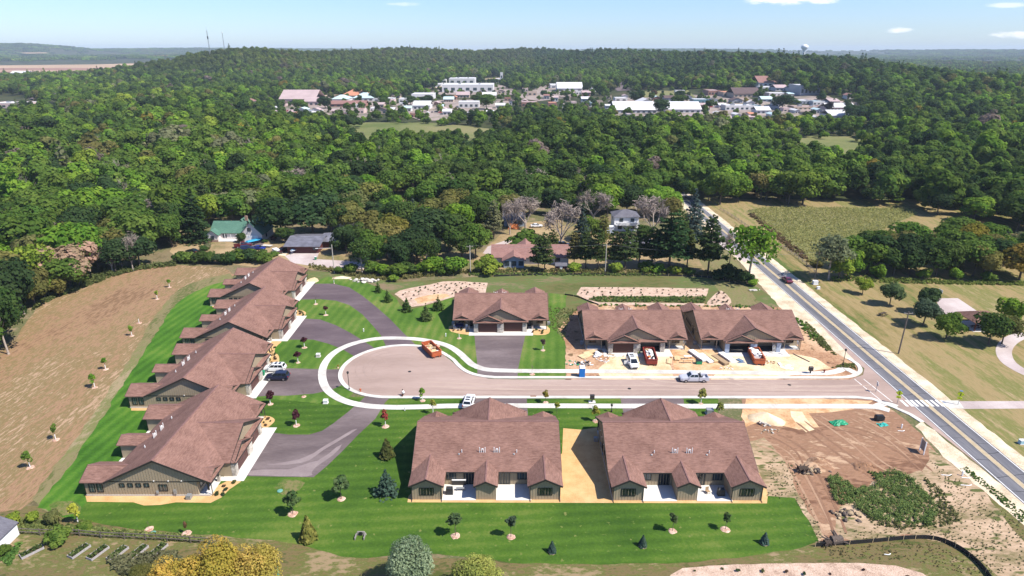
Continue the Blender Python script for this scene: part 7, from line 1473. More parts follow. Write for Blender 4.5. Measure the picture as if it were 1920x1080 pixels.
for px, h, st, tn, rg, gd, wd, lab in [
 ((318, 539), 2.7, 'thin', 'bright', .9, 1, 1, 'topmost sapling with white guard on the ploughed field'), ((295, 561), 2.6, 'thin', 'lime', .9, 1, .9, 'second sapling from the top on the ploughed field'), ((261, 606), 1, 'stub', None, 1.1, 1, 1, 'bare white trunk guard on the ploughed field'), ((247.5, 630), 2.7, 'thin', 'bright', .9, 1, 1, 'sapling just below the bare guard on the ploughed field'), ((198.5, 693), 3.0, 'thin', (.13, .24, .03), .9, 1, 1, 'bright green sapling in the middle of the ploughed field edge'), ((178, 727), 3.3, 'full', (.13, .24, .03), .9, 1, .8, 'fullest sapling on the ploughed field edge'), ((105, 825), 3.2, 'thin', 'mid', .95, 1, .9, 'dark slim sapling low on the ploughed field'), ((57, 877), 3.4, 'full', 'mid', 1, 1, .75, 'lowest sapling on the ploughed field'), ((146.5, 980), 3.6, 'full', (.36, .36, .05), 0, 1, .75, 'yellow sapling with white guard by the garden fence'),
 ((592, 570.5), 2.9, 'bare', None, 1, 1, 1, 'leafless sapling between the two upper drives'), ((611, 591), 2.9, 'thin', 'purple', 1, 1, 1, 'thin purple sapling between the two upper drives'), ((571, 652), 3.0, 'full', 'purple', 1, 1, .95, 'purple leaved tree nearest the third home'), ((559, 680), 3.0, 'full', 'purple', .8, 1, 1.05, 'purple leaved tree above the white SUV'), ((507, 758), 3.1, 'full', 'purple', .9, 1, 1.05, 'purple leaved tree at the corner of the nearest west home'), ((556, 798), 3.2, 'full', 'purple', 1.1, 1, .9, 'purple leaved tree on the lawn above the big drive'), ((723, 800), 3.4, 'full', 'red', 1.1, 1, .8, 'red leaved tree beside the south sidewalk'), ((792.5, 751.5), 2.9, 'full', 'bright', .9, 1, .8, 'green sapling on the strip before the turning circle'), ((812, 776), 3.2, 'thin', (.30, .30, .06), 0, 1, .9, 'yellow sapling by the sidewalk left of the white SUV'), ((1023, 755), 2.9, 'full', 'yellow', .9, 0, .8, 'yellow sapling on the kerb strip left of the mailbox'), ((1044, 777), 2.8, 'thin', (.26, .27, .05), 0, 0, 1, 'yellow sapling behind the sidewalk between the south homes'), ((1117, 790), 3.2, 'full', (.28, .28, .05), 1, 1, .85, 'yellow green sapling with white guard between the south homes'), ((1314, 757.5), 3.3, 'full', (.24, .24, .06), .8, 1, 1, 'yellow tree on the kerb strip near the sand'), ((1347, 779), 2.8, 'full', (.20, .22, .05), 0, 0, .9, 'yellow green sapling behind the right south roof'),
 ((861, 634.5), 1, 'stub', None, .95, 1, 1, 'white trunk guard before the lone home porch'), ((1018, 657), 3.0, 'thin', (.10, .07, .06), .9, 1, 1, 'brownish sapling on the striped lawn right of the drive'), ((998, 702), 2.7, 'bare', None, 1, 1, 1, 'leafless sapling at the foot of the striped lawn'), ((820, 649), 1, 'stub', None, 1.1, 1, 1, 'white trunk guard behind the rust red dumpster'), ((626.5, 532), 2.8, 'bare', None, .3, 1, 1, 'leafless sapling at the head of the sealed drive'), ((569.5, 744), 1.8, 'bare', None, .8, 0, .7, 'small dark leafless sapling below the big west drive'), ((634, 690), .8, 'thin', (.3, .12, .04), .4, 0, 1, 'tiny orange shrub between sidewalk and kerb'),
 ((709, 548), 2.9, 'spruce', 'dark', 0, 0, .9, 'first young spruce from the top beside the sealed drive'), ((727, 566), 3.2, 'spruce', 'dark', .9, 0, .9, 'second young spruce beside the sealed drive'), ((763, 584), 3.6, 'spruce', 'dark', 0, 0, .95, 'young spruce at the left tip of the rock garden'), ((799, 600), 3.7, 'spruce', 'pine', 0, 0, 1.05, 'young spruce nearest the turning circle'), ((822, 581), 3.5, 'spruce', 'dark', 0, 0, 1.05, 'young spruce below the rock garden'),
 ((726, 857), 3.8, 'cone', (.085, .095, .03), 0, 0, .95, 'olive cone shaped tree highest on the south lawn'), ((640, 936), 4.0, 'full', (.085, .13, .05), 1, 0, 1.25, 'round green tree on the lawn below the big drive'), ((725, 927), 4.2, 'spruce', (.06, .10, .07), 1, 0, .95, 'blue green spruce left of the hot tub home'), ((549, 964), 4.0, 'full', (.075, .12, .04), 1.2, 0, 1.15, 'dense green tree left of the round one'), ((579, 1012), 4.1, 'cone', (.19, .19, .045), 1.1, 0, .85, 'yellow green cone tree low on the south lawn'), ((854, 1005), 4.0, 'thin', (.08, .12, .05), 1.1, 0, 1.25, 'airy young tree left of the pair below the hot tub home'), ((958, 1007), 3.8, 'thin', (.06, .09, .05), 1.0, 0, 1.0, 'thin young tree right of the pair below the hot tub home'), ((1261, 996), 3.2, 'thin', (.075, .11, .04), 1.0, 0, 1.1, 'left of the two young trees below the house by the dirt lot'), ((1360, 993), 3.0, 'thin', (.06, .10, .035), 1.1, 0, 1.0, 'right of the two young trees below the house by the dirt lot'), ((1035, 1035), 1.9, 'cone', (.06, .10, .08), .95, 0, .9, 'first small blue cone conifer from the left on the south lawn'), ((1205, 1024), 1.9, 'cone', (.07, .11, .08), .95, 0, .9, 'second small blue cone conifer on the south lawn'), ((1433, 1019), 1.9, 'cone', (.07, .115, .095), .95, 0, .95, 'small blue cone conifer at the right end of the lawn'), ((350, 1000), 2.0, 'thin', (.16, .09, .05), 1.1, 0, .7, 'reddish thin sapling above the garden fence'), ((280, 992), 1.6, 'bare', None, 1.0, 0, 1, 'tiny leafless sapling above the garden fence')]:
    sapling(lab, px, h, st, tn, rg, gd, wide=wd)
# shrubs of the mulch beds and the rock gardens
TUFT = [crown_broad('crown', 460+k, 90, .09, w=.42, z0=.02, z1=.62, lobes=5, airy=.6) for k in range(4)]
def shrub(label, xy, s, tint, group, z=.03):
    r = random.Random(int(xy[0]*91+xy[1]*57)); o = put('shrub', r.choice(TUFT), None, (xy[0], xy[1], z), r.uniform(0, 6)); o.scale = (s, s, s*r.uniform(.8, 1.2)); o['tint'] = tint; tag(o, label, 'shrub', group)
sheet('rock_garden', [(740, 551.5), (749, 545), (775, 539), (805, 533.5), (830, 528), (856, 527), (885, 529), (914, 530.5), (911, 549), (880, 552), (852, 556.5), (820, 566), (795, 572.5), (766, 576.5), (760, 567)], 0.030, 'rock', rough=.12)
sheet('soil_patch', [(775, 561), (790, 556), (820, 551), (838, 551), (845, 556), (820, 563), (795, 569), (784, 569)], 0.034, 'orange', rough=.2)
sheet('rock_garden', [(1081, 552.5), (1090, 538.5), (1200, 538.8), (1329, 541.5), (1324, 556), (1200, 555.5), (1118, 556), (1104, 562), (1122, 567), (1322, 569), (1318, 574), (1200, 573), (1120, 571.5)], 0.030, 'rock', rough=.1)
sheet('rock_garden', [(1326, 573), (1332, 560), (1348, 546), (1356, 547), (1370, 561), (1366, 572)], 0.030, 'rock', sm=2)
sheet('soil_patch', [(1104, 562), (1118, 556), (1200, 555.5), (1324, 556), (1324, 569), (1122, 567)], 0.026, 'wild', rough=.2)
sheet('rock_garden', [(1250, 1090), (1258, 1078), (1280, 1066), (1330, 1060), (1410, 1058), (1500, 1056.5), (1610, 1055.5), (1680, 1061), (1730, 1075), (1755, 1095), (1770, 1150), (1760, 1250), (1250, 1250)], 0.030, 'rock', rough=.08)
GCOL = [(.09, .13, .05), (.06, .09, .04), (.17, .11, .07), (.13, .15, .05), (.11, .06, .05)]
CN = ['green', 'dark green', 'rusty', 'olive', 'dark red']
def scatter(poly, n, sz, lab, group, seed, mind=1.2):
    r = random.Random(seed); P = np.array([K(*p) for p in poly]); lo, hi = P.min(0), P.max(0); got = []
    for _ in range(n*60):
        x, y = r.uniform(lo[0], hi[0]), r.uniform(lo[1], hi[1])
        if inside(P, np.array([x]), np.array([y]))[0] and all(math.hypot(x-a, y-b) > mind for a, b in got): got.append((x, y))
        if len(got) >= n: break
    got.sort(); cnt = {}
    for x, y in got:
        c = r.randrange(5); cnt[c] = cnt.get(c, 0)+1; s = r.uniform(.7, 1.5)
        shrub('%s %s shrub %s, from the left' % (ORD[min(cnt[c]-1, len(ORD)-1)], CN[c], lab), (x, y), sz*s, GCOL[c], group)
scatter([(745, 551), (805, 535), (856, 528), (912, 531), (908, 547), (852, 552), (845, 555), (838, 551), (790, 554), (765, 565), (768, 575), (762, 566)], 52, .52, 'in the left rock garden', 'shrubs of the left rock garden', 3)
scatter([(1086, 551), (1092, 540), (1326, 542.5), (1321, 555), (1118, 555)], 46, .5, 'in the long rock garden', 'shrubs of the long rock garden', 4, 1.4)
scatter([(1330, 571), (1336, 560), (1349, 548), (1356, 549), (1367, 561), (1363, 571)], 15, .6, 'in the small rock mound', 'shrubs of the small rock mound', 5, .9)
scatter([(1275, 1075), (1335, 1064), (1500, 1061), (1610, 1060), (1680, 1066), (1720, 1080), (1740, 1120), (1275, 1120)], 22, .5, 'in the bottom rock bed', 'shrubs of the bottom rock bed', 6, 1.5)
scatter([(492, 803), (500, 799), (511, 790), (508, 784), (499, 783), (486, 808)], 5, .6, 'in the mulch of the near west home', 'shrubs of the mulch beds', 7, .8); scatter([(505, 680), (520, 681), (520, 668), (513, 660), (516, 650), (507, 660)], 12, .55, 'in the mulch of the second west home', 'shrubs of the mulch beds', 8, .6); scatter([(555, 590), (570, 593), (573, 587), (560, 583)], 7, .6, 'in the mulch of the third west home', 'shrubs of the mulch beds', 9, .6)
scatter([(400, 936), (420, 928), (445, 905), (436, 900), (405, 925)], 5, .65, 'in the corner bed of the near west home', 'shrubs of the mulch beds', 10, .9); scatter([(846, 615), (850, 621), (875, 627), (868, 616)], 6, .6, 'before the lone home porch, left', 'shrubs of the mulch beds', 11, .6); scatter([(999, 620), (999, 626), (1020, 627), (1025, 618)], 6, .6, 'before the lone home porch, right', 'shrubs of the mulch beds', 12, .6)
# thicket, tufts, weeds, corn: masses nobody could count
def mass(name, label, poly, n, hmax, leaf, tints, seed, kind='thicket', z=0.0, clump=14):
    q = np.random.default_rng(seed); P = np.array([K(*p) for p in poly]); lo, hi = P.min(0), P.max(0)
    pts = q.uniform(lo, hi, (n*4, 2)); pts = pts[inside(P, pts[:, 0], pts[:, 1])][:n]; m = len(pts)
    hgt = hmax*(.35+.65*(.5+.5*np.sin(pts[:, 0]*.9+seed)*np.sin(pts[:, 1]*1.1+2*seed)))
    k = clump; off = q.normal(size=(m, k, 3))*np.array([.35, .35, 0]); z_ = q.random((m, k))*hgt[:, None]*q.uniform(.6, 1.1, (m, 1))
    pos = np.stack([pts[:, None, 0]+off[..., 0]*hgt[:, None]*.6, pts[:, None, 1]+off[..., 1]*hgt[:, None]*.6, z+z_], -1).reshape(-1, 3)
    nrm = unit(q, len(pos))*.8+np.array([0, 0, .6]); S = leaf*(.5+.8*q.random(len(pos))); V = np.clip(np.repeat(q.random(m), k)*.7+.3*q.random(len(pos)), 0, 1)
    o = put(name, quads_mesh(name, pos, nrm, S, V, seed+1, aspect=1.0)); o['tint'] = tuple(c*1.75 for c in tints); stuff(o); o['label'] = label; return o
mass('thicket', 'green thicket of weeds on the bare lot', [(1552, 892), (1568, 890), (1590, 905), (1600, 915), (1640, 915), (1640, 898), (1625, 885), (1650, 888), (1680, 886), (1700, 893), (1720, 905), (1740, 930), (1760, 960), (1745, 985), (1700, 985), (1640, 975), (1600, 950), (1570, 945), (1558, 925)], 1000, .95, .06, (.105, .145, .045), 3, clump=34)
mass('weeds', 'low weeds ringing the thicket', [(1600, 945), (1640, 985), (1700, 993), (1760, 990), (1800, 975), (1770, 925), (1730, 890), (1745, 930), (1755, 960), (1740, 985), (1690, 985)], 420, .5, .06, (.085, .095, .035), 5, clump=18)
mass('weed_tufts', 'scattered tufts of weed on the tan ground', [(1740, 860), (1920, 980), (1920, 1075), (1860, 1075), (1800, 1030), (1720, 1003), (1600, 1013), (1560, 1000), (1600, 990), (1760, 985), (1790, 950)], 560, .24, .05, (.11, .115, .05), 6, clump=10)
mass('weed_tufts', 'tufts of weed along the edge of the south lawn', [(1440, 860), (1480, 860), (1545, 1005), (1536, 1016), (1490, 935), (1438, 934)], 160, .25, .05, (.09, .10, .045), 7, clump=9)
mass('weeds', 'green weeds along the gravel shoulder at the right', [(1800, 880), (1822, 895), (1862, 928), (1920, 985), (1920, 960), (1850, 905), (1812, 876)], 240, .3, .06, (.065, .11, .025), 8)
mass('weeds', 'weeds between the rock garden strips', [(1105, 562), (1118, 557), (1322, 557), (1322, 568), (1122, 566)], 520, .7, .13, (.085, .125, .035), 9); mass('weeds', 'weeds behind the unfinished homes', [(1120, 575), (1330, 576), (1450, 580), (1500, 600), (1540, 640), (1520, 640), (1485, 590), (1440, 574), (1340, 574), (1130, 572)], 620, .7, .14, (.08, .14, .03), 10)
mass('weeds', 'tall dry weeds below the thicket and pines', [(575, 502), (640, 514), (700, 526), (770, 523), (860, 514), (960, 513), (1130, 513), (1345, 519), (1345, 512), (1130, 506), (960, 506), (860, 508), (770, 516), (700, 518), (640, 508), (580, 496)], 1300, 1.1, .17, (.125, .12, .045), 11); mass('weeds', 'bright weeds along the back silt fence', [(880, 517), (960, 517), (1130, 517.5), (1240, 518), (1240, 514), (960, 513), (880, 513)], 420, .7, .13, (.11, .15, .04), 12)
mass('weeds', 'weedy bank between the lone home and the unfinished one', [(1030, 575), (1062, 578), (1085, 580), (1065, 605), (1058, 640), (1046, 625), (1030, 610)], 260, .4, .09, (.12, .14, .05), 13); mass('weeds', 'weedy grass on the verge right of the unfinished homes', [(1508, 600), (1540, 632), (1570, 668), (1590, 680), (1545, 655), (1515, 625)], 260, .5, .12, (.12, .13, .045), 14); mass('weeds', 'weeds at the corner lamp', [(1560, 690), (1580, 683), (1602, 682), (1605, 694), (1590, 690)], 90, .4, .1, (.11, .12, .04), 15)
mass('weeds', 'weeds between lawn and garden fence', [(20, 985), (60, 970), (110, 985), (260, 998), (380, 1008), (395, 1018), (150, 1003), (40, 1000)], 520, .55, .13, (.12, .14, .045), 16); mass('weeds', 'dry stalks beyond the garden beds', [(200, 1045), (280, 1040), (330, 1035), (360, 1075), (230, 1080)], 420, .9, .13, (.10, .10, .05), 17); mass('weeds', 'green weeds by the white shed', [(0, 1050), (20, 1035), (40, 1020), (20, 1060)], 70, .7, .12, (.07, .13, .03), 18)
mass('weeds', 'grass tufts below the silt fence', [(1540, 1030), (1700, 1016), (1760, 1022), (1830, 1065), (1850, 1085), (1700, 1050), (1560, 1048)], 260, .2, .05, (.12, .105, .05), 19, clump=8)
mass('weeds', 'undergrowth at the foot of the wood by the ploughed field', [(60, 585), (100, 560), (150, 543), (210, 520), (262, 506), (330, 499), (330, 494), (262, 498), (205, 508), (140, 530), (75, 565)], 700, 1.3, .2, (.075, .09, .03), 20); mass('weeds', 'long grass at the foot of the wood band', [(1560, 527), (1650, 530), (1750, 533), (1940, 536), (1940, 529), (1750, 526), (1650, 521), (1560, 519)], 620, .8, .16, (.11, .14, .035), 21)
sheet('cornfield', [(1398, 395), (1440, 388), (1560, 389), (1700, 391), (1722, 400), (1660, 428), (1620, 450), (1570, 470), (1528, 492), (1496, 472), (1440, 428)], .02, 'meadow')
mass('corn', 'field of ripening corn beyond the rail fence', [(1400, 396), (1440, 389), (1560, 390), (1700, 392), (1720, 400), (1655, 430), (1610, 455), (1560, 480), (1526, 492), (1496, 470), (1440, 427)], 7000, 1.3, .13, (.20, .195, .07), 22, clump=6)
mass('weeds', 'brown bank of weeds at the corner of the cornfield', [(1402, 402), (1412, 400), (1500, 470), (1526, 494), (1515, 492), (1480, 468)], 260, 1.0, .2, (.12, .085, .045), 23)

# ------------------------------------------------------------------ a person working at the kerb
def person(label, px, rz):
    t = thing('person', label, 'person', (*K(*px), .14), rz); bm_v = {'pelvis': (0, 0, .42), 'belly': (.08, 0, .62), 'chest': (.20, 0, .84), 'neck': (.30, 0, 1.02), 'head': (.37, 0, 1.13), 'crown': (.41, 0, 1.25)}
    v = list(bm_v.values()); e = [(0, 1), (1, 2), (2, 3), (3, 4), (4, 5)]; rad = [.15, .14, .155, .06, .095, .075]
    def chain(start, pts, rs):
        p = start
        for q, r in zip(pts, rs): v.append(q); rad.append(r); e.append((p, len(v)-1)); p = len(v)-1
        return p
    hands = []
    for s in (-1, 1):
        chain(0, [(.10, s*.14, .42), (.42, s*.19, .46), (.30, s*.18, .08), (.42, s*.18, .05)], [.105, .075, .048, .045])
        hands.append(chain(2, [(.22, s*.20, .88), (.40, s*.25, .66), (.62, s*.16, .52), (.68, s*.15, .49)], [.062, .047, .035, .034]))
    me = bpy.data.meshes.new('body'); me.from_pydata(v, e, []); o = put('body', me, t); sk = o.modifiers.new('skin', 'SKIN'); sv_ = me.skin_vertices[0].data
    for k, r in enumerate(rad): sv_[k].radius = (r, r)
    sv_[0].use_root = True; o.modifiers.new('smooth', 'SUBSURF').levels = 2
    m, n, l, b = base_mat('clothed_body'); tc = n.new('ShaderNodeTexCoord'); sp = n.new('ShaderNodeSeparateXYZ'); l.new(tc.outputs['Object'], sp.inputs[0])
    def gt(sock, val): q = n.new('ShaderNodeMath'); q.operation = 'GREATER_THAN'; q.inputs[1].default_value = val; l.new(sock, q.inputs[0]); return q.outputs[0]
    def mixc(f, a, c): q = n.new('ShaderNodeMix'); q.data_type = 'RGBA'; l.new(f, q.inputs[0]); (l.new(a, q.inputs[6]) if hasattr(a, 'links') else setattr(q.inputs[6], 'default_value', a)); q.inputs[7].default_value = c; return q.outputs[2]
    c = mixc(gt(sp.outputs['Z'], .50), (.018, .020, .030, 1), (.76, .75, .74, 1)); arm = n.new('ShaderNodeMath'); arm.operation = 'MULTIPLY'; l.new(gt(sp.outputs['X'], .44), arm.inputs[0]); l.new(gt(sp.outputs['Z'], .475), arm.inputs[1]); c = mixc(arm.outputs[0], c, (.36, .20, .13, 1)); c = mixc(gt(sp.outputs['Z'], 1.0), c, (.40, .23, .16, 1)); l.new(c, b.inputs['Base Color']); b.inputs['Roughness'].default_value = .8
    me.materials.append(m)
    h = MB(); h.lathe([(.06, -.02), (.112, .03), (.108, .09), (.07, .14), (.01, .155)], .375, 0, 1.13, 12); h.build('hair', M['black'], t)
    for s in (-1, 1):
        f = MB()
        for k in range(4): a = Vector((.69, s*.15+(k-1.5)*.021, .49)); b_ = a+Vector((.055+.012*(k in (1, 2)), 0, -.02)); f.bar(a-Vector((.03, 0, 0)), b_, .0095, 6, .009); f.bar(b_, b_+Vector((.018, 0, -.035)), .009, 6, .007)
        f.bar((.665, s*.15-s*.03, .485), (.70, s*.15-s*.06, .46), .011, 6, .009); f.build('fingers', M['skin'], t)
        q = MB(); q.box(.44, s*.18, -.0, .28, .10, .09); q.build('shoe', M['stump'], t)
M['skin'] = plain('skin', (.38, .22, .15), .6)
person('person in white shirt and dark trousers crouching at the kerb of the turning circle', (758, 742.5), 2.6)
t = thing('bucket', 'rust brown bucket at the kerb beside the crouching person', 'bucket', (*K(754.5, 744), .14)); mb = MB(); mb.lathe([(.16, 0), (.2, .36), (.21, .38), (.17, .38), (.14, .05)], 0, 0, 0, 12); mb.build('body', M['rust'], t)
# ------------------------------------------------------------------ the town, far off
M['tw'] = plain('white_render', (.60, .58, .56), .8, var=.04, scale=.2); M['tp'] = plain('pinkish_wall', (.56, .42, .38), .8, var=.06, scale=.2); M['tb'] = plain('tan_wall', (.44, .34, .26), .8, var=.06, scale=.2); M['tr'] = plain('brick_wall', (.30, .16, .12), .8, var=.08, scale=.2); M['tg'] = plain('grey_wall', (.30, .31, .33), .8, var=.06, scale=.2); M['tt'] = plain('teal_glazed_wall', (.10, .20, .24), .4)
M['rw'] = plain('white_membrane_roof', (.58, .57, .56), .7, var=.04, scale=.1); M['rp'] = plain('pinkish_gravel_roof', (.40, .30, .29), .9, var=.1, scale=.1); M['ro'] = plain('orange_tile_roof', (.48, .21, .12), .8, var=.12, scale=.2); M['rt'] = plain('pale_teal_roof', (.44, .56, .56), .6, var=.06, scale=.1); M['rd'] = plain('dark_brown_roof', (.10, .065, .06), .85, var=.1, scale=.2); M['rb'] = plain('blue_roof_sign', (.01, .07, .42), .5)
G['town'] = ground_mat('town_ground', [(.09, .10, .045), (.22, .18, .15), (.34, .27, .235), (.12, .115, .06)], .018, .3, .4, contrast=(.3, .7)); G['stubble'] = ground_mat('straw_stubble', [(.36, .24, .15), (.46, .33, .21)], .004, .1, .2, stretch=(.1, 1.5, 1)); G['bank'] = ground_mat('bare_cut', [(.40, .29, .19), (.52, .40, .28)], .02, .2, .3)
def tz(x, y): return float(terrain(np.array([x]), np.array([y]))[0])
def KH(px, py): return hit(px, py)
def drape(name, pts, mat, dz=.3):
    """sheet laid over the terrain (pts in world metres)"""
    P = np.array(pts); lo, hi = P.min(0), P.max(0); n = 14; mb = MB(); cx, cy_ = P.mean(0)
    q = []
    for i in range(len(P)):
        a, b = P[i], P[(i+1) % len(P)]; m = max(1, int(np.hypot(*(b-a))/25))
        for k in range(m): q.append(a+(b-a)*k/m)
    Z = [tz(*p)+dz for p in q]; zc = tz(cx, cy_)+dz; ar = sum(q[i][0]*q[(i+1) % len(q)][1]-q[(i+1) % len(q)][0]*q[i][1] for i in range(len(q)))
    mb.face([(p[0], p[1], z) for p, z in (zip(q, Z) if ar > 0 else reversed(list(zip(q, Z))))])
    return struct(mb.build(name, G[mat]))
drape('parking_lot', [KH(*p) for p in ((505, 212), (560, 182), (690, 180), (720, 206), (690, 226), (560, 228))], 'town'); drape('parking_lot', [KH(*p) for p in ((725, 203), (760, 190), (960, 186), (950, 210), (890, 226), (790, 228))], 'town', .5); drape('parking_lot', [KH(*p) for p in ((790, 178), (850, 160), (960, 158), (965, 178))], 'town', .4); drape('parking_lot', [KH(*p) for p in ((1150, 217), (1155, 185), (1290, 178), (1420, 182), (1530, 172), (1612, 206), (1600, 236), (1480, 232), (1380, 237), (1150, 230))], 'town', .4); drape('parking_lot', [KH(*p) for p in ((965, 183), (1020, 160), (1100, 163), (1110, 178), (1010, 190))], 'town', .4)
drape('sports_field', [KH(*p) for p in ((1195, 172), (1290, 170), (1305, 184), (1210, 184))], 'meadow', .7); drape('car_park', [KH(*p) for p in ((1135, 150), (1165, 152), (1182, 170), (1158, 172))], 'asphalt', .7)
def bank(px0, px1, d0, d1, w, nm):
    a, b = np.array(az(px0, d0)), np.array(az(px1, d1)); v = (b-a)/np.hypot(*(b-a)); nrm = np.array([-v[1], v[0]]); m = 10; mb = MB(); pr = None
    for k in range(m+1):
        c = a+(b-a)*k/m; ww = w*(.5+.5*math.sin(PI*(k+.7)/(m+1.4))); p, q = c-nrm*ww, c+nrm*ww; p = (p[0], p[1], tz(*p)+2.0); q = (q[0], q[1], tz(*q)+2.0)
        if pr: mb.face([pr[0], p, q, pr[1]])
        pr = (p, q)
    struct(mb.build(nm, G['bank']))
drape('meadow', [KH(*p) for p in ((600, 262), (640, 236), (680, 231), (800, 231), (880, 238), (960, 248), (960, 270), (850, 276), (640, 280))], 'meadow', .6); drape('meadow', [KH(*p) for p in ((1436, 300), (1490, 258), (1600, 255), (1665, 270), (1655, 302), (1560, 318))], 'meadow', .6)
drape('field', [KH(*p) for p in ((-400, 137), (-400, 128), (0, 128), (200, 127), (286, 124), (200, 132), (100, 137))], 'crop', 1.2); drape('field', [KH(*p) for p in ((-400, 128), (-400, 123), (0, 123), (180, 121.5), (292, 118), (286, 124), (200, 127), (0, 128))], 'stubble', 1.2); drape('field', [KH(*p) for p in ((40, 107), (85, 106), (95, 108), (50, 109))], 'stubble', 30)
bank(800, 862, 1180, 1290, 9, 'gravel_track'); bank(905, 985, 1480, 1650, 8, 'gravel_track'); bank(582, 628, 1010, 1040, 8, 'gravel_track'); bank(1105, 1270, 1650, 1500, 12, 'bare_bank')
FOOT = []
def town(label, x0, x1, yb, hpx, depth, wall, roof, style='flat', wins=4, cat='building'):
    """one town building: photo columns x0..x1, foot at row yb, wall height in photo pixels, depth in metres"""
    X0, Y0 = hit((x0+x1)/2, yb); z = tz(X0, Y0); d = Y0*CP+(H-z)*SP; w = (x1-x0)/FPX*d; h = max(3.4, 1.22*hpx/FPX*d/.98)
    FOOT.append((X0, Y0, w, depth)); t = thing('town_building', label, cat, (X0, Y0, z-.3), 0); b = MB(); b.box(0, depth/2, 0, w, depth, h); b.build('wall', M[wall], t); r = MB()
    if style == 'flat':
        r.box(0, depth/2, h+.01, w-.8, depth-.8, .12); r.build('roof', M[roof], t); p = MB()
        for x, y, sx, sy in ((0, .15, w+.1, .3), (0, depth-.15, w+.1, .3), (-w/2+.15, depth/2, .3, depth-.62), (w/2-.15, depth/2, .3, depth-.62)): p.box(x, y, h+.004, sx, sy, .55)
        p.build('parapet', M[wall], t)
        if w > 30: u = MB(); u.box(-w*.18, depth*.5, h+.135, 4, 3, 1.6); u.box(w*.22, depth*.4, h+.135, 3, 3, 1.3); u.build('roof_unit', M['grey'], t)
    else:
        e, rise = .8, min(w, depth)*.22
        if style == 'gable': r.slab([(-w/2-e, -e, h-.1), (w/2+e, -e, h-.1), (w/2+e, depth/2, h+rise), (-w/2-e, depth/2, h+rise)], .2); r.slab([(w/2+e, depth+e, h-.1), (-w/2-e, depth+e, h-.1), (-w/2-e, depth/2, h+rise), (w/2+e, depth/2, h+rise)], .2)
        elif style == 'front': r.slab([(-w/2-e, depth+e, h-.1), (-w/2-e, -e, h-.1), (0, -e, h+rise), (0, depth+e, h+rise)], .2); r.slab([(w/2+e, -e, h-.1), (w/2+e, depth+e, h-.1), (0, depth+e, h+rise), (0, -e, h+rise)], .2); g = MB(); g.hull([(-w/2, .05, h), (w/2, .05, h), (0, .05, h+rise-.2)], [(-w/2, .25, h), (w/2, .25, h), (0, .25, h+rise-.2)]); g.build('gable_wall', M[wall], t)
        else:
            k = min(w, depth)*.4; q = [(-w/2-e, -e, h), (w/2+e, -e, h), (w/2+e, depth+e, h), (-w/2-e, depth+e, h)]; r.hull(q, [(-w/2+k, depth*.45, h+rise), (w/2-k, depth*.45, h+rise), (w/2-k, depth*.55, h+rise), (-w/2+k, depth*.55, h+rise)])
        r.build('roof', M[roof], t)
    for k in range(wins):
        x = -w/2+(k+.5)*w/wins; ww = w/wins*.5
        m = MB(); m.box(x, -.06, h*.28, ww, .14, h*.36); f = m.build('window', M['frame'], t); m = MB(); m.box(x, -.13, h*.28+.12, ww-.3, .06, h*.36-.24); m.build('pane', M['glass'], f)
    return t, w, h
T = town
T('long pink roofed store at the left end of the town', 525, 592, 197, 9, 45, 'tp', 'rp', 'gable', 5); T('second pink roofed store beside the long one', 570, 598, 199, 7, 30, 'tp', 'rp', 'gable', 3); T('orange roofed hall behind the pale teal roofs', 640, 690, 184, 4, 40, 'tb', 'ro', 'hip', 4); T('pale teal roofed building left of its twin', 623, 652, 193, 6, 28, 'tw', 'rt', 'hip', 4); T('pale teal roofed building right of its twin', 662, 700, 190, 5, 30, 'tw', 'rt', 'hip', 4); T('long red brown roofed block below the teal roofs', 618, 686, 201, 5, 16, 'tr', 'red_roof', 'gable', 6)
T('small white roofed shop right of the teal roofs', 700, 738, 190, 4, 22, 'tw', 'rw', 'flat', 3); T('white flat building before the round trees', 772, 812, 190, 10, 34, 'tw', 'rw', 'flat', 4); T('low white block left of the white flat building', 748, 776, 193, 6, 20, 'tw', 'rw', 'flat', 3); T('pale striped building above the woods', 775, 806, 206, 7, 26, 'tw', 'rw', 'gable', 4); T('largest white warehouse of the town', 829, 925, 173.5, 11, 60, 'tw', 'rw', 'flat', 7); T('white warehouse behind the largest one', 842, 890, 158, 8, 60, 'tw', 'rw', 'flat', 4); T('small white sheds left of the warehouses', 792, 808, 156, 5, 20, 'tw', 'rw', 'flat', 2); T('white shed between the small sheds and the warehouses', 813, 836, 156, 5, 20, 'tw', 'rw', 'flat', 2); T('low white annexe left of the largest warehouse', 800, 828, 164, 5, 30, 'tw', 'rw', 'flat', 3)
T('tall white silo block right of the warehouses', 938, 943, 152, 12, 8, 'tw', 'rw', 'flat', 1, 'silo'); T('white works building under the tall silo block', 930, 958, 156, 6, 30, 'tw', 'rw', 'flat', 3)
T('green white roofed shop in the town centre', 832, 850, 192, 5, 18, 'tb', 'rt', 'gable', 4); T('shop with blue front beside the dark green tree', 860, 898, 203, 9, 20, 'tw', 'rw', 'flat', 4); T('small red gabled house behind the blue fronted shop', 848, 856, 188, 5, 12, 'tr', 'ro', 'front', 1, 'house'); T('tan roofed row below the largest warehouse', 856, 880, 184, 5, 18, 'tb', 'rp', 'gable', 4); T('white roofed row right of the green white shop', 905, 930, 185, 5, 18, 'tb', 'rw', 'gable', 3)
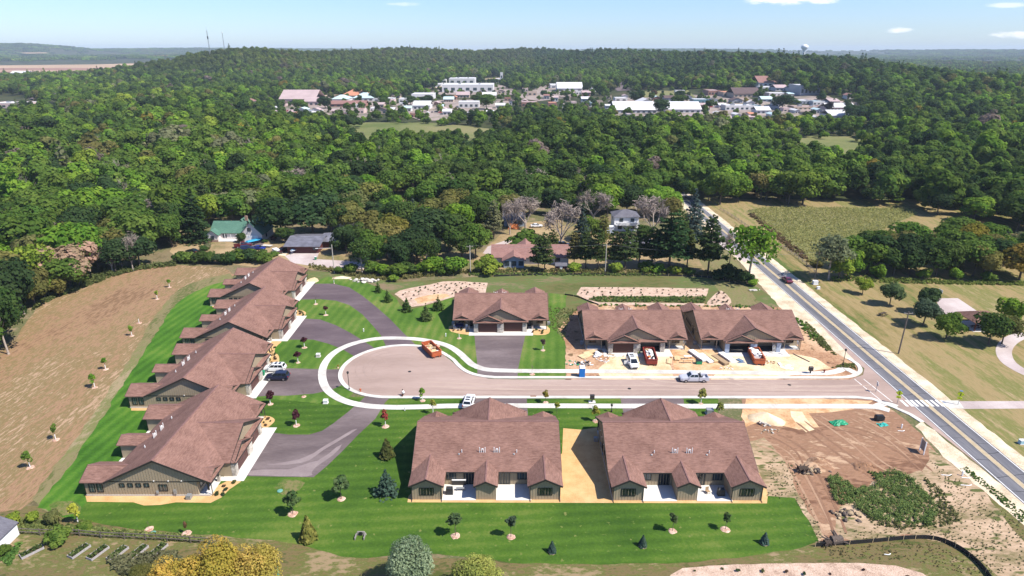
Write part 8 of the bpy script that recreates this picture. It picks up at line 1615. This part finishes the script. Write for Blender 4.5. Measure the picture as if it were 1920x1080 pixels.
T('brick building with white tower at the edge of the woods', 978, 1008, 200, 6, 20, 'tr', 'rp', 'flat', 4); T('red brick building with white globe on its roof', 1028, 1044, 201, 6, 18, 'tr', 'ro', 'flat', 2); T('white roofed hall right of the bare tan field', 1032, 1078, 166, 5, 45, 'tw', 'rw', 'flat', 4); T('long low white roof below the white hall', 1045, 1092, 172, 5, 40, 'tw', 'rw', 'gable', 4); T('pink white store at the far centre', 1002, 1042, 152, 5, 25, 'tp', 'rw', 'flat', 4); T('white sheds half hidden by trees right of the white hall', 1110, 1132, 172, 5, 26, 'tw', 'rw', 'gable', 3)
T('long white roof at the near edge of the town', 1152, 1232, 213, 6, 34, 'tw', 'rw', 'gable', 8); T('long white roof right of the round dark tree', 1252, 1314, 212, 6, 32, 'tw', 'rw', 'gable', 6); T('dark gabled building behind the long white roof', 1164, 1182, 203, 4, 16, 'tr', 'rd', 'hip', 2); T('white gabled hall with pink front', 1196, 1228, 203, 8, 26, 'tw', 'rw', 'front', 2); T('white canopy building at the street corner', 1153, 1176, 190, 5, 16, 'tw', 'rw', 'flat', 2)
T('dark clad house between round trees', 1246, 1264, 192, 7, 14, 'tg', 'rd', 'gable', 2, 'house'); T('white bus shed on the playing field', 1266, 1284, 175, 4, 8, 'tw', 'rw', 'flat', 2); T('brick school wing at the far right of the field', 1328, 1350, 179, 7, 30, 'tr', 'rp', 'flat', 4); T('teal glazed building beside the brick school', 1300, 1328, 196, 7, 20, 'tt', 'rw', 'flat', 4); T('brown roofed school hall with small dormers', 1376, 1425, 183, 6, 32, 'tb', 'rd', 'gable', 6); T('orange brick hall left of the brown roofed school', 1356, 1378, 181, 6, 30, 'tb', 'ro', 'flat', 3); T('long white factory behind the school', 1422, 1474, 163, 6, 40, 'tw', 'red_roof', 'gable', 6); T('long low white shed below the factory', 1428, 1452, 170, 5, 25, 'tw', 'rw', 'flat', 3); T('white shed with pink roof beside the low white one', 1454, 1476, 171, 5, 22, 'tw', 'rp', 'gable', 3)
T('tall blue fronted hall with white roof at the foot of the hill', 1500, 1536, 179, 14, 40, 'tg', 'rw', 'flat', 5); T('white roofed shed left of the tall hall', 1484, 1502, 172, 5, 24, 'tw', 'rt', 'gable', 2); T('white shop row below the factory', 1442, 1478, 180, 4, 20, 'tw', 'rw', 'flat', 5); T('grey glazed building left of the dark tree', 1498, 1524, 196, 5, 24, 'tg', 'rw', 'flat', 4); T('white annex right of the grey glazed building', 1524, 1546, 197, 5, 20, 'tw', 'rt', 'flat', 3); T('long white roofed motel at the right end of the town', 1550, 1602, 209, 6, 18, 'tp', 'rw', 'gable', 8); T('grey gabled hall behind the motel', 1556, 1574, 198, 6, 22, 'tg', 'rp', 'gable', 2); T('tan building at the right border of the town', 1574, 1606, 199, 5, 22, 'tb', 'rp', 'flat', 5); T('white building with slanting roof nearest the meadow', 1556, 1594, 226, 8, 24, 'tw', 'rw', 'gable', 4); T('small blue gabled house in the town middle', 1372, 1392, 194, 5, 14, 'tg', 'rd', 'front', 1, 'house'); T('long white apartment row behind the near woods', 1360, 1414, 207, 7, 18, 'tw', 'rw', 'flat', 6); T('dark fronted shop right of the apartment row', 1415, 1426, 206, 6, 14, 'tt', 'rw', 'flat', 1); T('white shop with pale roof below the big dark tree', 1418, 1444, 214, 6, 16, 'tw', 'rw', 'gable', 3); T('teal roofed shop left of the dark tree', 1428, 1448, 191, 4, 16, 'tw', 'rt', 'gable', 2); T('dark low shop before the dark tree', 1440, 1460, 207, 6, 14, 'tg', 'rp', 'flat', 2); T('pale store row right of the dark tree', 1488, 1540, 206, 4, 18, 'tb', 'rp', 'flat', 6)
T('long pale roofed store at the left border of the photo', -20, 48, 203, 7, 30, 'tp', 'rw', 'flat', 6); T('tan roofed store behind the pale one at the left', 55, 95, 189, 4, 26, 'tb', 'rp', 'gable', 4); T('white steep gabled house beside the dark tree', 457, 475, 205, 12, 12, 'tw', 'red_roof', 'front', 2, 'house'); T('white farm buildings on the far left plain', 112, 122, 110.5, 2, 20, 'tw', 'rw', 'gable', 1, 'barn'); T('white sheds beside the brown field', 20, 52, 139, 1.5, 25, 'tw', 'rw', 'gable', 1, 'barn'); T('white house among the trees at the far right', 1826, 1838, 158, 4, 10, 'tw', 'red_roof', 'front', 1, 'house'); T('tan house among the trees right of the white one', 1862, 1880, 160, 4, 12, 'tb', 'rp', 'gable', 2, 'house'); T('flat grey building among trees at the right', 1806, 1830, 196, 6, 20, 'tb', 'rp', 'flat', 2); T('pale far building on the right plain', 1578, 1592, 112, 3, 30, 'tw', 'rw', 'gable', 1)
gx, gy = np.meshgrid(np.arange(-420, 800, 17), np.arange(560, 1700, 17)); q = np.random.default_rng(77); gx = (gx+q.uniform(-7, 7, gx.shape)).ravel(); gy = (gy+q.uniform(-7, 7, gy.shape)).ravel()
k = np.zeros(len(gx), bool)
for c in CLEAR[2:8]: k |= inside(c, gx, gy)
for fx, fy, fw, fd in FOOT: k &= ~((np.abs(gx-fx) < fw/2+5) & (gy > fy-20) & (gy < fy+fd+5))
k &= q.random(len(gx)) < .34
gx, gy = gx[k], gy[k]; forest_gn('town_trees', gx, gy, q.uniform(.45, .8, len(gx)), q.integers(0, 6, len(gx)), tints_for(gx, gy, 5)*.9, acol, 'scattered trees between the roofs of the town')
XS = [(514, 208, 'tw', 'rw'), (548, 216, 'tp', 'rp'), (566, 212, 'tw', 'rt'), (588, 219, 'tw', 'rw'), (628, 214, 'tb', 'rp'), (650, 219, 'tw', 'rw'), (676, 213, 'tp', 'red_roof'), (700, 209, 'tw', 'rw'), (716, 214, 'tb', 'rd'), (732, 211, 'tw', 'rw'), (748, 217, 'tp', 'rp'), (764, 210, 'tw', 'rt'), (838, 216, 'tw', 'rw'), (856, 219, 'tp', 'rp'), (882, 218, 'tw', 'rw'), (916, 212, 'tb', 'rp'), (938, 204, 'tw', 'rw'), (960, 198, 'tr', 'ro'), (1012, 208, 'tw', 'rw'), (1056, 204, 'tw', 'rp'), (1076, 198, 'tp', 'rp'), (1098, 192, 'tw', 'rw'), (1124, 196, 'tb', 'rd'), (1140, 204, 'tw', 'rw'), (1180, 222, 'tg', 'rp'), (1244, 224, 'tw', 'rw'), (1300, 224, 'tb', 'rp'), (1384, 222, 'tw', 'rw'), (1410, 226, 'tp', 'rp'), (1452, 222, 'tw', 'rt'), (1530, 226, 'tw', 'rw'), (1572, 216, 'tb', 'rp'),
 (604, 196, 'tw', 'rw'), (735, 196, 'tp', 'rp'), (742, 186, 'tb', 'rd'), (756, 199, 'tw', 'rw'), (818, 199, 'tr', 'rp'), (826, 206, 'tw', 'rt'), (905, 178, 'tw', 'rp'), (940, 176, 'tb', 'rp'), (952, 190, 'tr', 'red_roof'), (965, 166, 'tw', 'rw'), (985, 172, 'tp', 'ro'), (998, 180, 'tb', 'rp'), (1020, 174, 'tp', 'rp'), (1085, 178, 'tw', 'rw'), (1142, 186, 'tb', 'rp'), (1188, 210, 'tp', 'rp'), (1290, 188, 'tw', 'rd'), (1318, 204, 'tr', 'rp'), (1340, 194, 'tg', 'rd'), (1355, 203, 'tw', 'rw'), (1398, 194, 'tp', 'red_roof'), (1408, 199, 'tw', 'rw'), (1462, 194, 'tw', 'rw'), (1476, 211, 'tp', 'rp'), (1495, 214, 'tw', 'rw'), (1516, 218, 'tb', 'rd'), (1536, 213, 'tw', 'rt'), (1546, 205, 'tr', 'rp')]
q = random.Random(12)
for x0, x1, y0, y1, n in ((505, 715, 200, 226, 10), (735, 950, 184, 226, 10), (960, 1120, 176, 208, 8), (1150, 1400, 184, 234, 13), (1400, 1600, 178, 236, 12)):
    for k in range(n): XS.append((int(x0+(x1-x0)*(k+q.random())/n), q.uniform(y0, y1), q.choice(('tw', 'tw', 'tp', 'tb', 'tr', 'tg')), q.choice(('rw', 'rp', 'rp', 'rd', 'rt', 'red_roof', 'ro'))))
kn = {}
for px, yb, wl, rf in sorted(XS):
    rr_ = random.Random(px*7+int(yb)); w_ = rr_.uniform(8, 17); X0, Y0 = hit(px, yb)
    if any(abs(X0-a) < c/2+7 and b-11 < Y0 < b+d_+3 for a, b, c, d_ in FOOT): continue
    kd = 'small %s building with %s roof' % ({'tw': 'white', 'tp': 'pinkish', 'tb': 'tan', 'tr': 'brick', 'tg': 'grey'}[wl], {'rw': 'white', 'rp': 'grey pink', 'rd': 'dark', 'rt': 'teal', 'ro': 'orange', 'red_roof': 'red'}[rf]); kn[kd] = kn.get(kd, 0)+1
    T('%s %s, counted from the left in the town' % (ORD[kn[kd]-1], kd), px-w_/2, px+w_/2, yb, rr_.uniform(4, 6.5), rr_.uniform(9, 16), wl, rf, rr_.choice(['flat', 'gable', 'front']), 2)
# town trees that stand out against the roofs
for px, h, tn, wd, lab in [((610, 204), 15, 'deep', 1.5, 'big dark round tree between the pink stores and teal roofs'), ((560, 208), 15, 'mid', 1.4, 'dark tree before the long pink roofed store'), ((792, 200), 12, 'deep', 1.3, 'left dark tree before the white flat building'), ((803, 198), 13, 'deep', 1.2, 'right dark tree before the white flat building'), ((770, 198), 12, 'dark', 1.4, 'round tree left of the white flat building'), ((722, 200), 11, 'dark', 1.4, 'round tree right of the teal roofs'), ((897, 160), 13, 'deep', 1.0, 'first dark tree before the rear warehouse'), ((906, 160), 13, 'deep', 1.0, 'second dark tree before the rear warehouse'), ((918, 161), 15, 'deep', 1.0, 'third dark tree before the rear warehouse'), ((928, 161), 15, 'deep', 1.1, 'fourth dark tree before the rear warehouse'), ((948, 160), 13, 'deep', 1.1, 'dark tree right of the tall silo block'), ((893, 195), 12, 'dark', 1.3, 'round green tree behind the blue fronted shop'), ((912, 206), 18, 'mid', 1.4, 'big green tree right of the blue fronted shop'), ((1194, 194), 17, 'deep', 1.35, 'big round dark tree beside the playing field'), ((1238, 216), 17, 'deep', 1.2, 'dark tree breaking the two long white roofs'), ((1270, 203), 16, 'dark', 1.3, 'dark tree behind the right long white roof'), ((1274, 188), 13, 'deep', 1.3, 'dark tree over the dark clad house'), ((1222, 190), 11, 'dark', 1.2, 'dark tree left of the brownish one by the field'), ((1226, 182), 12, (.13, .085, .045), .9, 'brownish tree by the playing field'), ((1466, 206), 17, 'deep', 1.7, 'biggest dark tree of the right half of the town'), ((1330, 207), 12, 'dark', 1.3, 'dark tree right of the long white roof'), ((1540, 192), 12, 'deep', 1.2, 'dark tree beside the tall hall'), ((1060, 184), 12, 'mid', 1.6, 'wide tree before the long low white roof'), ((1020, 184), 11, 'deep', 1.1, 'dark conifer left of the wide tree'), ((1426, 182), 10, 'dark', 1.2, 'tree right of the brown roofed school'), ((1552, 214), 13, (.05, .04, .045), .8, 'dark purple tree before the motel'), ((1600, 228), 18, 'deep', 1.5, 'big dark tree right of the slanting roof'), ((1640, 226), 18, 'mid', 1.4, 'big green tree at the right end of the town')]:
    x, y = hit(*px); tree(lab, (x, y), h, 'broad', tn, 'trees standing between the roofs of the town', wd, z=tz(x, y))
CARC = [WHT, (.05, .05, .06), (.30, .02, .02), (.35, .35, .37), (.02, .05, .2)]; CN_ = ['white', 'black', 'red', 'silver', 'blue']
r = random.Random(5); cnt = {}
def far_car(x, y, c, lab):
    o = MB(); o.hull([(-2.2, -.9, .3), (2.2, -.9, .3), (2.2, .9, .3), (-2.2, .9, .3)], [(-2.2, -.88, .95), (2.1, -.85, .9), (2.1, .85, .9), (-2.2, .88, .95)]); o.hull([(-1.6, -.8, .94), (1.1, -.8, .92), (1.1, .8, .92), (-1.6, .8, .94)], [(-1.1, -.65, 1.45), (.4, -.65, 1.45), (.4, .65, 1.45), (-1.1, .65, 1.45)])
    b = o.build('parked_car', paint(c)); b.location = (x, y, tz(x, y)+.35); b.rotation_euler = (0, 0, r.choice((0, 1.57, .3))); tag(b, lab, 'car', 'cars parked in the far town')
for a, b, row, n, lot in ((528, 606, 209, 9, 'before the pink roofed stores'), (690, 740, 203, 6, 'right of the teal roofs'), (800, 850, 212, 7, 'before the blue fronted shop'), (1180, 1250, 197, 7, 'behind the long white roofs'), (1330, 1400, 201, 8, 'before the apartment row'), (1480, 1545, 201, 8, 'beside the grey glazed building')):
    seen = {}
    for k in range(n):
        c = r.choices(range(5), [5, 3, 2, 3, 1])[0]; seen[c] = seen.get(c, 0)+1; x, y = hit(a+(b-a)*(k+.5)/n+r.uniform(-2, 2), row+r.uniform(-1, 1)); far_car(x, y, CARC[c], ORD[seen[c]-1]+' '+CN_[c]+' car from the left parked '+lot)
# water tower, radio masts
x, y = az(1505, 3000); z = 27.0
t = thing('water_tower', 'white water tower on the horizon', 'water tower', (x, y, z)); mb = MB(); mb.lathe([(9, 0), (5.5, 5), (4.5, 20), (4.8, 36), (9, 42), (13, 47), (14, 51), (12.5, 56), (7, 59.5), (1, 61)], 0, 0, 0, 20); o = mb.build('tank_and_stem', M['white'], t, True)
for pxx, dist, hh, lab, w in ((396, 1620, 62, 'tall dark lattice mast on the wooded hill', 1.5), (424, 1650, 52, 'thin pale mast right of the lattice mast', .8)):
    x, y = az(pxx, dist); t = thing('radio_mast', lab, 'mast', (x, y, tz(x, y))); 
    for k in range(3): a = 2*PI*k/3; mb = MB(); mb.bar((w*math.cos(a), w*math.sin(a), 0), (w*.35*math.cos(a), w*.35*math.sin(a), hh), .22, 4); mb.build('leg', M['grey'], t)
    mb = MB()
    for k in range(18):
        z0, z1 = hh*k/18, hh*(k+1)/18; a = 2*PI*k/3; b = 2*PI*(k+1)/3; mb.bar((w*(1-.65*k/18)*math.cos(a), w*(1-.65*k/18)*math.sin(a), z0), (w*(1-.65*(k+1)/18)*math.cos(b), w*(1-.65*(k+1)/18)*math.sin(b), z1), .14, 4)
    mb.build('bracing', M['grey'], t)
    if w > 1: mb = MB(); mb.lathe([(.4, 0), (1.3, .3), (1.3, 6), (.4, 6.3)], 0, 0, hh*.72, 8); mb.build('antenna', M['black'], t); mb = MB(); mb.bar((0, 0, hh), (0, 0, hh+7), .16, 5); mb.build('spike', M['grey'], t)
    else: mb = MB(); mb.lathe([(.3, 0), (1.2, .5), (1.2, 1.8), (.3, 2.2)], 0, 0, hh, 8); mb.build('beacon', M['white'], t)
# ------------------------------------------------------------------ air
mb = MB(); mb.box(0, 4000, -1.5, 26000, 22000, 150); hz = mb.build('haze', [])
vm = bpy.data.materials.new('haze_air'); vm.use_nodes = True; vn = vm.node_tree.nodes; vn.clear()
vo = vn.new('ShaderNodeOutputMaterial'); vp = vn.new('ShaderNodeVolumePrincipled'); vp.inputs['Density'].default_value = 0.000075; vp.inputs['Color'].default_value = (0.74, 0.87, 1.0, 1); vp.inputs['Anisotropy'].default_value = 0.0
vm.node_tree.links.new(vp.outputs[0], vo.inputs['Volume']); hz.data.materials.append(vm); stuff(hz); hz['label'] = 'thin bluish haze over the valley'
